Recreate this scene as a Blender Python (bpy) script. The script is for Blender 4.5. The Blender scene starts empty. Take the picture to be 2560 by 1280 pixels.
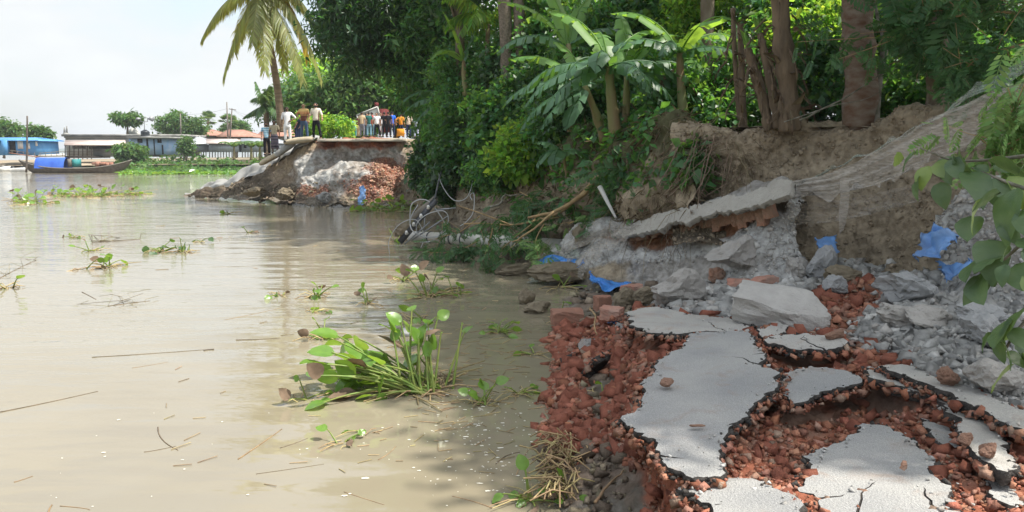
import bpy, bmesh, math
import numpy as np
from mathutils import Vector, Matrix
from mathutils.geometry import delaunay_2d_cdt
# ---------------------------------------------------------------- camera
SC = bpy.context.scene
COL = SC.collection
FPX, CAMH, HOR = 1860.0, 2.5, 380.0
PITCH = math.atan((640 - HOR) / FPX)
cam = bpy.data.objects.new('camera', bpy.data.cameras.new('camera'))
COL.objects.link(cam)
cam.location = (0, 0, CAMH)
cam.rotation_euler = (math.pi / 2 - PITCH, 0, 0)
cam.data.sensor_width = 36.0
cam.data.lens = 36.0 * FPX / 2560.0
cam.data.clip_start = 0.05
cam.data.clip_end = 12000
SC.camera = cam
# ---------------------------------------------------------------- sky, sun, exposure
SUN_AZ, SUN_EL = math.radians(102), math.radians(62)      # azimuth clockwise from +Y
W = bpy.data.worlds.new('World')
SC.world = W
W.use_nodes = True
nt = W.node_tree
nt.nodes.clear()
N = nt.nodes.new
sky = N('ShaderNodeTexSky'); sky.sky_type = 'NISHITA'; sky.sun_disc = False
sky.sun_elevation = SUN_EL; sky.sun_rotation = SUN_AZ
sky.air_density = 1.2; sky.dust_density = 3.0; sky.ozone_density = 1.5
tc = N('ShaderNodeTexCoord')
mp = N('ShaderNodeMapping'); mp.inputs['Scale'].default_value = (1.0, 1.0, 2.6)
nz = N('ShaderNodeTexNoise'); nz.inputs['Scale'].default_value = 3.0
nz.inputs['Detail'].default_value = 7; nz.inputs['Roughness'].default_value = 0.52
rp = N('ShaderNodeValToRGB')
rp.color_ramp.elements[0].position = 0.38; rp.color_ramp.elements[0].color = (0.40, 0.40, 0.40, 1)
rp.color_ramp.elements[1].position = 0.58; rp.color_ramp.elements[1].color = (0.97, 0.97, 0.97, 1)
cl = N('ShaderNodeMix'); cl.data_type = 'RGBA'
VEIL = (3.86, 3.98, 4.03)        # thin bright cloud veil, same scale as the sky
bg = N('ShaderNodeBackground'); bg.inputs['Strength'].default_value = 0.14
wo = N('ShaderNodeOutputWorld')
L = nt.links.new
L(tc.outputs['Generated'], mp.inputs['Vector']); L(mp.outputs['Vector'], nz.inputs['Vector'])
L(nz.outputs['Fac'], rp.inputs['Fac']); L(rp.outputs['Color'], cl.inputs['Factor'])
# thin cloud scatters more light around the sun
dt = N('ShaderNodeVectorMath'); dt.operation = 'DOT_PRODUCT'
dt.inputs[1].default_value = (math.sin(SUN_AZ) * math.cos(SUN_EL), math.cos(SUN_AZ) * math.cos(SUN_EL), math.sin(SUN_EL))
mr_ = N('ShaderNodeMapRange'); mr_.inputs['From Min'].default_value = 0.0; mr_.inputs['From Max'].default_value = 1.0
pw_ = N('ShaderNodeMath'); pw_.operation = 'POWER'; pw_.inputs[1].default_value = 2.5
ma_ = N('ShaderNodeMath'); ma_.operation = 'MULTIPLY_ADD'; ma_.inputs[1].default_value = 1.2; ma_.inputs[2].default_value = 0.70
sc_ = N('ShaderNodeVectorMath'); sc_.operation = 'SCALE'; sc_.inputs[0].default_value = VEIL
L(tc.outputs['Generated'], dt.inputs[0]); L(dt.outputs['Value'], mr_.inputs['Value']); L(mr_.outputs['Result'], pw_.inputs[0])
cm_ = N('ShaderNodeMapRange'); cm_.inputs['From Min'].default_value = 0.36; cm_.inputs['From Max'].default_value = 0.62
cm_.inputs['To Min'].default_value = 0.86; cm_.inputs['To Max'].default_value = 1.1      # thinner and thicker cloud
cx_ = N('ShaderNodeMath'); cx_.operation = 'MULTIPLY'
L(nz.outputs['Fac'], cm_.inputs['Value']); L(cm_.outputs['Result'], cx_.inputs[0]); L(ma_.outputs[0], cx_.inputs[1])
L(pw_.outputs[0], ma_.inputs[0]); L(cx_.outputs[0], sc_.inputs['Scale']); L(sc_.outputs['Vector'], cl.inputs['B'])
L(sky.outputs['Color'], cl.inputs['A']); L(cl.outputs['Result'], bg.inputs['Color'])
L(bg.outputs['Background'], wo.inputs['Surface'])
sl = bpy.data.lights.new('sun', 'SUN'); sl.energy = 3.35; sl.angle = math.radians(0.9); sl.color = (1.0, 0.94, 0.84)
so = bpy.data.objects.new('sun', sl); COL.objects.link(so)
sd = Vector((math.sin(SUN_AZ) * math.cos(SUN_EL), math.cos(SUN_AZ) * math.cos(SUN_EL), math.sin(SUN_EL)))
so.rotation_euler = sd.to_track_quat('Z', 'Y').to_euler()
so.location = sd * 60
vs = SC.view_settings
vs.view_transform = 'Standard'; vs.look = 'None'; vs.exposure = 1.22; vs.gamma = 1.0; vs.use_curve_mapping = False
SC.cycles.max_bounces = 8; SC.cycles.diffuse_bounces = 4; SC.cycles.glossy_bounces = 3
SC.cycles.transmission_bounces = 4; SC.cycles.transparent_max_bounces = 12
SC.cycles.caustics_reflective = False; SC.cycles.caustics_refractive = False
SC.cycles.use_denoising = True

# ---------------------------------------------------------------- helpers
RNG = np.random.default_rng(11)
def rs(s): return np.random.default_rng(s)
_cp, _sp = math.cos(PITCH), math.sin(PITCH)
def ray(px, py):
    u, v = (px - 1280) / FPX, (640 - py) / FPX
    return np.array([u, _cp + v * _sp, -_sp + v * _cp])
def PY(px, py, Y):            # point on that line of sight, Y metres ahead
    d = ray(px, py); t = Y / d[1]
    return np.array([0, 0, CAMH]) + d * t
def PZ(px, py, z):            # where that line of sight meets height z
    d = ray(px, py); t = (z - CAMH) / d[2]
    return np.array([0, 0, CAMH]) + d * t
def plane3(a, b, c):
    n = np.cross(b - a, c - a); return a, n / np.linalg.norm(n)
def PP(px, py, pl):
    d = ray(px, py); o = np.array([0, 0, CAMH]); t = np.dot(pl[0] - o, pl[1]) / np.dot(d, pl[1])
    return o + d * t

_T = rs(3).random(4096) * 2 - 1
def vnoise(P):
    i = np.floor(P).astype(np.int64); f = P - i; f = f * f * (3 - 2 * f)
    def h(a, b, c): return _T[((a * 73856093) ^ (b * 19349663) ^ (c * 83492791)) & 4095]
    x, y, z = i[:, 0], i[:, 1], i[:, 2]
    fx, fy, fz = f[:, 0], f[:, 1], f[:, 2]
    r = 0
    for a in (0, 1):
        for b in (0, 1):
            for c in (0, 1):
                r = r + h(x + a, y + b, z + c) * (fx if a else 1 - fx) * (fy if b else 1 - fy) * (fz if c else 1 - fz)
    return r
def fbm(P, s, o=4, g=0.5):
    P = np.asarray(P, float) * s; r = 0; a = 1.0
    for k in range(o):
        r = r + a * vnoise(P + 17.3 * k); P = P * 2.03; a *= g
    return r

def mesh_np(name, V, faces, cols=None, midx=None, smooth=False):
    """V (n,3); faces: one array (m,k) or a list of arrays."""
    if not isinstance(faces, (list, tuple)): faces = [faces]
    faces = [np.asarray(f, np.int32) for f in faces if len(f)]
    me = bpy.data.meshes.new(name)
    V = np.asarray(V, np.float32)
    me.vertices.add(len(V)); me.vertices.foreach_set('co', V.ravel())
    flat = np.concatenate([f.ravel() for f in faces])
    tot = np.concatenate([np.full(len(f), f.shape[1], np.int32) for f in faces])
    st = np.concatenate([[0], np.cumsum(tot)[:-1]]).astype(np.int32)
    me.loops.add(len(flat)); me.loops.foreach_set('vertex_index', flat.astype(np.int32))
    me.polygons.add(len(tot)); me.polygons.foreach_set('loop_start', st); me.polygons.foreach_set('loop_total', tot)
    if midx is not None: me.polygons.foreach_set('material_index', np.asarray(midx, np.int32))
    if smooth: me.polygons.foreach_set('use_smooth', np.ones(len(tot), bool))
    if cols is not None:
        at = me.color_attributes.new('Col', 'FLOAT_COLOR', 'POINT')
        c = np.ones((len(V), 4), np.float32); c[:, :3] = cols
        at.data.foreach_set('color', c.ravel())
    me.update(calc_edges=True); me.validate()
    return me
def add(name, me, mats=None, parent=None, world=True):
    o = bpy.data.objects.new(name, me); COL.objects.link(o)
    if mats is not None and not len(me.materials):
        for m in (mats if isinstance(mats, (list, tuple)) else [mats]): me.materials.append(m)
    if parent is not None:
        o.parent = parent
        if world:
            p = parent; t = Matrix()
            while p is not None:
                t = t @ Matrix.Identity(4); p = p.parent
            o.matrix_parent_inverse = wmat(parent).inverted()
    return o
def wmat(o):
    m = Matrix.LocRotScale(o.location, o.rotation_euler, o.scale)
    if o.parent is not None: return wmat(o.parent) @ o.matrix_parent_inverse @ m
    return m
def tag(o, label=None, cat=None, group=None, kind=None):
    if label: o['label'] = label
    if cat: o['category'] = cat
    if group: o['group'] = group
    if kind: o['kind'] = kind
    return o
def empty(name, loc, rz=0.0, label=None, cat=None, group=None):
    o = bpy.data.objects.new(name, None); COL.objects.link(o)
    o.location = Vector([float(v) for v in loc]); o.rotation_euler = (0, 0, rz); o.empty_display_size = 0.1
    return tag(o, label, cat, group)
def copy_tree(o, parent=None):
    c = o.copy(); COL.objects.link(c)
    c.parent = parent
    for ch in list(o.children): copy_tree(ch, c)
    return c

class MB:
    """collects shapes into one mesh"""
    def __init__(s): s.v = []; s.f = {3: [], 4: []}; s.n = 0
    def add(s, V, F):
        V = np.asarray(V, float).reshape(-1, 3)
        for f in (F if isinstance(F, list) and len(F) and isinstance(F[0], np.ndarray) else [np.asarray(F)]):
            f = np.asarray(f, np.int64); s.f[f.shape[1]].append(f + s.n)
        s.v.append(V); s.n += len(V); return s
    def box(s, c, d, R=None):
        c = np.asarray(c, float); d = np.asarray(d, float) / 2
        V = np.array([[x, y, z] for x in (-1, 1) for y in (-1, 1) for z in (-1, 1)], float) * d
        if R is not None: V = V @ np.asarray(R).T
        return s.add(V + c, np.array([[0, 1, 3, 2], [4, 6, 7, 5], [0, 4, 5, 1], [2, 3, 7, 6], [0, 2, 6, 4], [1, 5, 7, 3]]))
    def hexa(s, p8):           # bottom 4 (ccw) + top 4
        return s.add(np.array(p8, float), np.array([[3, 2, 1, 0], [4, 5, 6, 7], [0, 1, 5, 4], [1, 2, 6, 5], [2, 3, 7, 6], [3, 0, 4, 7]]))
    def tube(s, pts, r, seg=7, cap=True):
        V, F = tube(pts, r, seg); s.add(V, F)
        if cap:
            n = len(pts)
            for e in (0, n - 1):
                ring = [e * seg + k for k in range(seg)]
                c = len(V) and s.n
                s.v.append(np.asarray(pts[e], float).reshape(1, 3)); s.n += 1
                b = s.n - 1 - len(V) if e == 0 else s.n - 2 - len(V)
                t = np.array([[b + ring[k], b + ring[(k + 1) % seg], s.n - 1] for k in range(seg)])
                s.f[3].append(t if e else t[:, [1, 0, 2]])
        return s
    def build(s, name, mats, parent=None, world=True, smooth=False, cols=None):
        V = np.concatenate(s.v); fs = [np.concatenate(s.f[k]) for k in (3, 4) if s.f[k]]
        return add(name, mesh_np(name, V, fs, cols=cols, smooth=smooth), mats, parent, world)

def tube(pts, r, seg=7):
    pts = np.asarray(pts, float); n = len(pts)
    r = np.broadcast_to(np.asarray(r, float), (n,))
    t = np.gradient(pts, axis=0); t /= np.linalg.norm(t, axis=1)[:, None] + 1e-9
    up = np.array([0, 0, 1.0]) if abs(t[:, 2]).mean() < 0.8 else np.array([1.0, 0, 0])
    a = np.cross(t, up); a /= np.linalg.norm(a, axis=1)[:, None] + 1e-9
    b = np.cross(t, a)
    th = np.arange(seg) * 2 * np.pi / seg
    V = pts[:, None] + r[:, None, None] * (np.cos(th)[None, :, None] * a[:, None] + np.sin(th)[None, :, None] * b[:, None])
    i = np.arange(n - 1)[:, None] * seg; k = np.arange(seg)[None]; k2 = (k + 1) % seg
    F = np.stack([i + k, i + k2, i + seg + k2, i + seg + k], -1).reshape(-1, 4)
    return V.reshape(-1, 3), F
def bez(a, b, c, n=8, d=None):
    t = np.linspace(0, 1, n)[:, None]; a, b, c = map(np.asarray, (a, b, c))
    if d is None: return (1 - t) ** 2 * a + 2 * t * (1 - t) * b + t * t * c
    return (1 - t) ** 3 * a + 3 * t * (1 - t) ** 2 * b + 3 * t * t * (1 - t) * c + t ** 3 * np.asarray(d)
def cat_rom(C, n):
    C = np.asarray(C, float); R = len(C)
    t = np.linspace(0, R - 1, n); i = np.minimum(t.astype(int), R - 2); f = (t - i).reshape((-1,) + (1,) * (C.ndim - 1))
    g = lambda k: C[np.clip(k, 0, R - 1)]
    p0, p1, p2, p3 = g(i - 1), g(i), g(i + 1), g(i + 2)
    return 0.5 * (2 * p1 + (p2 - p0) * f + (2 * p0 - 5 * p1 + 4 * p2 - p3) * f ** 2 + (3 * p1 - p0 - 3 * p2 + p3) * f ** 3)
def lin_rom(C, n):
    C = np.asarray(C, float); R = len(C)
    t = np.linspace(0, R - 1, n); i = np.minimum(t.astype(int), R - 2); f = (t - i).reshape((-1,) + (1,) * (C.ndim - 1))
    return C[i] * (1 - f) + C[i + 1] * f
def rot(yaw, pitch, roll):     # arrays -> (n,3,3): Z(yaw) Y(pitch) X(roll)
    cy, sy, cp, sp, cr, sr = np.cos(yaw), np.sin(yaw), np.cos(pitch), np.sin(pitch), np.cos(roll), np.sin(roll)
    return np.stack([np.stack([cy * cp, cy * sp * sr - sy * cr, cy * sp * cr + sy * sr], -1),
                     np.stack([sy * cp, sy * sp * sr + cy * cr, sy * sp * cr - cy * sr], -1),
                     np.stack([-sp, cp * sr, cp * cr], -1)], -2)
def scatter(proto, R, S, T):
    V, F = proto; V = np.asarray(V, float); n = len(T)
    S = np.broadcast_to(np.asarray(S, float), (n,))
    A = np.einsum('nij,vj->nvi', R, V) * S[:, None, None] + np.asarray(T)[:, None]
    out = A.reshape(-1, 3)
    k = (np.arange(n) * len(V))[:, None, None]
    Fs = [(np.asarray(f)[None] + k).reshape(-1, np.asarray(f).shape[1]) for f in (F if isinstance(F, list) else [F])]
    return out, Fs
# palettes of the ground: base colours (albedo)
PAL = {'r': (.30, .112, .068), 'g': (.47, .47, .455), 'b': (.33, .275, .2), 'd': (.12, .10, .075), 'w': (.46, .41, .32),
       't': (.17, .155, .13), 'm': (.085, .085, .045), 'p': (.36, .345, .32), 'k': (.26, .13, .075), 'y': (.34, .28, .19)}
CODES = list(PAL); PALA = np.array([PAL[k] for k in CODES])
def patch(name, rows, nu, nv, mode='y', amp=0.08, fs=1.2, oct=5, sharp=6, cn=0.55, cs=1.6, parent=None, mats=None, smooth=True, ridged=0.0, seed=0.0, post=None, taper=0, mud=0.0):
    fn = PY if mode == 'y' else PZ
    C = np.array([[fn(*p[:3]) for p in r] for r in rows])
    K = np.array([[[1.0 if p[3] == c else 0.0 for c in CODES] for p in r] for r in rows])
    A = cat_rom(C, nu); A = np.swapaxes(cat_rom(np.swapaxes(A, 0, 1), nv), 0, 1)
    B = lin_rom(K, nu); B = np.swapaxes(lin_rom(np.swapaxes(B, 0, 1), nv), 0, 1)
    gu = np.gradient(A, axis=0); gv = np.gradient(A, axis=1)
    nrm = np.cross(gv, gu); nrm /= np.linalg.norm(nrm, axis=2)[..., None] + 1e-9
    P = A.reshape(-1, 3); Nn = nrm.reshape(-1, 3)
    P0 = P + seed
    d = fbm(P0, fs, oct, 0.52)
    if ridged: d = d - ridged * np.abs(fbm(P0 + 5, fs * 1.7, 4))
    if taper: d = d * np.repeat(np.clip((np.arange(nu) - taper * .4) / taper, 0.02, 1), nv)
    P = P + Nn * (amp * d)[:, None]
    if post is not None: P = post(P, nu, nv)
    w = B.reshape(-1, len(CODES))
    w = w + cn * np.stack([fbm(P0 + 31 * k, cs, 4, .6) for k in range(len(CODES))], 1) * (w > 0.02)
    w = np.exp(sharp * np.clip(w, 0, 1.5)) * (B.reshape(-1, len(CODES)) > 0.02); w /= w.sum(1)[:, None]
    col = w @ PALA
    col *= (1 + 0.16 * fbm(P0, 5, 3))[:, None]
    if mud:
        m_ = np.clip(fbm(P0 + 77, 2.1, 5, .62) * 1.1, 0, mud)[:, None]; col = col * (1 - m_) + np.array([.23, .175, .135]) * m_
    i = np.arange(nu - 1)[:, None] * nv; j = np.arange(nv - 1)[None]
    F = np.stack([i + j, i + j + 1, i + nv + j + 1, i + nv + j], -1).reshape(-1, 4)
    o = add(name, mesh_np(name, P, F, cols=col, smooth=smooth), mats or MT['earth'], parent)
    return o, P, w, Nn

# ---------------------------------------------------------------- materials
MT = {}
def mat(name, col, rough=0.8, col2=None, sc=6.0, det=4.0, contrast=0.5, bump=0.0, bsc=20.0, bdet=5.0, spec=0.3, trans=None, tf=0.4,
        island=0.0, metal=0.0, alpha=None, attr=False, stretch=None, coat=0.0, bdist=0.02, gen=False, speck=0.0, dust=0.0, hue=0.03, stain=None):
    m = bpy.data.materials.new(name); m.use_nodes = True; t = m.node_tree; t.nodes.clear(); n = t.nodes.new; l = t.links.new
    out = n('ShaderNodeOutputMaterial'); b = n('ShaderNodeBsdfPrincipled')
    b.inputs['Roughness'].default_value = rough; b.inputs['Specular IOR Level'].default_value = spec; b.inputs['Metallic'].default_value = metal
    if coat: b.inputs['Coat Weight'].default_value = coat; b.inputs['Coat Roughness'].default_value = 0.1
    tcn = n('ShaderNodeTexCoord'); vec = tcn.outputs['Object']
    if stretch:
        mpn = n('ShaderNodeMapping'); mpn.inputs['Scale'].default_value = stretch; l(vec, mpn.inputs['Vector']); vec = mpn.outputs['Vector']
    cur = None
    if attr:
        a = n('ShaderNodeAttribute'); a.attribute_name = 'Col'; cur = a.outputs['Color']
    else:
        rgb = n('ShaderNodeRGB'); rgb.outputs[0].default_value = (*col, 1); cur = rgb.outputs[0]
    if col2 is not None:
        x = n('ShaderNodeTexNoise'); x.inputs['Scale'].default_value = sc; x.inputs['Detail'].default_value = det; l(vec, x.inputs['Vector'])
        r = n('ShaderNodeMapRange'); r.inputs['From Min'].default_value = 0.5 - contrast * 0.3; r.inputs['From Max'].default_value = 0.5 + contrast * 0.3
        l(x.outputs['Fac'], r.inputs['Value'])
        mx = n('ShaderNodeMix'); mx.data_type = 'RGBA'; l(r.outputs['Result'], mx.inputs['Factor']); l(cur, mx.inputs['A'])
        if attr:
            mx.blend_type = 'MULTIPLY'
        mx.inputs['B'].default_value = (*col2, 1); cur = mx.outputs['Result']
    if stain:
        x = n('ShaderNodeTexNoise'); x.inputs['Scale'].default_value = 3.1; x.inputs['Detail'].default_value = 9; x.inputs['Roughness'].default_value = .68; x.inputs['Distortion'].default_value = .6
        l(vec, x.inputs['Vector']); r = n('ShaderNodeMapRange'); r.inputs['From Min'].default_value = .54; r.inputs['From Max'].default_value = .72; r.inputs['To Max'].default_value = .6; l(x.outputs['Fac'], r.inputs['Value'])
        mx = n('ShaderNodeMix'); mx.data_type = 'RGBA'; l(r.outputs['Result'], mx.inputs['Factor']); l(cur, mx.inputs['A']); mx.inputs['B'].default_value = (*stain, 1); cur = mx.outputs['Result']
    if speck:
        x = n('ShaderNodeTexVoronoi'); x.inputs['Scale'].default_value = 130; l(vec, x.inputs['Vector'])
        r = n('ShaderNodeMapRange'); r.inputs['From Min'].default_value = .05; r.inputs['From Max'].default_value = .45; r.inputs['To Min'].default_value = 1 + speck * .7; r.inputs['To Max'].default_value = 1 - speck * .35
        l(x.outputs['Distance'], r.inputs['Value'])
        vm = n('ShaderNodeVectorMath'); vm.operation = 'SCALE'; l(cur, vm.inputs[0]); l(r.outputs['Result'], vm.inputs['Scale']); cur = vm.outputs['Vector']
    if dust:
        gd_ = n('ShaderNodeNewGeometry'); fr_ = n('ShaderNodeMath'); fr_.operation = 'FRACT'; m_ = n('ShaderNodeMath'); m_.operation = 'MULTIPLY'; m_.inputs[1].default_value = 3.71
        l(gd_.outputs['Random Per Island'], m_.inputs[0]); l(m_.outputs[0], fr_.inputs[0]); pw = n('ShaderNodeMath'); pw.operation = 'POWER'; pw.inputs[1].default_value = 2.5; l(fr_.outputs[0], pw.inputs[0])
        sc_ = n('ShaderNodeMath'); sc_.operation = 'MULTIPLY'; sc_.inputs[1].default_value = dust * 1.4; l(pw.outputs[0], sc_.inputs[0])
        mx = n('ShaderNodeMix'); mx.data_type = 'RGBA'; l(sc_.outputs[0], mx.inputs['Factor']); l(cur, mx.inputs['A']); mx.inputs['B'].default_value = (.30, .235, .185, 1); cur = mx.outputs['Result']
    if island:
        g = n('ShaderNodeNewGeometry'); hs = n('ShaderNodeHueSaturation')
        for inp, lo, hi in (('Value', 1 - island, 1 + island), ('Hue', 0.5 - hue * island / 0.4, 0.5 + hue * island / 0.4)):
            r = n('ShaderNodeMapRange'); r.inputs['To Min'].default_value = lo; r.inputs['To Max'].default_value = hi
            if inp == 'Hue':
                w = n('ShaderNodeMath'); w.operation = 'FRACT'; ml = n('ShaderNodeMath'); ml.operation = 'MULTIPLY'; ml.inputs[1].default_value = 7.13
                l(g.outputs['Random Per Island'], ml.inputs[0]); l(ml.outputs[0], w.inputs[0]); l(w.outputs[0], r.inputs['Value'])
            else: l(g.outputs['Random Per Island'], r.inputs['Value'])
            l(r.outputs['Result'], hs.inputs[inp])
        l(cur, hs.inputs['Color']); cur = hs.outputs['Color']
    l(cur, b.inputs['Base Color'])
    if bump:
        x = n('ShaderNodeTexNoise'); x.inputs['Scale'].default_value = bsc; x.inputs['Detail'].default_value = bdet; x.inputs['Roughness'].default_value = 0.62
        l(vec, x.inputs['Vector'])
        bp = n('ShaderNodeBump'); bp.inputs['Strength'].default_value = bump; bp.inputs['Distance'].default_value = bdist
        l(x.outputs['Fac'], bp.inputs['Height']); l(bp.outputs['Normal'], b.inputs['Normal'])
    sh = b.outputs['BSDF']
    if trans is not None:
        tr = n('ShaderNodeBsdfTranslucent')
        if island:
            mm = n('ShaderNodeMix'); mm.data_type = 'RGBA'; mm.blend_type = 'MULTIPLY'; mm.inputs['Factor'].default_value = 0.0
            hs2 = n('ShaderNodeHueSaturation'); hs2.inputs['Color'].default_value = (*trans, 1)
            l(hs.inputs['Value'].links[0].from_socket, hs2.inputs['Value']); l(hs.inputs['Hue'].links[0].from_socket, hs2.inputs['Hue'])
            l(hs2.outputs['Color'], tr.inputs['Color'])
        else: tr.inputs['Color'].default_value = (*trans, 1)
        mxs = n('ShaderNodeMixShader'); mxs.inputs['Fac'].default_value = tf
        l(sh, mxs.inputs[1]); l(tr.outputs[0], mxs.inputs[2]); sh = mxs.outputs[0]
    if alpha is not None:
        tp = n('ShaderNodeBsdfTransparent'); mxs = n('ShaderNodeMixShader')
        x = n('ShaderNodeTexNoise'); x.inputs['Scale'].default_value = 9; x.inputs['Detail'].default_value = 5
        mpn = n('ShaderNodeMapping'); mpn.inputs['Scale'].default_value = (1.0, 1.0, 5.0); l(tcn.outputs['Object'], mpn.inputs['Vector']); l(mpn.outputs['Vector'], x.inputs['Vector'])
        r = n('ShaderNodeMapRange'); r.inputs['From Min'].default_value = 0.3; r.inputs['From Max'].default_value = 0.7
        r.inputs['To Min'].default_value = alpha[0]; r.inputs['To Max'].default_value = alpha[1]
        l(x.outputs['Fac'], r.inputs['Value']); l(r.outputs['Result'], mxs.inputs['Fac'])
        l(tp.outputs[0], mxs.inputs[1]); l(sh, mxs.inputs[2]); sh = mxs.outputs[0]
    l(sh, out.inputs['Surface'])
    MT[name] = m
    return m
mat('earth', (1, 1, 1), .95, (.62, .6, .58), sc=9, det=6, attr=True, bump=.9, bsc=26, bdet=7, spec=.12, bdist=.03)
mat('wet_earth', (1, 1, 1), .45, (.7, .68, .66), sc=9, det=6, attr=True, bump=.7, bsc=22, bdet=6, spec=.4, bdist=.03)
mat('asphalt', (.46, .45, .425), .92, (.29, .295, .30), sc=1.7, det=10, contrast=1.0, stain=(.33, .25, .2), bump=.9, bsc=70, bdet=5, spec=.12, bdist=.02, speck=.5)
mat('asphalt_dusty', (.49, .47, .43), .95, (.36, .35, .335), sc=2.5, det=8, contrast=.9, bump=.9, bsc=55, bdet=6, spec=.1, bdist=.02, speck=.35, stain=(.36, .26, .2))
mat('tar', (.022, .021, .02), .7, (.07, .062, .055), sc=30, bump=1, bsc=60, spec=.3)
mat('brick', (.37, .15, .092), .95, (.235, .10, .068), sc=11, contrast=.9, bump=.8, bsc=50, spec=.05, island=.4, dust=.6, hue=.008)
mat('clod_earth', (.33, .275, .2), .95, (.25, .2, .145), sc=9, contrast=.8, bump=.9, bsc=35, spec=.05, island=.15, hue=.005)
mat('brick_dusty', (.42, .20, .13), .95, (.34, .26, .21), sc=7, contrast=.9, bump=.7, bsc=50, spec=.1, island=.3)
mat('clod', (.48, .475, .455), .95, (.37, .365, .35), sc=7, contrast=.9, bump=.9, bsc=40, spec=.08, island=.25, dust=.3, hue=.005)
mat('clod_brown', (.27, .225, .165), .95, (.17, .14, .1), sc=9, contrast=.8, bump=.9, bsc=35, spec=.1, island=.3)
mat('stone', (.33, .33, .33), .9, (.23, .235, .235), sc=4, det=8, contrast=.9, bump=.9, bsc=28, spec=.12)
mat('masonry', (.33, .15, .095), .92, (.27, .21, .155), sc=5, det=8, contrast=1.0, bump=.9, bsc=24, spec=.08)
# leaves
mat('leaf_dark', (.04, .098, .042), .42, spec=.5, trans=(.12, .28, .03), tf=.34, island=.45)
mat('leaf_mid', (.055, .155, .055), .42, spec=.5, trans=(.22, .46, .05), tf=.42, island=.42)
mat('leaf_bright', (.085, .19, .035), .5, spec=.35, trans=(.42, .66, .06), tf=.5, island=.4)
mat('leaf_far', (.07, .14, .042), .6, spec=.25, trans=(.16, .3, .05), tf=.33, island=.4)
mat('feather', (.055, .125, .05), .55, spec=.3, trans=(.12, .26, .06), tf=.33, island=.3)
mat('feather_pale', (.15, .26, .085), .55, spec=.3, trans=(.25, .42, .1), tf=.33, island=.3)
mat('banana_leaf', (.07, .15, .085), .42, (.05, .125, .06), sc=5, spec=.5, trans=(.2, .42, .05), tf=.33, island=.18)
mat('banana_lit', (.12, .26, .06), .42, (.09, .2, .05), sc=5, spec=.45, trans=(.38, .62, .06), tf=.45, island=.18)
mat('palm_leaf', (.17, .21, .065), .42, spec=.5, trans=(.62, .58, .08), tf=.5, island=.3)
mat('palm_yellow', (.30, .24, .05), .5, spec=.4, trans=(.65, .45, .05), tf=.42, island=.3)
mat('palm_far', (.07, .14, .05), .5, spec=.35, trans=(.2, .3, .06), tf=.35, island=.35)
mat('oval_leaf', (.032, .082, .038), .42, (.075, .13, .055), sc=14, det=6, contrast=.9, bump=.3, bsc=30, spec=.45, trans=(.16, .3, .05), tf=.25, island=.3)
mat('oval_pale', (.17, .26, .075), .4, (.12, .2, .06), sc=8, spec=.5, trans=(.3, .45, .08), tf=.3, island=.3)
mat('hyacinth', (.11, .245, .035), .3, (.08, .19, .03), sc=9, spec=.5, trans=(.32, .55, .05), tf=.33, island=.25)
mat('hyacinth_stalk', (.12, .235, .045), .4, (.2, .24, .06), sc=9, spec=.4, trans=(.3, .4, .05), tf=.2, island=.3)
mat('straw', (.36, .28, .14), .8, (.22, .16, .085), sc=9, island=.35)
mat('straw_dark', (.10, .085, .05), .8, (.2, .16, .1), sc=9, island=.35)
mat('dry_leaf', (.19, .145, .095), .9, (.11, .085, .055), sc=9, island=.35, trans=(.25, .18, .08), tf=.15)
mat('root_hair', (.24, .19, .125), .9, (.13, .1, .065), sc=5, island=.35)
# bark
mat('bark', (.13, .10, .07), .95, (.2, .17, .13), sc=7, det=6, bump=1, bsc=14, stretch=(1, 1, .35), spec=.1, bdist=.04)
mat('bark_red', (.14, .08, .052), .95, (.23, .195, .16), sc=6, det=7, contrast=.7, bump=1, bsc=16, stretch=(1, 1, 2.0), spec=.1, bdist=.03)
mat('bark_pale', (.25, .23, .2), .95, (.1, .1, .07), sc=9, det=6, bump=.8, bsc=20, spec=.1)
mat('bark_palm', (.26, .2, .145), .95, (.16, .125, .09), sc=3, det=4, bump=1, bsc=6, stretch=(.5, .5, 4), spec=.1, bdist=.05)
mat('bark_grey', (.20, .17, .14), .95, (.11, .095, .075), sc=18, det=6, bump=1, bsc=24, spec=.1)
mat('banana_stem', (.15, .175, .07), .6, (.20, .12, .07), sc=4, det=5, contrast=.8, stretch=(1, 1, .3), bump=.4, bsc=12, spec=.3)
mat('banana_stem_old', (.075, .058, .042), .85, (.2, .15, .1), sc=6, det=6, contrast=.9, stretch=(1.5, 1.5, .35), bump=.8, bsc=12, spec=.2, bdist=.04)
mat('wood_light', (.34, .24, .12), .7, (.25, .17, .09), sc=7, stretch=(1, 1, 1), bump=.3, bsc=20)
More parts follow.
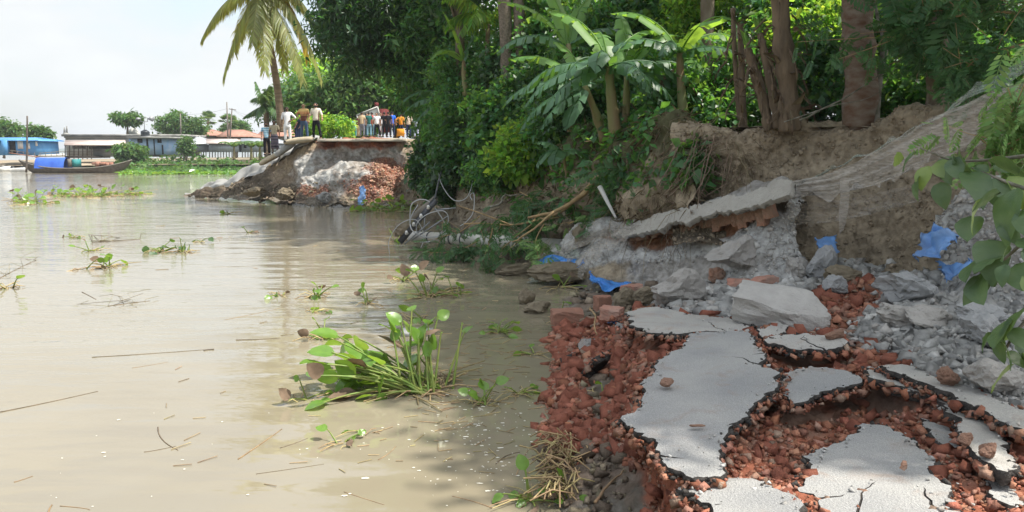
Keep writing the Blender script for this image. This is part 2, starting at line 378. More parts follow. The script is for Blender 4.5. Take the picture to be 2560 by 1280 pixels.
# ---------------------------------------------------------------- water
def water_material():
    m = bpy.data.materials.new('muddy_water'); m.use_nodes = True; t = m.node_tree; t.nodes.clear(); n = t.nodes.new; l = t.links.new
    out = n('ShaderNodeOutputMaterial'); b = n('ShaderNodeBsdfPrincipled')
    b.inputs['Roughness'].default_value = .04; b.inputs['IOR'].default_value = 1.68
    g = n('ShaderNodeNewGeometry')
    x = n('ShaderNodeTexNoise'); x.inputs['Scale'].default_value = .3; x.inputs['Detail'].default_value = 6; x.inputs['Distortion'].default_value = 1.2; l(g.outputs['Position'], x.inputs['Vector'])
    mx = n('ShaderNodeMix'); mx.data_type = 'RGBA'; l(x.outputs['Fac'], mx.inputs['Factor'])
    mx.inputs['A'].default_value = (.185, .158, .105, 1); mx.inputs['B'].default_value = (.25, .225, .168, 1)
    l(mx.outputs['Result'], b.inputs['Base Color'])
    def noise(scale, st, det, rough=.5, dist=0.0):
        mp = n('ShaderNodeMapping'); mp.inputs['Scale'].default_value = st; mp.inputs['Rotation'].default_value = (0, 0, .12); l(g.outputs['Position'], mp.inputs['Vector'])
        q = n('ShaderNodeTexNoise'); q.inputs['Scale'].default_value = scale; q.inputs['Detail'].default_value = det; q.inputs['Roughness'].default_value = rough
        q.inputs['Distortion'].default_value = dist; l(mp.outputs['Vector'], q.inputs['Vector']); return q.outputs['Fac']
    def mul(a, k):
        q = n('ShaderNodeMath'); q.operation = 'MULTIPLY'; l(a, q.inputs[0])
        if isinstance(k, float): q.inputs[1].default_value = k
        else: l(k, q.inputs[1])
        return q.outputs[0]
    def addn(a, c):
        q = n('ShaderNodeMath'); q.operation = 'ADD'; l(a, q.inputs[0]); l(c, q.inputs[1]); return q.outputs[0]
    swell = noise(.9, (.55, 1.5, 1), 2)
    rip = noise(3.4, (.42, 1.6, 1), 3, .55, .4)
    fine = noise(14, (.6, 1.4, 1), 2)
    area = noise(.16, (1, .6, 1), 2)
    r = n('ShaderNodeMapRange'); r.inputs['From Min'].default_value = .42; r.inputs['From Max'].default_value = .62; l(area, r.inputs['Value'])
    r.inputs['To Min'].default_value = .15; r.inputs['To Max'].default_value = 1.0
    sp = n('ShaderNodeSeparateXYZ'); l(g.outputs['Position'], sp.inputs[0])
    dr = n('ShaderNodeMapRange'); dr.inputs['From Min'].default_value = 5; dr.inputs['From Max'].default_value = 24
    dr.inputs['To Min'].default_value = .10; dr.inputs['To Max'].default_value = 1.0; l(sp.outputs['Y'], dr.inputs['Value'])
    h = addn(mul(swell, .04), addn(mul(mul(rip, .036), mul(r.outputs['Result'], dr.outputs['Result'])), mul(mul(fine, .0035), dr.outputs['Result'])))
    bp = n('ShaderNodeBump'); bp.inputs['Strength'].default_value = 1.0; bp.inputs['Distance'].default_value = 1.0
    l(h, bp.inputs['Height']); l(bp.outputs['Normal'], b.inputs['Normal'])
    l(b.outputs[0], out.inputs[0]); return m
MT['water'] = water_material()
me = mesh_np('river', [[-6000, -200, 0], [6000, -200, 0], [6000, 9000, 0], [-6000, 9000, 0]], np.array([[0, 1, 2, 3]]))
tag(add('river', me, MT['water']), 'muddy tan river water', kind='structure')

# ---------------------------------------------------------------- banks
_PY, _PZ = PY, PZ
def PH(px, z, Y):
    p = _PY(px, 340, Y); return np.array([p[0], Y, z])
def hpatch(name, rows, nu, nv, **k):
    """rows of (px, z, Y, code)"""
    global PY
    old = PY; PY = PH
    try: return patch(name, rows, nu, nv, mode='y', **k)
    finally: PY = old
def wpatch(name, rows, nu, nv, **k):
    global PY
    old = PY; PY = lambda x, y, z: np.array([x, y, z], float)
    try: return patch(name, rows, nu, nv, mode='y', **k)
    finally: PY = old
TOPL = [(1040, 35.), (1150, 27.), (1250, 22.), (1350, 19.2), (1450, 17.), (1560, 15.2), (1660, 13.8), (1740, 12.6)]
TOPR = [(1850, 12.2), (2000, 11.8), (2150, 11.2), (2300, 10.3), (2450, 9.6), (2620, 9.0), (2900, 8.0)]
edge = [PH(p, 2.85, y) for p, y in TOPL + TOPR]
rows = []
for k, (dx, dy, z, c) in enumerate([(0, 0, 2.86, 'b'), (2, 2.4, 2.9, 'm'), (8, 9, 2.95, 'm'), (26, 34, 3.1, 'm'), (75, 95, 3.3, 'm')]):
    rows.append([(e[0] + dx, e[1] + dy, z, c) for e in edge])
o, P_, w_, n_ = wpatch('bank_ground', rows, 70, 90, amp=.06)
tag(o, 'shaded leafy ground on top of the wooded bank', kind='structure')
# wooded bank face
cB = [(1.6, 'm', 'b', 'd')] * 8
face = [[(p, 2.95, y + .5, 'm') for p, y in TOPL],
        [(p, 2.85, y - .1, 'm') for p, y in TOPL],
        [(p, 1.7, y - .8, 'b') for p, y in TOPL]]
low = [(1040, .6, 33., 'y'), (1150, .7, 25., 'b'), (1250, .8, 20., 'b'), (1350, .8, 17.4, 'b'), (1450, .9, 16.3, 'b'), (1560, .95, 14.7, 'b'), (1660, 1.1, 13.4, 'b'), (1740, 1.2, 12.4, 'b')]
bot = [(1035, -.3, 31.7, 'd'), (1120, -.3, 23.5, 'd'), (1235, -.3, 18.6, 'd'), (1345, -.2, 16.0, 'd'), (1450, .2, 15.6, 'd'), (1560, .4, 14.3, 'd'), (1660, .6, 13.1, 'd'), (1740, .9, 12.2, 'd')]
face += [low, bot]
o, Pb, wb, nb = hpatch('wooded_bank', face, 90, 300, amp=.30, fs=.8, ridged=.4)
tag(o, 'overgrown earth slope of the wooded bank', kind='structure')
BANK = (Pb, nb)
# bare earth cliff
cp = [1690, 1780, 1900, 2000, 2150, 2300, 2450, 2620, 2900]
ty = [13.1, 12.4, 12.0, 11.8, 11.2, 10.3, 9.6, 9.0, 8.0]
tz = [2.85, 2.92, 2.9, 2.93, 2.9, 3.1, 3.0, 3.0, 3.0]
bz = [1.3, 1.35, 1.4, 1.1, 1.0, .85, .85, .9, .9]
by = [12.5, 12.0, 11.5, 11.0, 10.4, 9.3, 8.7, 8.0, 7.0]
rows = [[(p, z - .05, y + 1.0, 'b') for p, y, z in zip(cp, ty, tz)],
        [(p, z, y, 'b') for p, y, z in zip(cp, ty, tz)],
        [(p, z - .45, y - .15, 'b') for p, y, z in zip(cp, ty, tz)],
        [(p, (z * .45 + b * .55), (y * .35 + q * .65) + .12, 'b') for p, y, z, b, q in zip(cp, ty, tz, bz, by)],
        [(p, b + .1, q, 'b') for p, b, q in zip(cp, bz, by)],
        [(p, b - .25, q - .7, 'd') for p, b, q in zip(cp, bz, by)]]
o, Pc, wc, nc = hpatch('earth_cliff', rows, 150, 330, amp=.16, fs=1.3, oct=6, ridged=.5, sharp=4)
tag(o, 'bare crumbling brown earth cliff below the trees', kind='structure')
CLIFF = (Pc, nc)
# collapsed sandy ridge with masonry course
R0 = [[(1330, 655, 16.2, 'b'), (1400, 640, 15.9, 'b'), (1480, 600, 15.4, 'b'), (1600, 580, 14.9, 'b'), (1720, 560, 13.9, 'b'), (1850, 530, 12.7, 'b'), (1960, 500, 11.6, 'b'), (2020, 540, 11.2, 'b')],
      [(1330, 662, 15.8, 'b'), (1400, 606, 15.2, 'g'), (1480, 562, 14.6, 'p'), (1600, 545, 13.9, 'p'), (1720, 517, 13.0, 'p'), (1850, 485, 11.9, 'p'), (1955, 452, 10.9, 'p'), (2005, 490, 10.7, 'g')],
      [(1335, 672, 15.5, 'g'), (1410, 622, 14.8, 'g'), (1490, 575, 14.1, 'g'), (1610, 570, 13.1, 'g'), (1720, 543, 12.2, 'g'), (1850, 516, 11.1, 'g'), (1945, 482, 10.4, 'p'), (1995, 530, 10.3, 'g')],
      [(1336, 676, 15.5, 'g'), (1415, 640, 14.8, 'g'), (1495, 592, 14.2, 'y'), (1615, 584, 13.25, 'k'), (1725, 560, 12.35, 'k'), (1850, 535, 11.25, 'r'), (1940, 510, 10.6, 'd'), (1990, 560, 10.3, 'g')],
      [(1340, 682, 15.4, 'g'), (1420, 655, 14.7, 'g'), (1500, 612, 13.95, 'g'), (1620, 606, 13.1, 'k'), (1730, 592, 12.2, 'k'), (1850, 572, 11.15, 'k'), (1930, 560, 10.5, 'g'), (1990, 590, 10.2, 'g')],
      [(1345, 688, 15.2, 'g'), (1430, 670, 14.3, 'g'), (1510, 640, 13.5, 'g'), (1630, 640, 12.6, 'g'), (1740, 625, 11.8, 'g'), (1850, 612, 10.8, 'g'), (1925, 600, 10.2, 'g'), (1995, 640, 10.0, 'g')],
      [(1352, 696, 15.1, 't'), (1435, 690, 14.2, 'b'), (1515, 680, 13.35, 'b'), (1635, 680, 12.45, 'p'), (1745, 668, 11.65, 'p'), (1850, 660, 10.7, 'p'), (1930, 640, 10.1, 'g'), (2005, 660, 9.9, 'g')],
      [(1360, 705, 14.9, 't'), (1440, 708, 14.0, 't'), (1520, 712, 13.1, 't'), (1640, 718, 12.2, 'g'), (1750, 718, 11.3, 'g'), (1850, 708, 10.4, 'g'), (1930, 690, 9.9, 'g'), (2010, 692, 9.7, 'g')],
      [(1370, 722, 14.2, 't'), (1450, 728, 13.4, 't'), (1530, 732, 12.6, 't'), (1650, 745, 11.6, 't'), (1750, 740, 10.9, 'g'), (1850, 735, 10.0, 'g'), (1940, 720, 9.6, 'g'), (2020, 715, 9.5, 'g')]]
o, Pr, wr, nr = patch('collapsed_ridge', R0, 240, 420, amp=.10, fs=1.7, oct=7, ridged=.5, sharp=9, cn=.4)
tag(o, 'collapsed ridge of grey sand with a band of red masonry', kind='structure')
RIDGE = (Pr, nr)
# sand block beside the gully
R1 = [[(2350, 560, 8.8, 'b'), (2400, 520, 9.0, 'b'), (2470, 500, 9.0, 'b'), (2560, 510, 8.8, 'b'), (2720, 540, 8.4, 'b')],
      [(2345, 580, 8.5, 'g'), (2395, 505, 8.5, 'g'), (2460, 478, 8.4, 'g'), (2550, 490, 8.2, 'p'), (2720, 520, 7.8, 'p')],
      [(2340, 640, 8.3, 'g'), (2390, 600, 8.2, 'g'), (2460, 570, 8.0, 'p'), (2550, 580, 7.8, 'p'), (2720, 600, 7.4, 'p')],
      [(2350, 700, 8.1, 'g'), (2400, 690, 7.95, 'g'), (2470, 680, 7.7, 'p'), (2560, 690, 7.5, 'p'), (2720, 710, 7.1, 'p')],
      [(2340, 770, 7.9, 'g'), (2400, 770, 7.7, 'g'), (2480, 780, 7.4, 'g'), (2570, 800, 7.1, 'p'), (2720, 830, 6.7, 'g')],
      [(2320, 810, 7.4, 'g'), (2400, 830, 7.1, 'g'), (2490, 850, 6.8, 'g'), (2580, 880, 6.5, 'g'), (2720, 920, 6.1, 'g')]]
o, Ps, ws, ns = patch('sand_bluff', R1, 100, 120, amp=.1, fs=1.6, oct=6, ridged=.4)
tag(o, 'pale grey sand bluff behind the leafy branch', kind='structure')
# foreground collapsed road bed
G0 = [[(1380, 712, -.15, 't'), (1520, 706, .05, 't'), (1640, 705, .12, 't'), (1750, 700, .35, 'g'), (1850, 690, .55, 'g'), (1950, 670, .7, 'g'), (2100, 630, .95, 'g'), (2250, 630, 1.0, 'g'), (2400, 685, .9, 'g'), (2640, 755, .95, 'g'), (3000, 800, 1.0, 'g')],
      [(1385, 745, -.12, 't'), (1500, 738, .08, 't'), (1600, 735, .22, 't'), (1720, 728, .45, 'g'), (1850, 715, .62, 'g'), (1990, 690, .8, 'g'), (2120, 680, .9, 'g'), (2270, 690, .95, 'g'), (2420, 740, .95, 'g'), (2650, 800, .95, 'g'), (3000, 860, 1.0, 'g')],
      [(1365, 800, -.12, 't'), (1440, 790, .04, 'd'), (1540, 782, .25, 't'), (1680, 770, .48, 'g'), (1840, 765, .62, 'g'), (1980, 755, .74, 'g'), (2120, 745, .84, 'r'), (2280, 760, .92, 'g'), (2430, 810, .95, 'g'), (2660, 880, .95, 'g'), (3000, 960, 1.0, 'g')],
      [(1360, 850, -.12, 'r'), (1430, 835, .06, 'r'), (1530, 825, .22, 'r'), (1620, 815, .45, 'r'), (1720, 815, .56, 'r'), (1880, 820, .64, 'r'), (2050, 820, .72, 'r'), (2250, 840, .84, 'g'), (2420, 900, .88, 'g'), (2680, 980, .9, 'g'), (3050, 1080, .95, 'g')],
      [(1350, 930, -.12, 'r'), (1430, 910, .06, 'r'), (1520, 900, .17, 'r'), (1590, 890, .30, 'r'), (1640, 880, .50, 'r'), (1800, 890, .60, 'r'), (2000, 890, .60, 'r'), (2200, 920, .70, 'r'), (2390, 980, .80, 'g'), (2700, 1080, .85, 'g'), (3100, 1200, .9, 'g')],
      [(1310, 1030, -.14, 'r'), (1410, 1005, .05, 'r'), (1500, 990, .12, 't'), (1570, 980, .25, 'r'), (1625, 970, .48, 'r'), (1800, 980, .58, 'r'), (1980, 990, .50, 'r'), (2170, 1020, .52, 'r'), (2330, 1050, .66, 'r'), (2560, 1110, .78, 'r'), (3100, 1330, .85, 'g')],
      [(1310, 1130, -.14, 'r'), (1420, 1105, .04, 'r'), (1510, 1095, .12, 'r'), (1570, 1085, .22, 'r'), (1620, 1075, .44, 'r'), (1780, 1080, .55, 'r'), (1920, 1085, .48, 'r'), (2080, 1100, .50, 'r'), (2270, 1120, .58, 'r'), (2480, 1180, .70, 'r'), (3000, 1400, .8, 'p')],
      [(1310, 1220, -.14, 't'), (1440, 1210, .03, 't'), (1550, 1200, .10, 't'), (1640, 1190, .24, 'r'), (1700, 1180, .46, 'r'), (1820, 1180, .56, 'r'), (1950, 1180, .52, 'r'), (2100, 1190, .56, 'r'), (2270, 1210, .60, 'r'), (2450, 1250, .66, 'r'), (2900, 1450, .75, 'p')],
      [(1290, 1330, -.14, 't'), (1440, 1320, .02, 't'), (1560, 1310, .06, 't'), (1660, 1300, .22, 'r'), (1730, 1290, .50, 'r'), (1850, 1290, .62, 'r'), (1980, 1290, .66, 'r'), (2120, 1300, .66, 'r'), (2280, 1310, .68, 'r'), (2440, 1340, .70, 'r'), (2800, 1500, .75, 'p')],
      [(1250, 1600, -.14, 't'), (1450, 1600, .02, 't'), (1600, 1600, .10, 'r'), (1700, 1600, .4, 'r'), (1780, 1600, .7, 'r'), (1880, 1600, .78, 'r'), (2000, 1600, .78, 'r'), (2130, 1600, .78, 'r'), (2280, 1600, .78, 'r'), (2420, 1600, .78, 'r'), (2700, 1700, .8, 'p')],
      [(1000, 3000, -.14, 't'), (1450, 3000, .02, 't'), (1600, 3000, .3, 'r'), (1700, 3000, .8, 'r'), (1780, 3000, .85, 'r'), (1880, 3000, .85, 'r'), (2000, 3000, .85, 'r'), (2130, 3000, .85, 'r'), (2280, 3000, .85, 'r'), (2420, 3000, .85, 'r'), (2700, 3000, .85, 'p')]]
o, Pg, wg, ng = patch('road_bed', G0, 460, 420, mode='z', amp=.055, fs=2.8, oct=7, ridged=.45, sharp=8, cn=.5, cs=2.2, mud=.75)
tag(o, 'broken road bed of red brick soling and grey sand', kind='structure')
GROUND = (Pg, wg, ng)
_gk = np.round(Pg[:, :2] / .08).astype(int)
_gd = {}
for i_, k_ in enumerate(map(tuple, _gk)): _gd[k_] = max(_gd.get(k_, -9), Pg[i_, 2])
def gz(x, y):
    i, j = int(round(x / .08)), int(round(y / .08)); best = [_gd[(i + a, j + b)] for a in (-1, 0, 1) for b in (-1, 0, 1) if (i + a, j + b) in _gd]
    return max(best) if best else 0.0
# ---------------------------------------------------------------- far broken road end
A0 = [[(455, 489, 43.5, 'd'), (560, 462, 42, 'd'), (640, 428, 41, 'd'), (700, 392, 40, 'b'), (760, 360, 39.5, 'w'), (820, 349, 39, 'w'), (900, 345, 38.5, 'w'), (980, 345, 38, 'w'), (1030, 348, 38, 'b'), (1085, 352, 38, 'm')],
      [(455, 490, 43, 'd'), (560, 466, 41, 'd'), (640, 432, 39.5, 'd'), (700, 398, 38.3, 'b'), (760, 362, 37.6, 'y'), (820, 352, 37.2, 'r'), (900, 349, 36.9, 'r'), (980, 350, 36.7, 'r'), (1030, 352, 36.7, 'b'), (1085, 354, 36.7, 'm')],
      [(465, 491, 42.5, 'd'), (562, 472, 40.4, 'd'), (642, 442, 38.8, 'd'), (705, 412, 37.6, 'b'), (765, 376, 36.9, 'y'), (822, 362, 36.8, 'r'), (900, 360, 36.7, 'r'), (980, 362, 36.5, 'r'), (1030, 370, 36.4, 'b'), (1085, 375, 36.4, 'm')],
      [(475, 491, 42.2, 'd'), (565, 476, 40.1, 'd'), (645, 452, 38.5, 'd'), (712, 430, 37.2, 'b'), (770, 400, 36.5, 'g'), (825, 385, 36.6, 'g'), (900, 385, 36.6, 'g'), (975, 388, 36.4, 'g'), (1030, 400, 36.0, 'b'), (1085, 400, 36.2, 'm')],
      [(485, 491, 41.9, 'd'), (568, 480, 39.8, 'd'), (648, 463, 38.2, 'd'), (718, 450, 36.9, 'b'), (772, 430, 36.2, 'g'), (828, 415, 36.5, 'g'), (900, 412, 36.5, 'g'), (965, 405, 36.2, 'r'), (1025, 430, 35.6, 'b'), (1085, 430, 35.8, 'm')],
      [(495, 491, 41.6, 'd'), (572, 484, 39.5, 'd'), (652, 474, 37.8, 'd'), (722, 468, 36.5, 'd'), (775, 455, 35.9, 'g'), (830, 430, 35.4, 'g'), (895, 428, 35.2, 'g'), (955, 430, 35.0, 'r'), (1015, 460, 35.2, 'b'), (1085, 460, 35.4, 'm')],
      [(505, 491, 41.3, 'd'), (575, 488, 39.2, 'd'), (655, 486, 37.4, 'd'), (725, 485, 36.1, 'd'), (778, 480, 35.4, 'r'), (832, 468, 34.9, 'p'), (895, 468, 34.7, 'r'), (955, 470, 34.5, 'r'), (1010, 485, 34.8, 'b'), (1085, 485, 35.0, 'm')],
      [(515, 493, 41, 'd'), (580, 493, 38.9, 't'), (658, 497, 37, 't'), (728, 500, 35.7, 't'), (780, 503, 34.9, 't'), (835, 508, 34.2, 't'), (895, 511, 33.9, 'b'), (955, 512, 33.7, 'r'), (1010, 512, 34.2, 'b'), (1085, 515, 34.4, 'd')],
      [(520, 498, 40.6, 't'), (582, 499, 38.5, 't'), (660, 505, 36.5, 't'), (730, 509, 35.2, 't'), (782, 514, 34.4, 't'), (838, 520, 33.6, 't'), (895, 524, 33.3, 't'), (955, 525, 33.1, 't'), (1010, 525, 33.6, 't'), (1085, 525, 33.8, 't')]]
o, Pf, wf, nf = patch('washed_out_bank', A0, 150, 300, amp=.30, fs=.75, oct=6, ridged=.55, sharp=9, cn=.45, cs=.9, taper=22, mud=.55)
tag(o, 'washed out bank of grey sand and red brick at the far road end', kind='structure')
FARB = (Pf, wf, nf)
o, *_ = wpatch('bank_top', [[(-12.2, 39.5, 1.6, 'b'), (-11.2, 38.4, 2.3, 'b'), (-10, 37.3, 2.98, 'w'), (-7, 36.9, 3.02, 'w'), (-4.5, 36.7, 3.0, 'b'), (2, 36.8, 2.95, 'm')],
                            [(-14.5, 45, 1.2, 'm'), (-12.5, 44, 2.5, 'b'), (-10, 44, 3.05, 'w'), (-7, 44, 3.08, 'w'), (-4, 44, 3.05, 'b'), (3, 44, 3.0, 'm')],
                            [(-20, 60, 2.0, 'm'), (-15, 60, 2.9, 'm'), (-12, 60, 3.2, 'w'), (-8, 60, 3.25, 'w'), (-4, 60, 3.2, 'm'), (8, 60, 3.1, 'm')],
                            [(-30, 95, 1.0, 'm'), (-22, 95, 2.9, 'm'), (-15, 95, 3.5, 'w'), (-11, 95, 3.5, 'w'), (-4, 95, 3.4, 'm'), (14, 95, 3.3, 'm')]], 60, 50, amp=.05)
tag(o, 'pale dusty ground at the end of the far road', kind='structure')
# pale paving slab of the road, its broken edge towards the river
rr = rs(5); ex = np.linspace(-9.3, -5.05, 26)
ey = 35.95 + .12 * rr.standard_normal(26).cumsum() * .25 + .1 * np.sin(ex * 3)
top = [(x, y, 3.13) for x, y in zip(ex, ey)]; bk = [(x * 1.12 - 3.5, 90, 3.62) for x in ex]
V = np.array(top + bk + [(x, y + .03, z - .13) for x, y, z in top] + [(x, y, z - .13) for x, y, z in bk]); n_ = 26; F = []
for i in range(25): F += [[i, i + 1, 26 + i + 1, 26 + i], [52 + i, i + 52 + 1, i + 1, i]]
F += [[0, 26, 78, 52], [25, 77, 103, 51]]
mat('concrete_pale', (.50, .45, .37), .9, (.40, .36, .30), sc=1.5, det=6, bump=.4, bsc=18)
tag(add('road', mesh_np('road', V, np.array(F)), MT['concrete_pale']), 'pale paved road broken off above the river', kind='structure')
# ---------------------------------------------------------------- far shore and hills
o, *_ = wpatch('far_shore', [[(-90, 103, -.3, 't'), (-60, 103, -.3, 't'), (-45, 104, -.3, 't'), (-30, 100, -.3, 'm'), (-5, 95, -.3, 'm')],
                             [(-90, 106, .3, 'b'), (-60, 106, .3, 'b'), (-45, 107, .5, 'b'), (-30, 104, .5, 'm'), (-5, 100, .6, 'm')],
                             [(-100, 116, .9, 'b'), (-60, 116, .9, 'b'), (-45, 116, .9, 'm'), (-30, 116, .9, 'm'), (-5, 116, 1.0, 'm')],
                             [(-70, 260, 1.0, 'm'), (-60, 260, 1.0, 'm'), (-40, 260, 1.0, 'm'), (-10, 260, 1.0, 'm'), (60, 260, 1.0, 'm')]], 40, 60, amp=.12, fs=.4)
tag(o, 'low muddy shore below the village houses', kind='structure')
mat('hill_green', (.06, .10, .06), .95, (.045, .075, .05), sc=.01)
xs = np.linspace(-3600, 1800, 90); hv = []
for k, (yy, hh) in enumerate([(2380, 0), (2420, 1), (2600, .8), (2700, 0)]):
    zz = (13 + 5 * fbm(np.stack([xs / 420, xs * 0, xs * 0], 1), 1, 4)) * hh - 1
    hv += list(zip(xs, np.full(90, yy), zz))
i = np.arange(3)[:, None] * 90; j = np.arange(89)[None]
tag(add('hills', mesh_np('hills', hv, np.stack([i + j, i + j + 1, i + 90 + j + 1, i + 90 + j], -1).reshape(-1, 4), smooth=True), MT['hill_green']), 'low wooded hills on the horizon', kind='structure')
# ---------------------------------------------------------------- asphalt slabs
def z1(pts): return [(1280 + .453 * x, 700 + .453 * y) for x, y in pts]
def z2(pts): return [(1880 + .453 * x, 700 + .453 * y) for x, y in pts]
SLABS = []; SLAB_EDGES = []
def slab(label, pts, pl3, thick=.042, mats=('asphalt', 'tar'), seed=1, jag=.02, notches=(), soling=0.0, group=None, name='asphalt_slab', wav=.012, dz=.0, cat='slab'):
    """pts: outline on the photograph; pl3: three (px,py,z) that fix the slab's tilted plane; notches: cracks running in from an outline point"""
    r = rs(seed); pl = plane3(*[PZ(p[0], p[1], p[2] - .025 - dz) for p in pl3])
    n = pl[1] if pl[1][2] > 0 else -pl[1]
    u = np.cross([0, 1, 0], n); u /= np.linalg.norm(u); v = np.cross(n, u); o0 = PP(*pts[0], pl)
    to2 = lambda p: np.array([np.dot(p - o0, u), np.dot(p - o0, v)])
    P2 = [to2(PP(x, y, pl)) for x, y in pts]
    out = []
    nd = {i: path for i, path in notches}
    for i in range(len(P2)):
        a, b = P2[i], P2[(i + 1) % len(P2)]
        L_ = np.linalg.norm(b - a); m = max(1, int(L_ / .025))
        st = a
        if i in nd:
            path = [to2(PP(x, y, pl)) for x, y in nd[i]]
            full = [a] + path; fine = []
            for p, q in zip(full[:-1], full[1:]):
                k = max(1, int(np.linalg.norm(q - p) / .05))
                for t in range(k): fine.append(p + (q - p) * t / k + r.normal(0, .008, 2))
            fine.append(full[-1]); fine = np.array(fine); tn = np.gradient(fine, axis=0); nn = np.stack([-tn[:, 1], tn[:, 0]], 1); nn /= np.linalg.norm(nn, axis=1)[:, None] + 1e-9
            wd = np.linspace(.012, .0025, len(fine))[:, None]
            A_, B_ = fine + nn * wd, fine - nn * wd
            sgn = 1 if np.dot(A_[0] - P2[i - 1], A_[0] - P2[i - 1]) < np.dot(B_[0] - P2[i - 1], B_[0] - P2[i - 1]) else -1
            if sgn < 0: A_, B_ = B_, A_
            out += list(A_) + list(B_[::-1][1:]); st = B_[0]; m0 = 1
        else: m0 = 0
        for k in range(m0, m):
            p = st + (b - st) * k / m; e = b - st; e = np.array([-e[1], e[0]]) / (np.linalg.norm(e) + 1e-9)
            q3 = np.array([[p[0] + seed, p[1], 0.]]); out.append(p + e * (jag * 1.8 * fbm(q3, 5, 2)[0] + jag * 1.1 * fbm(q3, 15, 3, .7)[0]) + r.normal(0, jag * .2, 2))
    out = np.array(out)
    lo, hi = out.min(0), out.max(0); st = max(.05, (hi - lo).max() / 38)
    gx, gy = np.meshgrid(np.arange(lo[0], hi[0], st), np.arange(lo[1], hi[1], st)); g = np.stack([gx.ravel(), gy.ravel()], 1) + r.normal(0, st * .15, (gx.size, 2))
    def inside(q):
        x, y = q[:, 0], q[:, 1]; c = np.zeros(len(q), bool); j = len(out) - 1
        for i in range(len(out)):
            xi, yi, xj, yj = *out[i], *out[j]
            c ^= ((yi > y) != (yj > y)) & (x < (xj - xi) * (y - yi) / (yj - yi + 1e-12) + xi); j = i
        return c
    g = g[inside(g)]; d = np.min(np.linalg.norm(g[:, None] - out[None], axis=2), axis=1) if len(g) else np.zeros(0); g = g[d > st * .5]
    m = len(out)
    vs_, _, fs_, ov, *_ = delaunay_2d_cdt([Vector(p) for p in np.concatenate([out, g])], [(i, (i + 1) % m) for i in range(m)], [list(range(m))], 1, 1e-6)
    Q = np.array([[p.x, p.y] for p in vs_])
    def lift(q, dz):
        W3 = o0 + q[:, :1] * u + q[:, 1:2] * v
        return W3 + n * (dz + wav * fbm(W3, 2.2, 2))[:, None] if np.ndim(dz) else W3 + n * ((dz + wav * fbm(W3, 2.2, 2))[:, None])
    T = lift(Q, 0.0)
    SLABS.append(lift(out, 0.0)[:, :2])
    if name == 'asphalt_slab': SLAB_EDGES.append(lift(out, 0.0))
    F = np.array([f for f in fs_ if len(f) == 3])
    nz_ = np.cross(T[F[:, 1]] - T[F[:, 0]], T[F[:, 2]] - T[F[:, 0]]) @ n
    F[nz_ < 0] = F[nz_ < 0][:, ::-1]
    c = T.mean(0)
    root = empty(name, (c[0], c[1], c[2]), label=label, cat=cat, group=group); root['kind'] = 'thing'
    add('surface', mesh_np('surface', T, F, smooth=True), MT[mats[0]], root)
    cc = out.mean(0)
    def ring(dz, off, jit):
        q = out + r.normal(0, jit, out.shape); e = np.roll(out, -1, 0) - np.roll(out, 1, 0); nn = np.stack([e[:, 1], -e[:, 0]], 1); nn /= np.linalg.norm(nn, axis=1)[:, None] + 1e-9
        area = np.sum(out[:, 0] * np.roll(out[:, 1], -1) - np.roll(out[:, 0], -1) * out[:, 1]); s = 1 if area > 0 else -1
        return lift(q + nn * off * s, dz)
    rings = [lift(out, -.001), ring(-thick * .35, .008, .004), ring(-thick * .75, .004, .007), ring(-thick * (1 + .5 * fbm(np.concatenate([out, out[:, :1] * 0 + seed], 1), 6, 3)), -.012, .012)]
    Vr = np.concatenate(rings); Fr = []
    i = np.arange(m); j = (i + 1) % m
    for k in range(3): Fr.append(np.stack([k * m + i, k * m + j, (k + 1) * m + j, (k + 1) * m + i], 1))
    Fr = np.concatenate(Fr); bot = T - n * thick; nb0 = len(Vr)
    add('tar_edge', mesh_np('tar_edge', np.concatenate([Vr, bot]), [Fr, F[:, ::-1] + nb0]), MT[mats[1]], root)
    return root
MAIN = z1([(955, 300), (1090, 285), (1300, 280), (1320, 310), (1350, 360), (1400, 400), (1420, 435), (1380, 465), (1430, 490), (1470, 540), (1465, 575), (1420, 610), (1380, 650), (1330, 700), (1260, 755), (1215, 800),
           (1185, 860), (1165, 930), (1150, 990), (1145, 1075), (1060, 1075), (1000, 1095), (960, 1080), (900, 1050), (830, 1010), (850, 970), (790, 910), (720, 860), (660, 800), (605, 760), (660, 720), (700, 690), (740, 620), (715, 575), (760, 520), (790, 480), (800, 440), (860, 410), (930, 380), (950, 340)])
slab('largest asphalt slab, cracked, with a red brick lump lying on it', MAIN, [(1720, 836, .73), (1560, 1040, .66), (1800, 1190, .70)], seed=1,
     notches=[(15, z1([(1120, 850), (1050, 920), (1035, 985), (1060, 1015)])), (7, z1([(1310, 450), (1275, 430), (1200, 420)])), (5, z1([(1320, 412)])), (25, z1([(900, 985), (965, 988)])), (33, z1([(745, 560)]))])
slab('thin pale asphalt plate dusted with sand beside the red rubble', z1([(625, 180), (680, 160), (820, 145), (850, 165), (960, 190), (1080, 190), (1190, 205), (1290, 240), (1310, 280), (1190, 286), (1080, 283), (955, 296), (900, 300), (830, 290), (740, 290), (720, 265), (660, 250), (650, 225)]),
     [(1565, 780, .66), (1700, 835, .74), (1860, 820, .76)], mats=('asphalt_dusty', 'tar'), seed=2, notches=[(9, z1([(1120, 262), (1085, 232)]))])
slab('sunlit asphalt slab cut off by the lower edge', z1([(900, 1135), (980, 1110), (1150, 1103), (1330, 1110), (1430, 1150), (1500, 1190), (1590, 1235), (1560, 1290), (1420, 1350), (1200, 1370), (1090, 1280), (1000, 1220), (930, 1170)]),
     [(1690, 1214, .60), (1880, 1203, .68), (1900, 1300, .74)], seed=3)
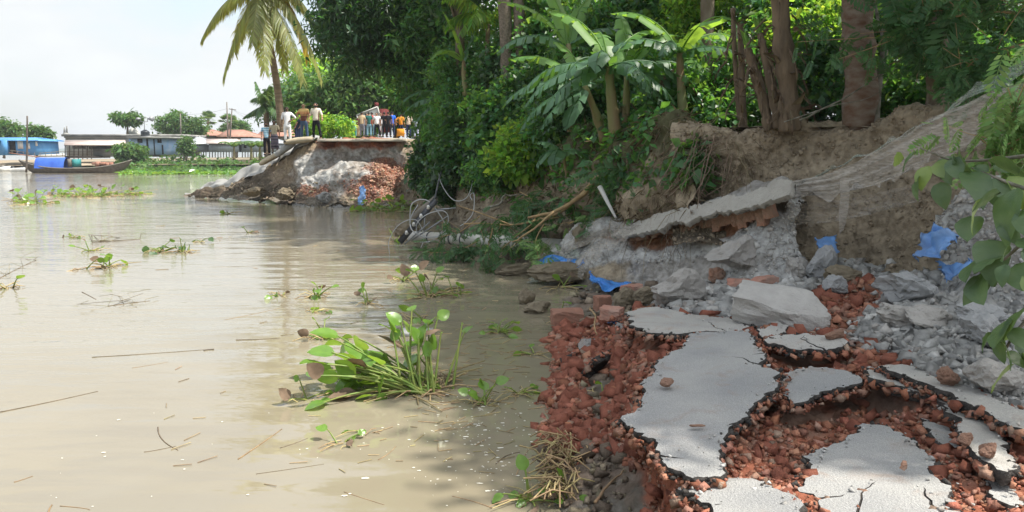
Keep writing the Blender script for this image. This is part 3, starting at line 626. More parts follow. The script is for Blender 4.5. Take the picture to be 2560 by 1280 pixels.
slab('big asphalt slab with two short cracks in the lower corner', z2([(610, 790), (720, 800), (800, 840), (900, 900), (960, 950), (1010, 1010), (1000, 1060), (1060, 1130), (1100, 1190), (1140, 1280), (1150, 1420), (500, 1420), (420, 1270), (350, 1210), (270, 1170), (275, 1110), (320, 1080), (310, 1010), (340, 960), (480, 900), (540, 870), (600, 840)]),
     [(2150, 1058, .66), (2000, 1230, .70), (2380, 1250, .76)], seed=4, notches=[(9, z2([(1000, 1270), (960, 1200), (940, 1140)])), (13, z2([(490, 1190), (510, 1180)])), (11, z2([(610, 1240), (600, 1180), (690, 1110)]))])
slab('middle-sized asphalt slab balanced over the red brick pit', z2([(150, 530), (240, 490), (340, 470), (450, 485), (540, 500), (570, 540), (520, 590), (430, 610), (330, 640), (240, 680), (190, 640), (150, 600)]),
     [(1950, 940, .72), (2130, 940, .76), (1990, 1000, .70)], seed=5, jag=.022)
slab('pale cracked asphalt plate with a thick tar edge', z2([(80, 340), (140, 310), (220, 300), (320, 290), (450, 310), (505, 340), (490, 370), (410, 390), (330, 380), (240, 385), (150, 355)]),
     [(1920, 855, .78), (2100, 850, .84), (2000, 832, .84)], mats=('asphalt_dusty', 'tar'), seed=6, thick=.065, notches=[(7, z2([(275, 330), (290, 305)]))])
slab('long asphalt strip between the two dark cracks', z2([(640, 480), (700, 492), (850, 565), (960, 612), (1100, 672), (1270, 780), (1360, 860), (1395, 895), (1440, 960), (1440, 1010), (1400, 1060), (1340, 1010), (1250, 940), (1200, 870), (1160, 780), (1090, 720), (1000, 650), (900, 610), (780, 565), (650, 535)]),
     [(2180, 930, .80), (2420, 1050, .82), (2520, 1160, .84)], mats=('asphalt_dusty', 'tar'), seed=7, thick=.07)
slab('narrow tilted asphalt strip sloping into the crack', z2([(960, 760), (1080, 830), (1200, 940), (1300, 1050), (1400, 1120), (1480, 1230), (1420, 1240), (1300, 1120), (1180, 1000), (1080, 920), (1000, 850), (950, 800)]),
     [(2310, 1045, .70), (2440, 1150, .72), (2530, 1260, .74)], seed=8, thick=.08)
slab('sand covered edge of asphalt above the upper crack', z2([(700, 470), (850, 470), (1000, 520), (1200, 590), (1400, 680), (1560, 740), (1600, 840), (1500, 830), (1380, 775), (1240, 700), (1100, 628), (980, 588), (850, 528)]),
     [(2200, 915, .86), (2420, 1010, .90), (2560, 1060, .92)], mats=('asphalt_dusty', 'tar'), seed=9, thick=.065)
slab('dark asphalt chunk sunk in the rubble by the lower crack', z2([(1080, 1150), (1180, 1220), (1260, 1300), (1300, 1420), (1180, 1420), (1120, 1280)]), [(2370, 1220, .66), (2450, 1300, .68), (2380, 1330, .70)], seed=10)
slab('small asphalt chunk lying flat below the bricks', z1([(350, 350), (400, 328), (465, 318), (470, 345), (420, 372), (370, 384)]), [(1440, 860, .22), (1490, 850, .26), (1450, 872, .17)], seed=11, thick=.06)
slab('long dark asphalt chunk standing tilted in the rubble', z1([(335, 560), (380, 500), (450, 430), (510, 405), (490, 455), (500, 470), (430, 510), (390, 550)]), [(1432, 953, .10), (1510, 885, .42), (1505, 912, .20)], seed=12, thick=.07)
slab('narrow black asphalt chunk at the waterline', z1([(250, 452), (290, 420), (350, 393), (345, 410), (300, 445), (265, 462)]), [(1395, 905, .10), (1438, 880, .24), (1400, 910, .06)], seed=13, thick=.06)
slab('asphalt crumb beside the blue scrap', z1([(540, 255), (600, 240), (630, 215), (640, 270), (560, 275)]), [(1525, 818, .34), (1565, 800, .48), (1560, 824, .36)], seed=14, thick=.05)
slab('small broken asphalt plate under the sunlit sand', z2([(30, 270), (90, 262), (130, 235), (200, 250), (190, 290), (110, 312), (60, 315)]), [(1895, 825, .78), (1965, 815, .80), (1940, 842, .76)], mats=('asphalt_dusty', 'tar'), seed=15)

mat('crust', (.46, .445, .41), .95, (.33, .31, .275), sc=4, det=9, contrast=1.0, bump=1.0, bsc=22, bdet=8, spec=.05, bdist=.05)
slab('long sand crusted ledge sloping down along the top of the collapsed ridge', [(1478, 572), (1540, 560), (1600, 547), (1720, 518), (1850, 485), (1950, 450), (1985, 460), (1978, 488), (1930, 500), (1860, 517), (1780, 536), (1700, 556), (1640, 572), (1600, 590), (1540, 592)],
     [(1600, 547, 1.36), (1955, 452, 2.16), (1720, 552, 1.48)], thick=.085, mats=('crust', 'crust'), seed=61, jag=.02, wav=.06, dz=.015, name='sand_ledge', cat='ledge')
# ---------------------------------------------------------------- loose fragments
def chip_proto(seed, sx=1., sy=.8, sz=.6, j=.42):
    r = rs(seed); V = np.array([[x, y, z] for x in (-1, 1) for y in (-1, 1) for z in (-1, 1)], float) * .5
    V = V * (1 + r.normal(0, j, V.shape)) * [sx, sy, sz]; V += r.normal(0, .05, V.shape)
    F = np.array([[0, 1, 3], [0, 3, 2], [4, 6, 7], [4, 7, 5], [0, 4, 5], [0, 5, 1], [2, 3, 7], [2, 7, 6], [0, 2, 6], [0, 6, 4], [1, 5, 7], [1, 7, 3]])
    return V, F
CH = [chip_proto(100 + i, 1, rs(i).uniform(.55, .95), rs(i + 50).uniform(.35, .75)) for i in range(10)]
def proj(P):
    q = P - np.array([0, 0, CAMH]); f = q[:, 1] * _cp - q[:, 2] * _sp; up = q[:, 1] * _sp + q[:, 2] * _cp
    return 1280 + FPX * q[:, 0] / f, 640 - FPX * up / f, f
def fragments(name, P, wt, count, size, matn, label, cat, group, stuffname, stufflabel, seed, indiv=300, lift=.2, rmax=.12):
    r = rs(seed); px, py, dep = proj(P)
    ok = (px > 1250) & (px < 2600) & (py < 1330) & (P[:, 2] > -.05)
    p = np.where(ok, wt, 0); p = p / p.sum()
    idx = r.choice(len(P), count, p=p); T = P[idx] + r.normal(0, .02, (count, 3)) * [1, 1, .2]
    dead = np.zeros(count, bool)
    for O in SLABS:
        c = np.zeros(count, bool); j = len(O) - 1
        for i in range(len(O)):
            c ^= ((O[i, 1] > T[:, 1]) != (O[j, 1] > T[:, 1])) & (T[:, 0] < (O[j, 0] - O[i, 0]) * (T[:, 1] - O[i, 1]) / (O[j, 1] - O[i, 1] + 1e-12) + O[i, 0]); j = i
        dead |= c
    T[dead, 2] -= .09
    S = np.clip(np.exp(r.normal(math.log(size), .72, count)), .008, rmax) * np.clip(dep[idx] / 6.5, .55, 1.25)
    T[:, 2] += S * lift
    R_ = rot(r.uniform(0, 6.28, count), r.normal(0, .5, count), r.normal(0, .5, count)); var = r.integers(0, 10, count)
    S[dead] *= .5; scr = S / dep[idx] * (~dead) * ((px[idx] > 1280) & (px[idx] < 2555) & (py[idx] < 1275))
    order = np.argsort(-scr); big, rest = order[:indiv], order[indiv:]
    mes = []
    for k in range(10):
        me = mesh_np(name, *CH[k]); me.materials.append(MT[matn]); mes.append(me)
    for i in big:
        o = bpy.data.objects.new(name, mes[var[i]]); COL.objects.link(o)
        o.matrix_world = Matrix.Translation(T[i]) @ Matrix(R_[i].tolist()).to_4x4() @ Matrix.Scale(float(S[i]), 4)
        tag(o, label, cat, group)
    mb = MB()
    for k in range(10):
        s = rest[var[rest] == k]
        if len(s): V, F = scatter(CH[k], R_[s], S[s], T[s]); mb.add(V, F[0])
    tag(mb.build(stuffname, MT[matn]), stufflabel, kind='stuff')
ci = {c: i for i, c in enumerate(CODES)}
# crumbs of brick and tar lying along and on the broken slab edges
def edge_crumbs(name, label, matn, per, size, off, dz, seed):
    r = rs(seed); T = []
    for E in SLAB_EDGES:
        c = E.mean(0); k = int(len(E) * per); i = r.integers(0, len(E), k); d = E[i] - c; d /= np.linalg.norm(d, axis=1)[:, None] + 1e-9
        T.append(E[i] + d * r.normal(off, .03, (k, 1)) + np.stack([r.normal(0, .01, k), r.normal(0, .01, k), r.normal(dz, .012, k)], 1))
    T = np.concatenate(T); n = len(T); S = np.clip(np.exp(r.normal(math.log(size), .6, n)), .005, size * 3); var = r.integers(0, 10, n); R_ = rot(r.uniform(0, 6.28, n), r.normal(0, .6, n), r.normal(0, .6, n)); mb = MB()
    for k in range(10):
        q = np.where(var == k)[0]; V, F = scatter(CH[k], R_[q], S[q], T[q]); mb.add(V, F[0])
    tag(mb.build(name, MT[matn]), label, kind='stuff')
edge_crumbs('brick_crumbs', 'red brick crumbs along the broken slab edges', 'brick', 2.6, .02, .03, -.045, 81)
edge_crumbs('tar_crumbs', 'black tar crumbs along the broken slab edges', 'tar', 1.2, .013, .01, -.03, 82)
edge_crumbs('grit', 'grey grit lying on the slabs near their edges', 'clod', .35, .008, -.05, .006, 83)
fragments('brick_fragment', Pg, wg[:, ci['r']] ** 2 * (1 + 1.5 * (proj(Pg)[0] < 1620)), 21000, .022, 'brick', 'red brick fragment in the loose rubble of the broken road', 'brick fragment', 'red brick fragments of the road bed',
          'brick_rubble', 'small red brick rubble between the asphalt slabs', 21)
fragments('sand_clod', Pg, wg[:, ci['g']] ** 2 + .25 * wg[:, ci['p']], 11000, .030, 'clod', 'grey sandy clod on the rubble slope behind the slabs', 'clod', 'grey clods of sand on the slope',
          'clod_rubble', 'fine grey sandy clods and gravel on the slope', 22)
fragments('mud_lump', Pg, wg[:, ci['t']], 600, .03, 'clod_brown', 'brown muddy lump at the water edge', 'clod', 'brown mud lumps at the water edge', 'mud_rubble', 'fine wet mud crumbs at the water edge', 23, indiv=30)
# crumbs on the ridge, the earth cliff and the far bank
def crumbs(name, P, wt, count, size, matn, label, seed):
    r = rs(seed); p = wt / wt.sum(); idx = r.choice(len(P), count, p=p); T = P[idx]; S = np.clip(np.exp(r.normal(math.log(size), .5, count)), .01, size * 3.5)
    mb = MB(); var = r.integers(0, 10, count); R_ = rot(r.uniform(0, 6.28, count), r.normal(0, .6, count), r.normal(0, .6, count))
    for k in range(10):
        s = np.where(var == k)[0]; V, F = scatter(CH[k], R_[s], S[s], T[s]); mb.add(V, F[0])
    tag(mb.build(name, MT[matn]), label, kind='stuff')
crumbs('ridge_rubble', Pr, wr[:, ci['g']] + .02, 1800, .022, 'clod', 'grey sand crumbs clinging to the collapsed ridge', 31)
crumbs('cliff_dirt', Pc, np.ones(len(Pc)), 5000, .022, 'clod_earth', 'brown dirt crumbs on the earth cliff', 32)
_fx = proj(Pf)
_heap = ((_fx[1] > 425) & (_fx[0] > 560) & (_fx[0] < 1030)).astype(float)
crumbs('far_brick_rubble', Pf, wf[:, ci['r']] * (_fx[1] > 395) + 1e-6, 4500, .036, 'brick_dusty', 'red brick rubble spilled down the far washed out bank', 33)
crumbs('far_mud_rubble', Pf, _heap * (_fx[1] > 455) + .002, 600, .06, 'clod_brown', 'grey brown clods at the foot of the far washed out bank', 34)
crumbs('bluff_rubble', Ps, np.ones(len(Ps)), 1500, .03, 'clod', 'grey crumbs on the sand bluff', 35)

def rock_mesh(name, seed, d, ang=.3, sub=2):
    r = rs(seed); bm = bmesh.new()
    if ang < .1:
        bmesh.ops.create_cube(bm, size=1.0); bmesh.ops.subdivide_edges(bm, edges=bm.edges[:], cuts=9, use_grid_fill=True)
    else: bmesh.ops.create_icosphere(bm, subdivisions=4, radius=.72)
    V = np.array([v.co[:] for v in bm.verts])
    if ang >= .1:
        for ax in range(3): V[:, ax] *= 1 + r.normal(0, .06)
        for k in range(11):
            n = r.normal(0, 1, 3); n /= np.linalg.norm(n); dd = r.uniform(.36, .56); e = V @ n - dd; V = V - np.clip(e, 0, None)[:, None] * n * .93
        V = V + V / (np.linalg.norm(V, axis=1)[:, None] + 1e-6) * (.07 * fbm(V + seed, 2.6, 5, .65) - .10 * np.abs(fbm(V + seed * 2, 3.2, 4, .65)))[:, None]
    else:
        for k in range(5 if ang != .06 else 9):
            n = r.normal(0, 1, 3); n /= np.linalg.norm(n); dd = r.uniform(.55, .7) if ang != .06 else r.uniform(.36, .56); e = V @ n - dd; V = V - np.clip(e, 0, None)[:, None] * n
        V = V + V * (.07 * fbm(V + seed, 3, 5, .65) - .05 * np.abs(fbm(V + seed + 3, 5, 3)))[:, None]
    V *= d
    for v, c in zip(bm.verts, V): v.co = c
    me = bpy.data.meshes.new(name); bm.to_mesh(me); bm.free(); return me
def rock(name, label, cat, px, py, dims, matn, rz=0., rx=0., ry=0., z=None, seed=1, group=None, ang=.16, Y=None):
    """px,py: the point where it rests"""
    if Y is not None: p = PY(px, py, Y)
    else:
        p = PZ(px, py, z if z is not None else .5)
        if z is None:
            for _ in range(6): p = PZ(px, py, gz(p[0], p[1]))
    o = add(name, rock_mesh(name, seed, dims, ang), MT[matn])
    o.location = Vector(p.tolist()) + Vector((0, 0, dims[2] * .42)); o.rotation_euler = (rx, ry, rz)
    return tag(o, label, cat, group)
rock('sand_block', 'largest pale grey sand block, just behind the largest asphalt slab', 'block', 1955, 812, (.95, .6, .4), 'clod', rz=-.45, rx=.3, ry=.12, seed=3, ang=.06)
rock('sand_block', 'ribbed grey sand block left of the largest sand block', 'block', 1690, 762, (.62, .45, .46), 'clod', rz=.3, seed=5)
rock('sand_block', 'narrow grey block standing upright by the blue cloth', 'block', 2050, 704, (.3, .22, .46), 'stone', rz=.3, ry=.2, seed=7)
rock('sand_block', 'dark grey angular block at the foot of the earth cliff', 'block', 2235, 690, (.75, .5, .42), 'stone', rz=.4, rx=.2, seed=8)
rock('sand_block', 'dark grey pointed block in front of the angular block', 'block', 2265, 752, (.5, .4, .34), 'stone', rz=-.3, rx=-.2, seed=9)
rock('sand_block', 'flat brownish block beside the upright grey block', 'block', 2105, 714, (.5, .26, .24), 'clod_brown', rz=.05, seed=10)
rock('sand_block', 'small dark wedge in front of the flat brownish block', 'block', 2080, 738, (.28, .24, .22), 'stone', rz=.6, rx=.4, seed=11)
rock('sand_block', 'round grey lump at the shoulder of the ridge', 'block', 1845, 668, (.75, .5, .42), 'clod', rz=.2, seed=12, Y=10.5)
rock('sand_block', 'pale flat sand slab in the middle of the clod slope', 'block', 2320, 812, (.36, .3, .16), 'clod', rz=.3, rx=.4, seed=13)
rock('sand_block', 'pale angular lump above the flat sand slab', 'block', 2250, 812, (.38, .26, .2), 'clod', rz=-.4, ry=.3, seed=14)
rock('sand_block', 'grey lump on the clod slope near the upper crack', 'block', 2470, 968, (.34, .26, .2), 'clod', rz=.2, seed=15)
rock('sand_block', 'wide grey lump under the big leaves', 'block', 2455, 852, (.36, .28, .2), 'stone', rz=.8, seed=16)
rock('sand_block', 'dark stone half buried below the sand bluff', 'block', 2440, 808, (.4, .26, .18), 'stone', rz=.1, seed=17)
rock('sand_block', 'grey boulder at the right end of the ridge', 'block', 1990, 690, (.3, .3, .3), 'clod', rz=.1, seed=18, Y=9.75)
rock('brick', 'dark red brick lying before the ridge on the sand', 'brick', 1905, 718, (.36, .2, .16), 'brick_dusty', rz=.05, ang=.06, seed=21)
rock('brick', 'reddish brick half buried beside the dark red brick', 'brick', 1850, 722, (.34, .2, .14), 'brick_dusty', rz=-.3, ang=.08, seed=22)
rock('brick', 'rounded red masonry lump at the foot of the ridge', 'brick', 1788, 708, (.26, .2, .24), 'brick_dusty', rz=.3, ang=.14, seed=23)
rock('brick', 'largest red brick piece, half in the mud at the waterline', 'brick', 1418, 806, (.46, .26, .2), 'brick', rz=.15, ang=.07, seed=24)
rock('brick', 'upright red brick on the muddy rubble', 'brick', 1506, 774, (.22, .18, .22), 'brick', rz=.4, ang=.07, seed=25)
rock('brick', 'brown brick rubble lump above the upright brick', 'brick', 1560, 768, (.32, .24, .24), 'clod_brown', rz=.6, seed=26)
rock('brick', 'dusty brick lump next to the ribbed block', 'brick', 1605, 762, (.34, .26, .24), 'clod_brown', rz=.1, seed=27)
rock('brick', 'dusty red brick behind the muddy bricks', 'brick', 1580, 738, (.34, .2, .18), 'brick_dusty', rz=.2, ang=.08, seed=28)
rock('brick', 'muddy red brick under the upright brick', 'brick', 1528, 796, (.28, .2, .16), 'brick_dusty', rz=-.5, ang=.08, seed=29)
rock('mud_clod', 'torn brown root clod standing in the shallow water', 'clod', 1345, 784, (.36, .3, .2), 'clod_brown', z=-.03, rz=.2, ang=.25, seed=41)
rock('mud_clod', 'dark mud clod behind the torn root clod', 'clod', 1318, 762, (.26, .2, .26), 'clod_brown', z=-.03, rz=.9, ang=.3, seed=42)
rock('mud_clod', 'wide brown mud block under the blue sheet on the shore', 'clod', 1410, 702, (1.0, .6, .34), 'clod_brown', rz=.1, seed=43, Y=14.0)
rock('mud_clod', 'earth lump on top of the net by the ridge', 'clod', 1465, 610, (.4, .36, .36), 'clod_brown', rz=.1, seed=44, Y=14.5)
rock('mud_clod', 'earth lump sitting above the left end of the ridge', 'clod', 1415, 585, (.34, .3, .3), 'clod_brown', seed=45, Y=15.3)
rock('mud_clod', 'round tan clod at the foot of the far bank', 'clod', 640, 488, (.9, .7, .4), 'clod_brown', rz=.2, seed=46, Y=37.0)
rock('mud_clod', 'dark clod right of the round tan clod', 'clod', 710, 496, (.8, .6, .5), 'clod_brown', rz=.7, seed=47, Y=35.8)
rock('mud_clod', 'dark clod below the red rubble of the far bank', 'clod', 815, 503, (.7, .5, .5), 'stone', rz=.7, seed=48, Y=34.4)
rock('mud_clod', 'mud hump beside the fallen pole', 'clod', 1015, 592, (.7, .5, .4), 'clod_brown', rz=.2, seed=49, z=-.05)
rock('mud_clod', 'mud hump where the net meets the water', 'clod', 1280, 690, (.9, .7, .3), 'clod_brown', rz=.4, seed=50, z=-.05)
rock('brick', 'red brick lump lying on the largest asphalt slab', 'brick', 1665, 962, (.09, .07, .06), 'brick', z=.70, rz=.4, seed=51)
rock('brick', 'flat red brick flake on the largest asphalt slab', 'brick', 1742, 1066, (.085, .035, .015), 'brick', z=.70, rz=-.1, seed=52)
rock('brick', 'tiny pinkish brick bit on the cracked corner slab', 'brick', 2258, 1172, (.045, .04, .04), 'brick_dusty', z=.73, rz=.5, seed=53)
rock('brick', 'round red brick lump on the sand covered asphalt edge', 'brick', 2370, 955, (.12, .11, .1), 'brick', z=.88, rz=.5, seed=54)
rock('brick', 'orange brick piece behind the pale cracked plate', 'brick', 2090, 845, (.17, .1, .08), 'brick', z=.82, rz=.2, seed=55)
rock('brick', 'red brick piece on the long asphalt strip', 'brick', 2470, 1138, (.10, .08, .08), 'brick', z=.83, rz=.2, seed=56)
rock('brick', 'dark red brick piece at the end of the long strip', 'brick', 2415, 1105, (.08, .07, .06), 'brick', z=.83, rz=.9, seed=57)
# pieces of the masonry course in the ridge
mc = empty('masonry_course', PY(1780, 570, 11.7), label='slanting course of red brick masonry in the collapsed ridge', cat='masonry')
r = rs(77)
for k in range(22):
    t = k / 21; px = 1580 + 330 * t; top = 574 - 78 * t + r.normal(0, 1.5); hgt = (26 + 28 * t) * r.uniform(.8, 1.15); Y = 13.42 - 2.95 * t
    a, b = PY(px, top, Y), PY(px + 16, top + hgt - 4, Y - .02)
    me = rock_mesh('brick', 300 + k, (abs(b[0] - a[0]) * 1.28, .24, abs(a[2] - b[2])), .05, 1)
    q = add('brick', me, MT['masonry'], mc); q.location = Vector(((a + b) / 2 + [0, -.07 + r.normal(0, .02), -.03]).tolist()); q.rotation_euler = (0, -.16 + r.normal(0, .05), -.62 + r.normal(0, .08))
# ---------------------------------------------------------------- plastic sheets
mat('blue_plastic', (.03, .16, .52), .35, (.06, .25, .62), sc=6, bump=.5, bsc=14, spec=.5)
mat('blue_faded', (.16, .24, .40), .5, (.10, .27, .6), sc=4, contrast=.9, bump=.5, bsc=14, spec=.4)
mat('sheet_grey', (.30, .30, .29), .55, (.2, .195, .18), sc=1.2, bump=.4, bsc=3, spec=.45)
def sheet(name, label, rows, matn, amp=.05, fs=5, nu=24, nv=30, cat='plastic sheet', thick=.006):
    C = np.array([[PY(*p) for p in q] for q in rows])
    A = cat_rom(C, nu); A = np.swapaxes(cat_rom(np.swapaxes(A, 0, 1), nv), 0, 1)
    gu = np.gradient(A, axis=0); gv = np.gradient(A, axis=1); nn = np.cross(gv, gu); nn /= np.linalg.norm(nn, axis=2)[..., None] + 1e-9
    P = A.reshape(-1, 3); nn = nn.reshape(-1, 3); P = P + nn * (amp * (fbm(P, fs, 3) - .9 * np.abs(fbm(P + 9, fs * .8, 3))))[:, None]
    jj = np.zeros((nu, nv, 3)); e = rs(len(label)).normal(0, .02, (nu, 2, 3)); jj[:, 0] += e[:, 0]; jj[:, -1] += e[:, 1]; P = P + jj.reshape(-1, 3)
    i = np.arange(nu - 1)[:, None] * nv; j = np.arange(nv - 1)[None]
    F = np.stack([i + j, i + j + 1, i + nv + j + 1, i + nv + j], -1).reshape(-1, 4)
    o = add(name, mesh_np(name, P, F, smooth=True), MT[matn]); sm = o.modifiers.new('thickness', 'SOLIDIFY'); sm.thickness = thick
    return tag(o, label, cat)
sheet('plastic_sheet', 'crumpled blue plastic sheet under the net on the shore', [[(1335, 652, 14.9), (1380, 640, 14.55), (1430, 650, 14.3), (1465, 648, 14.1)], [(1345, 672, 14.5), (1390, 668, 14.2), (1425, 668, 14.05), (1460, 656, 13.95)], [(1350, 680, 14.4), (1390, 682, 14.0), (1420, 676, 13.95), (1455, 662, 13.9)]], 'blue_plastic', .05)
sheet('plastic_sheet', 'bright blue plastic scrap trailing on the wet mud', [[(1472, 680, 13.3), (1490, 690, 13.2), (1520, 705, 13.0), (1575, 708, 12.8)], [(1478, 696, 13.05), (1500, 712, 12.8), (1525, 720, 12.5), (1580, 714, 12.45)], [(1482, 712, 12.6), (1505, 726, 12.3), (1530, 726, 12.2), (1582, 718, 12.4)]], 'blue_plastic', .05)
sheet('plastic_sheet', 'blue cloth scrap hanging behind the upright grey block', [[(2040, 598, 9.9), (2060, 592, 9.9), (2085, 590, 9.9)], [(2045, 620, 9.75), (2065, 620, 9.7), (2086, 618, 9.75)], [(2050, 640, 9.65), (2070, 648, 9.6), (2084, 652, 9.65)]], 'blue_faded', .05)
sheet('plastic_sheet', 'blue tarpaulin folded over the edge of the sand bluff', [[(2335, 562, 8.2), (2350, 566, 8.15), (2368, 575, 8.0), (2380, 598, 7.9)], [(2305, 615, 8.1), (2325, 610, 8.0), (2350, 615, 7.85), (2385, 618, 7.75)], [(2292, 650, 8.05), (2315, 650, 7.9), (2345, 645, 7.75), (2365, 632, 7.7)]], 'blue_faded', .1, fs=7)
sheet('plastic_sheet', 'strip of blue tarpaulin running down the sand bluff', [[(2345, 650, 7.95), (2375, 662, 7.8), (2420, 675, 7.65)], [(2355, 672, 7.85), (2382, 680, 7.7), (2424, 682, 7.55)], [(2362, 700, 7.75), (2380, 694, 7.65), (2422, 688, 7.5)]], 'blue_faded', .08, fs=7)
sheet('plastic_sheet', 'tiny blue plastic scrap among the red rubble', [[(1530, 790, 9.9), (1545, 788, 9.8)], [(1525, 802, 9.6), (1540, 800, 9.5)], [(1528, 810, 9.4), (1538, 812, 9.4)]], 'blue_plastic', .03)
sheet('plastic_sheet', 'blue and white rag at the foot of the far bank', [[(898, 468, 34.4), (908, 466, 34.3), (915, 470, 34.4)], [(900, 490, 33.9), (908, 488, 33.8), (914, 488, 33.9)], [(895, 512, 33.4), (903, 514, 33.3), (908, 512, 33.4)]], 'blue_faded', .12, fs=3)
sheet('sheet_liner', 'long grey geotextile sheet hanging down the far bank edge', [[(800, 345, 38.2), (740, 352, 38.8), (700, 378, 39.4), (640, 410, 40.4), (560, 448, 41.8), (500, 472, 43.), (462, 487, 43.6)], [(795, 352, 37.0), (745, 362, 37.4), (708, 388, 38.1), (645, 421, 39.2), (565, 456, 40.7), (505, 479, 42.1), (466, 489, 43)], [(780, 360, 36.7), (742, 372, 37.1), (706, 396, 37.8), (643, 430, 38.9), (566, 463, 40.4), (508, 483, 41.8), (470, 490, 42.8)]], 'sheet_grey', .22, fs=1.1, nu=20, nv=90, cat='sheet', thick=.02)
def bag(label, px, py, Y, d, rz, ry, matn, seed):
    bm = bmesh.new(); bmesh.ops.create_uvsphere(bm, u_segments=20, v_segments=12, radius=.5)
    V = np.array([v.co[:] for v in bm.verts]); V = np.sign(V) * np.abs(V * 2) ** .62 * .5
    V *= 1 + .06 * fbm(V + seed, 3, 3)[:, None]; V[:, 2] -= .12 * np.abs(V[:, 0]) ; V *= d
    for v, c in zip(bm.verts, V): v.co = c
    for f in bm.faces: f.smooth = True
    me = bpy.data.meshes.new('sandbag'); bm.to_mesh(me); bm.free()
    o = add('sandbag', me, MT[matn]); o.location = Vector(PY(px, py, Y).tolist()); o.rotation_euler = (0, ry, rz)
    return tag(o, label, 'sandbag', 'sandbags on the far bank edge')
mat('sack', (.42, .36, .26), .85, (.32, .28, .21), sc=3, bump=.4, bsc=20)
bag('grey blue sandbag just under the man in white', 712, 372, 37.0, (1.15, .9, .34), .3, -.6, 'sheet_grey', 1)
bag('pale sandbag at the top of the far bank before the men', 748, 351, 36.9, (1.5, .95, .3), .1, -.12, 'sack', 2)
bag('tan sandbag below the two men on the left', 675, 396, 37.9, (1.2, .9, .28), .2, -.5, 'sack', 3)
# ---------------------------------------------------------------- vegetation makers
def leafp(w=.24, fold=.07, tip=-.06):
    return np.array([[0, 0, 0], [.45, w, fold], [1, 0, tip], [.45, -w, fold]]), np.array([[0, 2, 1], [0, 3, 2]])
LEAF, LEAFN, LEAFW = leafp(), leafp(.15), leafp(.36)
def feather_proto(pairs=9, seed=1):
    r = rs(seed); V = []; F = []
    for k in range(pairs):
        s = .12 + .86 * k / (pairs - 1); ln = .34 * math.sin(math.pi * (.18 + .74 * k / (pairs - 1))) ** .7
        for sd_ in (-1, 1):
            a = math.radians(58) + r.normal(0, .06); d = np.array([math.cos(a), sd_ * math.sin(a), -.25 + r.normal(0, .06)]); p = np.array([s, 0, -.12 * s * s]); q = np.array([-d[1], d[0], 0]) * .052
            b = len(V); V += [p, p + d * ln * .5 + q, p + d * ln, p + d * ln * .5 - q]; F.append([b, b + 1, b + 2, b + 3])
    b = len(V); V += [np.array([0, .006, 0]), np.array([0, -.006, 0]), np.array([1, 0, -.12]), np.array([.5, 0, -.03])]; F.append([b, b + 1, b + 2, b + 3])
    return np.array(V), np.array(F)
FEATHER = feather_proto()
def leafset(T, size, r, proto=LEAF, droop=(.45, .55), var=.3, yaw=None, roll=.6):
    n = len(T); y = r.uniform(0, 2 * np.pi, n) if yaw is None else yaw
    return scatter(proto, rot(y, r.normal(droop[0], droop[1], n), r.normal(0, roll, n)), size * np.exp(r.normal(0, var, n)), T)
def cloud(c, rad, clumps, per, spread, r, shell=.62, lower=-1.0):
    d = r.normal(0, 1, (clumps, 3)); d /= np.linalg.norm(d, axis=1)[:, None]; d[:, 2] = np.where(d[:, 2] < lower, -d[:, 2], d[:, 2])
    C = np.asarray(c) + d * (shell + (1 - shell) * r.random((clumps, 1))) * np.asarray(rad) * (1 + .18 * fbm(d * 1.7 + np.asarray(c), 1, 2))[:, None]
    T = np.repeat(C, per, 0) + np.clip(r.normal(0, 1, (clumps * per, 3)), -2.2, 2.2) * spread * np.array([1, 1, .62])
    return T, C
def tree(name, label, trunk, tr, bark, crowns, cat='tree', group=None, seed=1, limbs=9, lr=.045, seg=12):
    r = rs(seed); trunk = np.asarray(trunk, float); root = empty(name, trunk[0], label=label, cat=cat, group=group)
    pts = cat_rom(trunk, max(10, len(trunk) * 5)); rad = np.interp(np.linspace(0, 1, len(pts)), np.linspace(0, 1, len(tr)), tr)
    pts[1:, :2] += .25 * tr[0] * np.stack([fbm(pts[1:], 1.1, 2), fbm(pts[1:] + 40, 1.1, 2)], 1)
    mb = MB(); mb.tube(pts, rad * (1 + .08 * r.normal(0, 1, len(pts))), seg)
    allC = []
    for cidx, (c, ra, ncl, per, sp, size, matn, proto) in enumerate(crowns):
        T, C = cloud(c, ra, ncl, per, sp, r); allC.append((C, c))
        V, F = leafset(T, size, r, proto)
        add('crown', mesh_np('crown', V, F), MT[matn], root)
    for C, c in allC:
        for k in range(limbs):
            s = pts[int(len(pts) * r.uniform(.6, .98))]; e = C[r.integers(len(C))]; m = (s + e) / 2 + r.normal(0, .25, 3) + [0, 0, .3]
            mb.tube(bez(s, m, e, 7), np.linspace(lr, lr * .25, 7), 5, cap=False)
    mb.build('trunk', MT[bark], root, smooth=True)
    return root
def shrub(name, label, c, rad, ncl, per, sp, size, matn, proto=LEAF, seed=1, group=None, base=None, cat='shrub', stems=7):
    r = rs(seed); c = np.asarray(c, float); b = np.array([c[0], c[1], c[2] - rad[2] * .9]) if base is None else np.asarray(base, float)
    root = empty(name, b, label=label, cat=cat, group=group); T, C = cloud(c, rad, ncl, per, sp, r, .5)
    V, F = leafset(T, size, r, proto); add('foliage', mesh_np('foliage', V, F), MT[matn], root)
    mb = MB()
    for k in range(stems): mb.tube(bez(b + r.normal(0, .1, 3) * [1, 1, .2], (b + C[k]) / 2 + r.normal(0, .15, 3), C[k], 6), np.linspace(.022, .006, 6), 5, cap=False)
    mb.build('stem', MT['bark'], root, smooth=True)
    return root
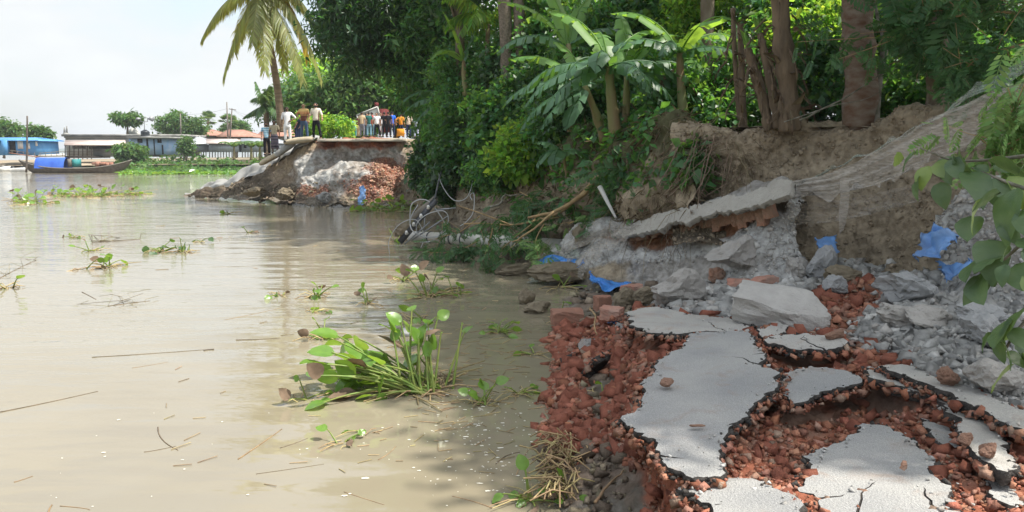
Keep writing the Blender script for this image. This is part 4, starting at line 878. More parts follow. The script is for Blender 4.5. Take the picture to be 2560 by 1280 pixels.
def banana_leaf(path, W_, r, tear=.6, hang=.5, rib=1.0):
    n = len(path); t = np.gradient(path, axis=0); t /= np.linalg.norm(t, axis=1)[:, None]
    side = np.cross(t, [0, 0, 1]); side /= np.linalg.norm(side, axis=1)[:, None] + 1e-6
    s = np.linspace(0, 1, n); w = W_ * np.clip(np.sin(np.pi * np.clip(s * .93 + .07, 0, 1) ** .75), 0, 1) ** .55; w[0] *= .25
    mb = MB(); th = np.linspace(.024, .005, n) * rib
    mb.tube(path, th, 5, cap=False)
    for sd_ in (-1, 1):
        i = 1
        while i < n - 1:
            k = min(n - 1, i + int(r.integers(1, 4 if tear > .4 else 12))); h = hang * r.uniform(.45, 1.7) + r.normal(0, .16); sh = r.normal(.0, .03)
            g = []
            for a, ii in ((0, i), (1, k)):
                cen = (path[i] + path[k]) / 2
                for f in (0, .5, 1):
                    ha = h * f * 1.15
                    p = path[ii] + side[ii] * sd_ * w[ii] * f * math.cos(ha * .8) - np.array([0, 0, 1]) * w[ii] * f * math.sin(ha) + t[ii] * (w[ii] * .38 * f)
                    if tear > 0: p = p + (cen + side[ii] * 0 - path[ii]) * (.26 * tear * f) * 1.0 + t[ii] * sh * f
                    g.append(p)
            mb.add(g, np.array([[0, 3, 4, 1], [1, 4, 5, 2]])); i = k
    return mb
def leaf_path(p0, az, el, ln, droop, n=32):
    p = [np.asarray(p0, float)]; st = ln / (n - 1)
    for k in range(n - 1):
        e = el - droop * ((k + 1) / (n - 1)) ** 1.2
        p.append(p[-1] + st * np.array([math.cos(az) * math.cos(e), math.sin(az) * math.cos(e), math.sin(e)]))
    return np.array(p)
def banana(label, base, top, r0, leaves, matn='banana_leaf', stem='banana_stem', seed=1, group='banana plants on the bank', W_=.235, dry=0):
    r = rs(seed); base, top = np.asarray(base, float), np.asarray(top, float)
    root = empty('banana_plant', base, label=label, cat='banana plant', group=group)
    mb = MB(); pts = bez(base, (base + top) / 2 + r.normal(0, .06, 3), top, 9); mb.tube(pts, np.linspace(r0, r0 * .55, 9) * (1 + .08 * r.normal(0, 1, 9)), 10); mb.build('stem', MT[stem], root, smooth=True)
    for (az, el, ln, dr, *x) in leaves:
        path = leaf_path(top - np.array([0, 0, .05]), math.radians(az), math.radians(el), ln, math.radians(dr))
        banana_leaf(path, W_ * r.uniform(.85, 1.1), r, tear=x[0] if x else .7, hang=x[1] if len(x) > 1 else .55).build('leaf', MT[x[2] if len(x) > 2 else matn], root)
    for k in range(dry):
        a = r.uniform(0, 6.28); s = base + (top - base) * r.uniform(.45, .95); path = leaf_path(s, a, math.radians(-10), r.uniform(.6, 1.2), math.radians(75), 10)
        banana_leaf(path, .1, r, 1.0, 1.2, .3).build('dry_leaf', MT['dry_leaf'], root)
    return root
def frond(path, r, ll=.75, npair=55, hang=.6, wd=.028, start=.12):
    n = len(path); seg = np.linspace(start, .995, npair); idx = seg * (n - 1); i = np.minimum(idx.astype(int), n - 2); f = (idx - i)[:, None]
    p = path[i] * (1 - f) + path[i + 1] * f; t = path[i + 1] - path[i]; t /= np.linalg.norm(t, axis=1)[:, None]
    side = np.cross(t, [0, 0, 1.]); side /= np.linalg.norm(side, axis=1)[:, None] + 1e-6
    L_ = ll * np.clip(np.sin(np.pi * (seg * .8 + .2)), .25, 1) ** .6
    mb = MB(); mb.tube(path, np.linspace(.035, .006, n), 5, cap=False)
    for sd_ in (-1, 1):
        h = hang + r.normal(0, .16, npair)
        d = side * sd_ * np.cos(h)[:, None] + t * .55 - np.array([0, 0, 1.]) * np.sin(h)[:, None]; d /= np.linalg.norm(d, axis=1)[:, None]
        d2 = d * .75 - np.array([0, 0, .55]); d2 /= np.linalg.norm(d2, axis=1)[:, None]
        q = np.cross(d, t); q = np.cross(q, d); q /= np.linalg.norm(q, axis=1)[:, None] + 1e-6; q *= wd
        l1 = (L_ * r.uniform(.85, 1.1, npair))[:, None]; m = p + d * l1 * .5; e = m + d2 * l1 * .5
        V = np.stack([p + q * .5, p - q * .5, m - q, m + q, e], 1).reshape(-1, 3); b = (np.arange(npair) * 5)[:, None]
        mb.add(V, [np.array([0, 1, 2, 3]) + b, np.array([3, 2, 4]) + b])
    return mb
# ---------------------------------------------------------------- far trees
tree('broadleaf_tree', 'tall dark green tree leaning over the far bank beside the coconut palm', [PY(1135, 330, 29.5), PY(1108, 235, 29.8), PY(1070, 130, 30.3), PY(1020, 10, 31)], [.26, .22, .17, .09], 'bark',
     [(PY(975, -10, 31), (3.3, 3.0, 2.9), 150, 90, .42, .30, 'leaf_dark', LEAFN), (PY(890, 90, 30.5), (1.7, 1.6, 1.3), 60, 80, .36, .30, 'leaf_dark', LEAFN), (PY(1070, 90, 30), (1.9, 1.7, 1.8), 80, 80, .36, .28, 'leaf_mid', LEAFN), (PY(940, -180, 31.5), (3.0, 2.8, 2.2), 80, 80, .45, .30, 'leaf_dark', LEAFN), (PY(1060, 200, 31), (1.3, 1.3, 1.5), 40, 70, .34, .26, 'leaf_mid', LEAFN)], seed=2, limbs=6, lr=.06)
for k, (px, py, Y, rx, rz, m, lb) in enumerate([(880, 240, 58, 4.6, 2.5, 'leaf_far', 'spreading mid green tree behind the people on the far road'), (790, 262, 66, 3.6, 2.6, 'leaf_dark', 'darker round tree behind the two standing men'), (985, 232, 61, 4.2, 2.6, 'leaf_far', 'leafy tree above the crowd on the far road'),
                                                (870, 190, 72, 6.0, 2.2, 'leaf_bright', 'sunlit flat topped tree showing above the others'), (1075, 232, 57, 3.2, 2.6, 'leaf_mid', 'leafy tree right of the crowd'), (745, 255, 80, 3.6, 2.4, 'leaf_far', 'distant tree just right of the coconut trunk')]):
    c = PY(px, py, Y); g = np.array([c[0], c[1], 3.1])
    tree('spreading_tree', lb, [g, g * .5 + c * .5 + [.3, 0, 0], c], [.3, .24, .1], 'bark', [(c, (rx, rx * .8, rz), 110, 70, .5, .42, m, LEAF)], seed=20 + k, limbs=12, lr=.08, group='trees behind the far road')
for k, (px, py, Y, rx, rz, lb) in enumerate([(830, 318, 46, 1.4, .7, 'low bright bush right of the man in black trousers'), (905, 325, 56, 1.6, .9, 'bright bush behind the crowd'), (1060, 325, 56, 1.2, 1.0, 'yellow green bush at the right end of the far road'), (770, 320, 48, 1.0, .8, 'low bush behind the standing men')]):
    shrub('road_bush', lb, PY(px, py, Y), (rx, rx * .7, rz), 45, 50, .2, .2, 'leaf_bright', seed=60 + k, group='bushes on the far road')
# ---------------------------------------------------------------- coconut palm
cb = PY(703, 300, 38.5); ct = PY(655, -25, 37.5)
palm = empty('coconut_palm', cb, label='tall coconut palm leaning left over the river behind the standing men', cat='palm tree')
tp = cat_rom([cb - [0, 0, .6], PY(696, 240, 38.3), PY(682, 150, 38.1), PY(668, 70, 37.8), ct], 60)
rad = np.interp(np.linspace(0, 1, 60), [0, .15, .6, 1], [.24, .19, .155, .12]) * (1 + .05 * (np.arange(60) % 2))
MB().tube(tp, rad, 12).build('trunk', MT['bark_palm'], palm, smooth=True)
r = rs(8)
for k, (mx_, my_, ex_, ey_, dy, m) in enumerate([(565, -40, 503, 100, -.6, 'palm_leaf'), (598, 20, 557, 198, -1.2, 'palm_leaf'), (640, -10, 632, 110, -2.0, 'palm_leaf'), (655, 50, 662, 178, -2.4, 'palm_leaf'), (715, 30, 758, 205, -1.6, 'palm_leaf'),
                                                (745, -10, 806, 205, -.4, 'palm_leaf'), (745, -60, 800, 92, .6, 'palm_leaf'), (735, -40, 770, 150, 1.2, 'palm_yellow'), (700, 20, 712, 175, -.8, 'palm_leaf'), (610, 0, 585, 130, 1.2, 'palm_leaf'), (545, -140, 470, -60, .4, 'palm_leaf'), (600, -210, 540, -240, .5, 'palm_leaf'),
                                                (680, -230, 700, -270, .2, 'palm_leaf'), (760, -170, 830, -150, .3, 'palm_leaf'), (770, -110, 850, -30, -.8, 'palm_leaf'), (640, -150, 600, -180, -2.5, 'palm_leaf'), (690, -130, 730, -120, -3, 'palm_leaf'), (660, -60, 690, -20, 3.0, 'palm_leaf')]):
    path = bez(ct, PY(mx_, my_, 37.5 + dy * .5), PY(ex_, ey_, 37.5 + dy), 26)
    frond(path, r, 1.12, 100, .8, .032).build('frond', MT[m], palm)
mb = MB()
for k in range(7):
    a = k * .9; V, F = tube([ct + [math.cos(a) * .22, math.sin(a) * .22, -.1], ct + [math.cos(a) * .26, math.sin(a) * .26, -.2], ct + [math.cos(a) * .26, math.sin(a) * .26, -.3], ct + [math.cos(a) * .24, math.sin(a) * .24, -.4]], [.03, .11, .12, .04], 7); mb.add(V, F)
mb.build('coconut_cluster', MT['leaf_mid'], palm, smooth=True)
p2b = PY(668, 345, 60); p2t = PY(665, 262, 60)
pal2 = empty('small_palm', p2b, label='smaller coconut palm with a drooping frond left of the tall palm', cat='palm tree')
MB().tube(bez(p2b - [0, 0, 2], (p2b + p2t) / 2, p2t, 14), np.linspace(.24, .2, 14), 8).build('trunk', MT['bark_palm'], pal2, smooth=True)
for k, (mx_, my_, ex_, ey_, dy) in enumerate([(640, 270, 610, 292, 0), (650, 230, 640, 205, 0), (665, 225, 675, 215, -1), (690, 235, 712, 262, 0), (685, 260, 700, 300, -1), (655, 250, 640, 300, -1.5), (675, 240, 690, 225, 1.5), (645, 235, 628, 250, 1), (690, 255, 705, 280, 1.5), (660, 235, 655, 235, -2)]):
    frond(bez(p2t, PY(mx_, my_, 60 + dy * .5), PY(ex_, ey_, 60 + dy), 18), r, .8, 40, .7, .05).build('frond', MT['palm_far'], pal2)
# ---------------------------------------------------------------- wooded bank
GB = 'shrubs and creepers on the wooded bank'
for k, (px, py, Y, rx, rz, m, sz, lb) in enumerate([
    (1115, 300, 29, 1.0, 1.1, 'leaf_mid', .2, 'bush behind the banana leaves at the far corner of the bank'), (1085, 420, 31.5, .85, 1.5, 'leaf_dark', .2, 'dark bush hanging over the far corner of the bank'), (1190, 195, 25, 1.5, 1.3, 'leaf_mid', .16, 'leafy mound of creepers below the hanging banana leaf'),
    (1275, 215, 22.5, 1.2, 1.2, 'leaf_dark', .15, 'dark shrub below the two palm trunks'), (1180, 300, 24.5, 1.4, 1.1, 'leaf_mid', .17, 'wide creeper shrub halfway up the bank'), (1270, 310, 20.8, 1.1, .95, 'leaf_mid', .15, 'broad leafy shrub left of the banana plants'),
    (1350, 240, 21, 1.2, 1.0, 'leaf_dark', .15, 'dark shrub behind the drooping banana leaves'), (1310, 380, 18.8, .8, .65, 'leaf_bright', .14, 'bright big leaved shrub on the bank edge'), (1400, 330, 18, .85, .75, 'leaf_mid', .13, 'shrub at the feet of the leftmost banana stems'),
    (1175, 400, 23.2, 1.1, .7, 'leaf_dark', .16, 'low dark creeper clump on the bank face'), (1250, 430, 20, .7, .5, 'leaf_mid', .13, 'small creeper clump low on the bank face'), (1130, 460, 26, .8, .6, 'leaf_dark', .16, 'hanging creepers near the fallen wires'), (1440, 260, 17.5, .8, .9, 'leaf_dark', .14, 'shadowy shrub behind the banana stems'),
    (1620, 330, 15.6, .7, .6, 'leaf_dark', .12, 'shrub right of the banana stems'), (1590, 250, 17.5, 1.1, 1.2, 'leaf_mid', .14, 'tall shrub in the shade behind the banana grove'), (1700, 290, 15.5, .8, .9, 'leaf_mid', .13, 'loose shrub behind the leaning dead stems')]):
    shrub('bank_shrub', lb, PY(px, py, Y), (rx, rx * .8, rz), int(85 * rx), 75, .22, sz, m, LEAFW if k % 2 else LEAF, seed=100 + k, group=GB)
# creeping leaves over the slope itself
r = rs(9); q = proj(Pb); keep = (q[1] < 470 + 40 * fbm(Pb, .5, 2)) | (fbm(Pb, .9, 3) > .55); keep &= fbm(Pb + 7, .8, 3) > -.45
ii = r.choice(np.where(keep)[0], 26000); T = Pb[ii] + nb[ii] * r.uniform(-.05, .38, (26000, 1)) + r.normal(0, .07, (26000, 3))
V, F = leafset(T, .15, r, LEAFW, (.7, .5)); tag(add('creepers', mesh_np('creepers', V, F), MT['leaf_mid']), 'creeping green leaves covering the bank slope', kind='stuff')
ii = r.choice(len(Pb), 9000); T = Pb[ii] + nb[ii] * r.uniform(0, .12, (9000, 1)); V, F = leafset(T, .22, r, leafp(.05), (.6, .7)); tag(add('dry_litter', mesh_np('dry_litter', V, F), MT['dry_leaf']), 'dry leaves and straw on the bank slope', kind='stuff')
# tall palm trunks behind the creepers
for k, (px, w, tp_, lb) in enumerate([(1257, .19, -330, 'tall palm trunk above the creepers, left of two'), (1293, .17, -300, 'tall palm trunk above the creepers, right of two')]):
    b, t = PY(px + 22, 240, 21.5), PY(px - 6, tp_, 21.5); root = empty('palm_tree', b, label=lb, cat='palm tree', group='tall palms on the wooded bank')
    pts = bez(b - [0, 0, 1.5], (b + t) / 2 + [-.1, 0, 0], t, 40); MB().tube(pts, np.linspace(w * 1.1, w * .8, 40) * (1 + .05 * rs(k).normal(0, 1, 40)), 12).build('trunk', MT['bark_grey'], root, smooth=True)
    for j in range(11):
        a = j * .57 + k; frond(leaf_path(t, a, .9 - .1 * (j % 5), 3.3, 1.6 + .15 * (j % 4), 22), r, .7, 45, .6, .03).build('frond', MT['palm_leaf'], root)
bp = empty('young_palm', PY(1215, 240, 23.5), label='young palm with yellow green fronds beside the palm trunks', cat='palm tree')
MB().tube(bez(PY(1215, 240, 23.5), PY(1218, 150, 23.5), PY(1220, 60, 23.5), 10), .07, 7).build('trunk', MT['bark_palm'], bp, smooth=True)
for j, (az, el, ln, dr) in enumerate([(170, 50, 1.6, 110), (200, 70, 1.7, 90), (20, 60, 1.6, 110), (250, 45, 1.5, 110), (320, 60, 1.6, 100), (100, 60, 1.6, 90), (230, 20, 1.4, 80)]):
    frond(leaf_path(PY(1220, 60, 23.5), math.radians(az), math.radians(el), ln, math.radians(dr), 16), r, .6, 26, .7, .035).build('frond', MT['leaf_bright'], bp)
# banana plants
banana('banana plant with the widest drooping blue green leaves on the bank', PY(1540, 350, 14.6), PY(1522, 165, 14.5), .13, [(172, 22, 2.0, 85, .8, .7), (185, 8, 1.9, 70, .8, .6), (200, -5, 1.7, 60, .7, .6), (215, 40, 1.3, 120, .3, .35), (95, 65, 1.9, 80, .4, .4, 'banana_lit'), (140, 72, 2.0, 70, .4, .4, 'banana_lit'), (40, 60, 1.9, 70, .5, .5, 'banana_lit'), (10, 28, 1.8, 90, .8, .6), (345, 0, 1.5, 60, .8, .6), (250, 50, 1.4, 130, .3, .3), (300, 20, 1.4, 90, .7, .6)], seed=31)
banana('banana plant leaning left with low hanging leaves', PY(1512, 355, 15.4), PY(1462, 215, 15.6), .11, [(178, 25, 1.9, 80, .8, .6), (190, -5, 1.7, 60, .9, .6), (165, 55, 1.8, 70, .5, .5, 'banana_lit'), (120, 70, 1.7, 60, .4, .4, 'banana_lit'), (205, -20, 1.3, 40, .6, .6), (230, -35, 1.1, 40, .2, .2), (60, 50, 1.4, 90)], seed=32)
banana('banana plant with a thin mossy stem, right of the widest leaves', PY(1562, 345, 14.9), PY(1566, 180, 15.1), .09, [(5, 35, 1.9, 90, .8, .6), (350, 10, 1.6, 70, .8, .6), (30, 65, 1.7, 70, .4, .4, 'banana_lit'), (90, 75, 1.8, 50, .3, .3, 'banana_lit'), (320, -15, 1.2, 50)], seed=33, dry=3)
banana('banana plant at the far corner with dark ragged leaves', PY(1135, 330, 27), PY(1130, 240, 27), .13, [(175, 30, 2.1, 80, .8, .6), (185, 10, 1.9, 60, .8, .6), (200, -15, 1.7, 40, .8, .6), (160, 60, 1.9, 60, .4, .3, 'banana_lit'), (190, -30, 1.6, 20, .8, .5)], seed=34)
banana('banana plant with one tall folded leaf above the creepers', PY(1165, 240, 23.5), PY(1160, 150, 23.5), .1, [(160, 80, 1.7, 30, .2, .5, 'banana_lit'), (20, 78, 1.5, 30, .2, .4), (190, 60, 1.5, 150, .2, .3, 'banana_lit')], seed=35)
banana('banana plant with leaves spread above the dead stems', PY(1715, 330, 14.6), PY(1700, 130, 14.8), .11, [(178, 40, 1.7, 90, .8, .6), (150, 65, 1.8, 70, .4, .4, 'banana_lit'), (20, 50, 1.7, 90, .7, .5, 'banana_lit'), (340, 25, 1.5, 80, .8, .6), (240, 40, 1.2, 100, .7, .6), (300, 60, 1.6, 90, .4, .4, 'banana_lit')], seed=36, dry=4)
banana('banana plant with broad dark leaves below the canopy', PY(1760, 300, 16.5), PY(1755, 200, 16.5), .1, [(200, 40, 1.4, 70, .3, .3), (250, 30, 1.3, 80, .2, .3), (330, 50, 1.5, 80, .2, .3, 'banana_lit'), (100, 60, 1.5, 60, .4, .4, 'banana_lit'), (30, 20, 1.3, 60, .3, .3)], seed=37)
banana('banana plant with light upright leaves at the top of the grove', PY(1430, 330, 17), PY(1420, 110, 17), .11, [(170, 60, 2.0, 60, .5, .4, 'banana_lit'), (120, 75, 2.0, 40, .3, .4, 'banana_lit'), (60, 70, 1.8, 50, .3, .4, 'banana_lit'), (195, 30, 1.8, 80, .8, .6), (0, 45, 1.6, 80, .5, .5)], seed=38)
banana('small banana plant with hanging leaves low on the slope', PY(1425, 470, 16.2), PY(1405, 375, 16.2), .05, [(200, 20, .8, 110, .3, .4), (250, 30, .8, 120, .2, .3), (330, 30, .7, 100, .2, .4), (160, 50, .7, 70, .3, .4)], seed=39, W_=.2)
# old banana stems
def old_stem(label, pts, r0, r1, seed, flaps=10, cap=None):
    rr = rs(seed); P = cat_rom(np.array([PY(*p) for p in pts]), 26); root = empty('dead_banana_stem', P[0], label=label, cat='banana stem', group='dead banana stems on the cliff edge')
    MB().tube(P, np.linspace(r0, r1, 26) * (1 + .1 * rr.normal(0, 1, 26)), 12).build('stem', MT['banana_stem_old'], root, smooth=True)
    for k in range(flaps):
        s = P[rr.integers(4, 26)]; a = rr.uniform(np.pi * .8, np.pi * 2.2); path = leaf_path(s + [math.cos(a) * r0 * .7, math.sin(a) * r0 * .7, 0], a, -.4, rr.uniform(.3, .8), 1.2, 8)
        banana_leaf(path, .045, rr, 1., 1.6, .12).build('dry_leaf', MT['dry_leaf'], root)
    for k in range(9):
        i_ = rr.integers(3, 24); a = rr.uniform(np.pi * .9, np.pi * 2.1); path = leaf_path(P[i_] + [math.cos(a) * r0 * .8, math.sin(a) * r0 * .8, 0], a, 1.35, rr.uniform(.25, .5), 1.2 + rr.uniform(0, 1.2), 9)
        banana_leaf(path, r0 * .55, rr, .3, .3, .1).build('sheath', MT['banana_stem_old' if k % 2 else 'dry_leaf'], root)
    if cap:
        for a, e in ((100, 80), (80, 60), (200, 70)): banana_leaf(leaf_path(P[-1], math.radians(a), math.radians(e), .3, .3, 8), .06, rr, .1, .1).build('leaf', MT['banana_lit'], root)
    return root
old_stem('thickest dead banana stem wrapped in peeling brown sheaths', [(1975, 330, 11.6), (1970, 220, 11.6), (1955, 90, 11.6), (1945, -120, 11.6)], .17, .12, 41, 16)
old_stem('leaning dead banana stem with a bright green shoot', [(1925, 325, 11.9), (1905, 240, 11.95), (1880, 160, 12.0), (1868, 120, 12.0)], .1, .06, 42, 9, True)
old_stem('broken dead banana stem between the thick stem and the leaning one', [(1948, 320, 11.75), (1930, 220, 11.8), (1910, 130, 11.85), (1900, 85, 11.9)], .09, .05, 43, 10, True)
old_stem('slim dead stem hung with straw on the cliff corner', [(1860, 330, 12.6), (1855, 200, 12.6), (1850, 60, 12.6)], .06, .05, 44, 5)
old_stem('slim brown stem behind the mossy banana stem', [(1850, 300, 13.2), (1838, 160, 13.2), (1832, 20, 13.2)], .05, .04, 45, 4)
# trees on the bank behind the cliff
tree('bark_tree', 'thick reddish trunk with pale lichen bands above the earth cliff', [PY(2152, 325, 11.5), PY(2150, 150, 11.5), PY(2143, -40, 11.5), PY(2130, -420, 11.5), PY(2120, -700, 11.4)], [.26, .235, .225, .2, .12], 'bark_red',
     [((5.4, 11.0, 9.4), (2.6, 2.6, 2.2), 130, 80, .4, .2, 'leaf_dark', LEAF), ((6.8, 9.6, 8.2), (2.6, 2.4, 1.6), 100, 70, .35, .2, 'leaf_mid', LEAF)], seed=51, limbs=10, lr=.07, seg=18)
tree('bark_tree', 'slim pale spotted trunk beside the thick reddish trunk', [PY(2188, 330, 11.3), PY(2195, 220, 11.4), PY(2215, 90, 11.6), PY(2240, -200, 11.9)], [.06, .055, .05, .03], 'bark_pale', [((6.7, 12.2, 6.9), (1.4, 1.3, .9), 40, 60, .3, .16, 'leaf_mid', LEAF)], seed=52, limbs=6, lr=.03)
tree('bark_tree', 'mossy grey trunk with a white lichen spot below the feathery leaves', [PY(2345, 300, 10.6), PY(2342, 180, 10.6), PY(2345, 40, 10.6), PY(2360, -300, 10.6), PY(2370, -560, 10.4)], [.15, .135, .125, .11, .06], 'bark', [((6.6, 7.6, 8.6), (3.0, 2.6, 1.7), 170, 36, .4, .34, 'feather', FEATHER), ((5.7, 9.3, 8.4), (1.9, 1.9, 1.2), 60, 26, .38, .34, 'feather', FEATHER)], seed=53, limbs=10, lr=.05)
tree('bark_tree', 'unseen tree just beyond the right edge, boughs added to shade the slabs', [(11.0, 7.4, 2.9), (10.8, 7.2, 5.5), (10, 6.8, 9.0)], [.3, .25, .12], 'bark', [((9.4, 6.2, 9.4), (3.0, 2.6, 1.6), 60, 60, .42, .22, 'leaf_mid', LEAF), ((8.2, 5.2, 9.6), (2.0, 1.7, 1.2), 35, 70, .38, .22, 'leaf_mid', LEAF), ((5.9, 5.5, 8.8), (1.7, 1.5, 1.0), 80, 80, .34, .22, 'leaf_mid', LEAF), ((6.2, 4.1, 8.6), (1.1, .6, .5), 30, 70, .3, .2, 'leaf_mid', LEAF)], seed=54, limbs=10, lr=.06)  # out of view; crown lobes added and spread to shade the slabs
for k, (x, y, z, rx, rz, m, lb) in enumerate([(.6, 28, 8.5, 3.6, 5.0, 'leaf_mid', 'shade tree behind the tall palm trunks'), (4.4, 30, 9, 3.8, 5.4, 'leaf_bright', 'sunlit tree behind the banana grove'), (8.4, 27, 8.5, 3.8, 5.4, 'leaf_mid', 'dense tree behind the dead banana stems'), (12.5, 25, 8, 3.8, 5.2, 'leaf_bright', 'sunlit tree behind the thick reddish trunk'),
                                              (16.2, 22, 8, 3.6, 5.2, 'leaf_mid', 'dense tree behind the mossy trunk'), (19.5, 19, 8, 3.6, 5.2, 'leaf_bright', 'leafy tree in the upper right corner'), (4.4, 17.2, 10.6, 2.8, 1.8, 'leaf_dark', 'unseen dark canopy added above the banana grove to shade it'), (8.6, 19, 8.6, 3.0, 2.6, 'leaf_dark', 'dark canopy above the dead banana stems'), (12.2, 15.5, 7.8, 3.0, 2.3, 'leaf_dark', 'dark canopy in the upper right behind the mossy trunk'), (-1.6, 24.5, 9.6, 2.2, 2.4, 'leaf_dark', 'dark canopy around the palm trunks')]):  # canopy over the banana grove is out of view, added for its shade
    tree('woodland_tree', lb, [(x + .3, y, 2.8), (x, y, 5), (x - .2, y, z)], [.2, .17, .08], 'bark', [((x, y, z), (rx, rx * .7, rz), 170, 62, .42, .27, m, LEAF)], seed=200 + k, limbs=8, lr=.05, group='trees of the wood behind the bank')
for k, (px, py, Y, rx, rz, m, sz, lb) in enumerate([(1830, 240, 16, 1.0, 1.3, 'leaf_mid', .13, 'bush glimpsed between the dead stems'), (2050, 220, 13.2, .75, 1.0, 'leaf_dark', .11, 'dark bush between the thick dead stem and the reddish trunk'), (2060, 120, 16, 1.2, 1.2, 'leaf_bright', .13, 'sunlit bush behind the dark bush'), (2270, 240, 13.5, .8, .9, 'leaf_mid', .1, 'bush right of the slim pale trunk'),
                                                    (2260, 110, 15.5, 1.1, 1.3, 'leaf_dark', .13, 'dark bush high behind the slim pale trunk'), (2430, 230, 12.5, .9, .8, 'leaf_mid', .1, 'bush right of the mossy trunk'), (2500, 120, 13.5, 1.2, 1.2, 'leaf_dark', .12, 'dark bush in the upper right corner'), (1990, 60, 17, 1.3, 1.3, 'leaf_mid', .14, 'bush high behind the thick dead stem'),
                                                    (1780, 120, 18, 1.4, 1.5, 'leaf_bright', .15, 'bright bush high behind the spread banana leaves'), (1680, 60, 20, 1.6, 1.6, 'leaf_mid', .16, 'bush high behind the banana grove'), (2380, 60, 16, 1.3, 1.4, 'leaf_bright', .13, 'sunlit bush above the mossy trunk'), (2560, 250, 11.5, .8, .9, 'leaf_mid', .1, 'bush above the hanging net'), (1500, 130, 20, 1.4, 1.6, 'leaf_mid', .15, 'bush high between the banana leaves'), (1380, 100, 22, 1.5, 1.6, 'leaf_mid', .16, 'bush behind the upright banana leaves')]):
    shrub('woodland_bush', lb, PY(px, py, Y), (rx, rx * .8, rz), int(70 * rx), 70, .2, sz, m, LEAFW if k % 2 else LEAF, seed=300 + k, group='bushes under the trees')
# feathery boughs hanging in the upper right
def bough(label, pts, n, size, matn, seed, spread=.25, stem='wood_light', rr0=.02, group=None, name='feathery_bough', proto=None, droop=(.5, .4)):
    rr = rs(seed); P = cat_rom(np.array([PY(*p) for p in pts]), 30); root = empty(name, P[0], label=label, cat='branch', group=group)
    mb = MB(); mb.tube(P, np.linspace(rr0, rr0 * .3, 30), 6); tw = []
    for k in range(10):
        s = P[rr.integers(5, 30)]; e = s + rr.normal(0, spread * 1.3, 3) * [1, 1, .8]; mb.tube(bez(s, (s + e) / 2 + rr.normal(0, .03, 3), e, 5), np.linspace(rr0 * .4, rr0 * .15, 5), 4, cap=False); tw += list(bez(s, (s + e) / 2, e, 8))
    mb.build('stem', MT[stem], root, smooth=True)
    B = np.concatenate([P[8:], np.array(tw)]); T = B[rr.integers(0, len(B), n)] + rr.normal(0, spread * .35, (n, 3))
    V, F = leafset(T, size, rr, proto or FEATHER, droop); add('foliage', mesh_np('foliage', V, F), MT[matn], root)
    return root
GF = 'feathery boughs'
for k, (pts, n, sz, sp, lb) in enumerate([([(2600, 40, 9.4), (2450, 30, 9.5), (2300, 70, 9.8), (2240, 110, 10)], 150, .3, .4, 'feathery green bough hanging across the mossy trunk'), ([(2620, 100, 9), (2520, 120, 9.1), (2440, 150, 9.2), (2400, 190, 9.3)], 110, .28, .35, 'feathery bough above the net in the upper right'), ([(2600, -60, 9.4), (2420, -30, 9.6), (2330, 10, 9.8), (2290, 40, 10)], 150, .3, .4, 'feathery bough along the top right edge'), ([(2200, 60, 10.6), (2270, 90, 10.5), (2310, 130, 10.4), (2300, 180, 10.3)], 70, .25, .3, 'small feathery spray right of the reddish trunk')]):
    bough(lb, pts, n, sz, 'feather', 400 + k, sp, group=GF)
# fallen acacia branches at the water
for k, (pts, n, sz, sp, m, lb) in enumerate([([(1500, 440, 15.2), (1400, 530, 15.6), (1300, 560, 16.2), (1230, 560, 16.5)], 110, .32, .45, 'feather', 'fallen feathery branch with a bare golden stem reaching up the bank'), ([(1330, 560, 15.8), (1280, 600, 15.7), (1240, 640, 15.6), (1220, 690, 15.3)], 95, .28, .35, 'feather', 'dark feathery branch hanging into the water by the ridge'),
                                            ([(1200, 540, 17.2), (1150, 580, 17.6), (1110, 590, 17.9), (1085, 600, 18.3)], 34, .24, .3, 'feather', 'leafy branch lying across the fallen pole'), ([(1200, 600, 16.9), (1150, 625, 17), (1100, 632, 17), (1060, 628, 17.2)], 110, .25, .22, 'feather', 'leafy branch floating below the fallen pole'), ([(1360, 560, 15), (1340, 600, 14.8), (1345, 640, 14.7), (1350, 670, 14.6)], 70, .24, .25, 'feather_pale', 'yellow green spray in front of the dark feathery branch'),
                                            ([(1560, 480, 14.4), (1530, 520, 14.3), (1515, 545, 14.2), (1480, 560, 14.2)], 80, .28, .3, 'feather', 'feathery spray drooping onto the ridge'), ([(1420, 560, 15), (1450, 550, 14.9), (1500, 545, 14.7), (1530, 540, 14.5)], 60, .24, .25, 'feather_pale', 'bright feathery sprays above the left of the ridge'), ([(1640, 330, 14.6), (1600, 400, 14.2), (1560, 440, 14.2), (1570, 480, 14.2)], 130, .3, .4, 'feather', 'dark feathery branch below the banana stems'), ([(1690, 400, 13.4), (1640, 440, 13.4), (1650, 470, 13.4), (1630, 500, 13.4)], 80, .28, .3, 'feather', 'feathery branch in the hollow beside the earth cliff'), ([(1300, 480, 18), (1330, 500, 17.2), (1310, 530, 17), (1290, 560, 16.8)], 70, .28, .3, 'feather', 'feathery clump halfway up behind the fallen branches')]):
    bough(lb, pts, n, sz, m, 430 + k, sp, group='fallen feathery branches', name='fallen_branch', rr0=.045 if k == 0 else .015)
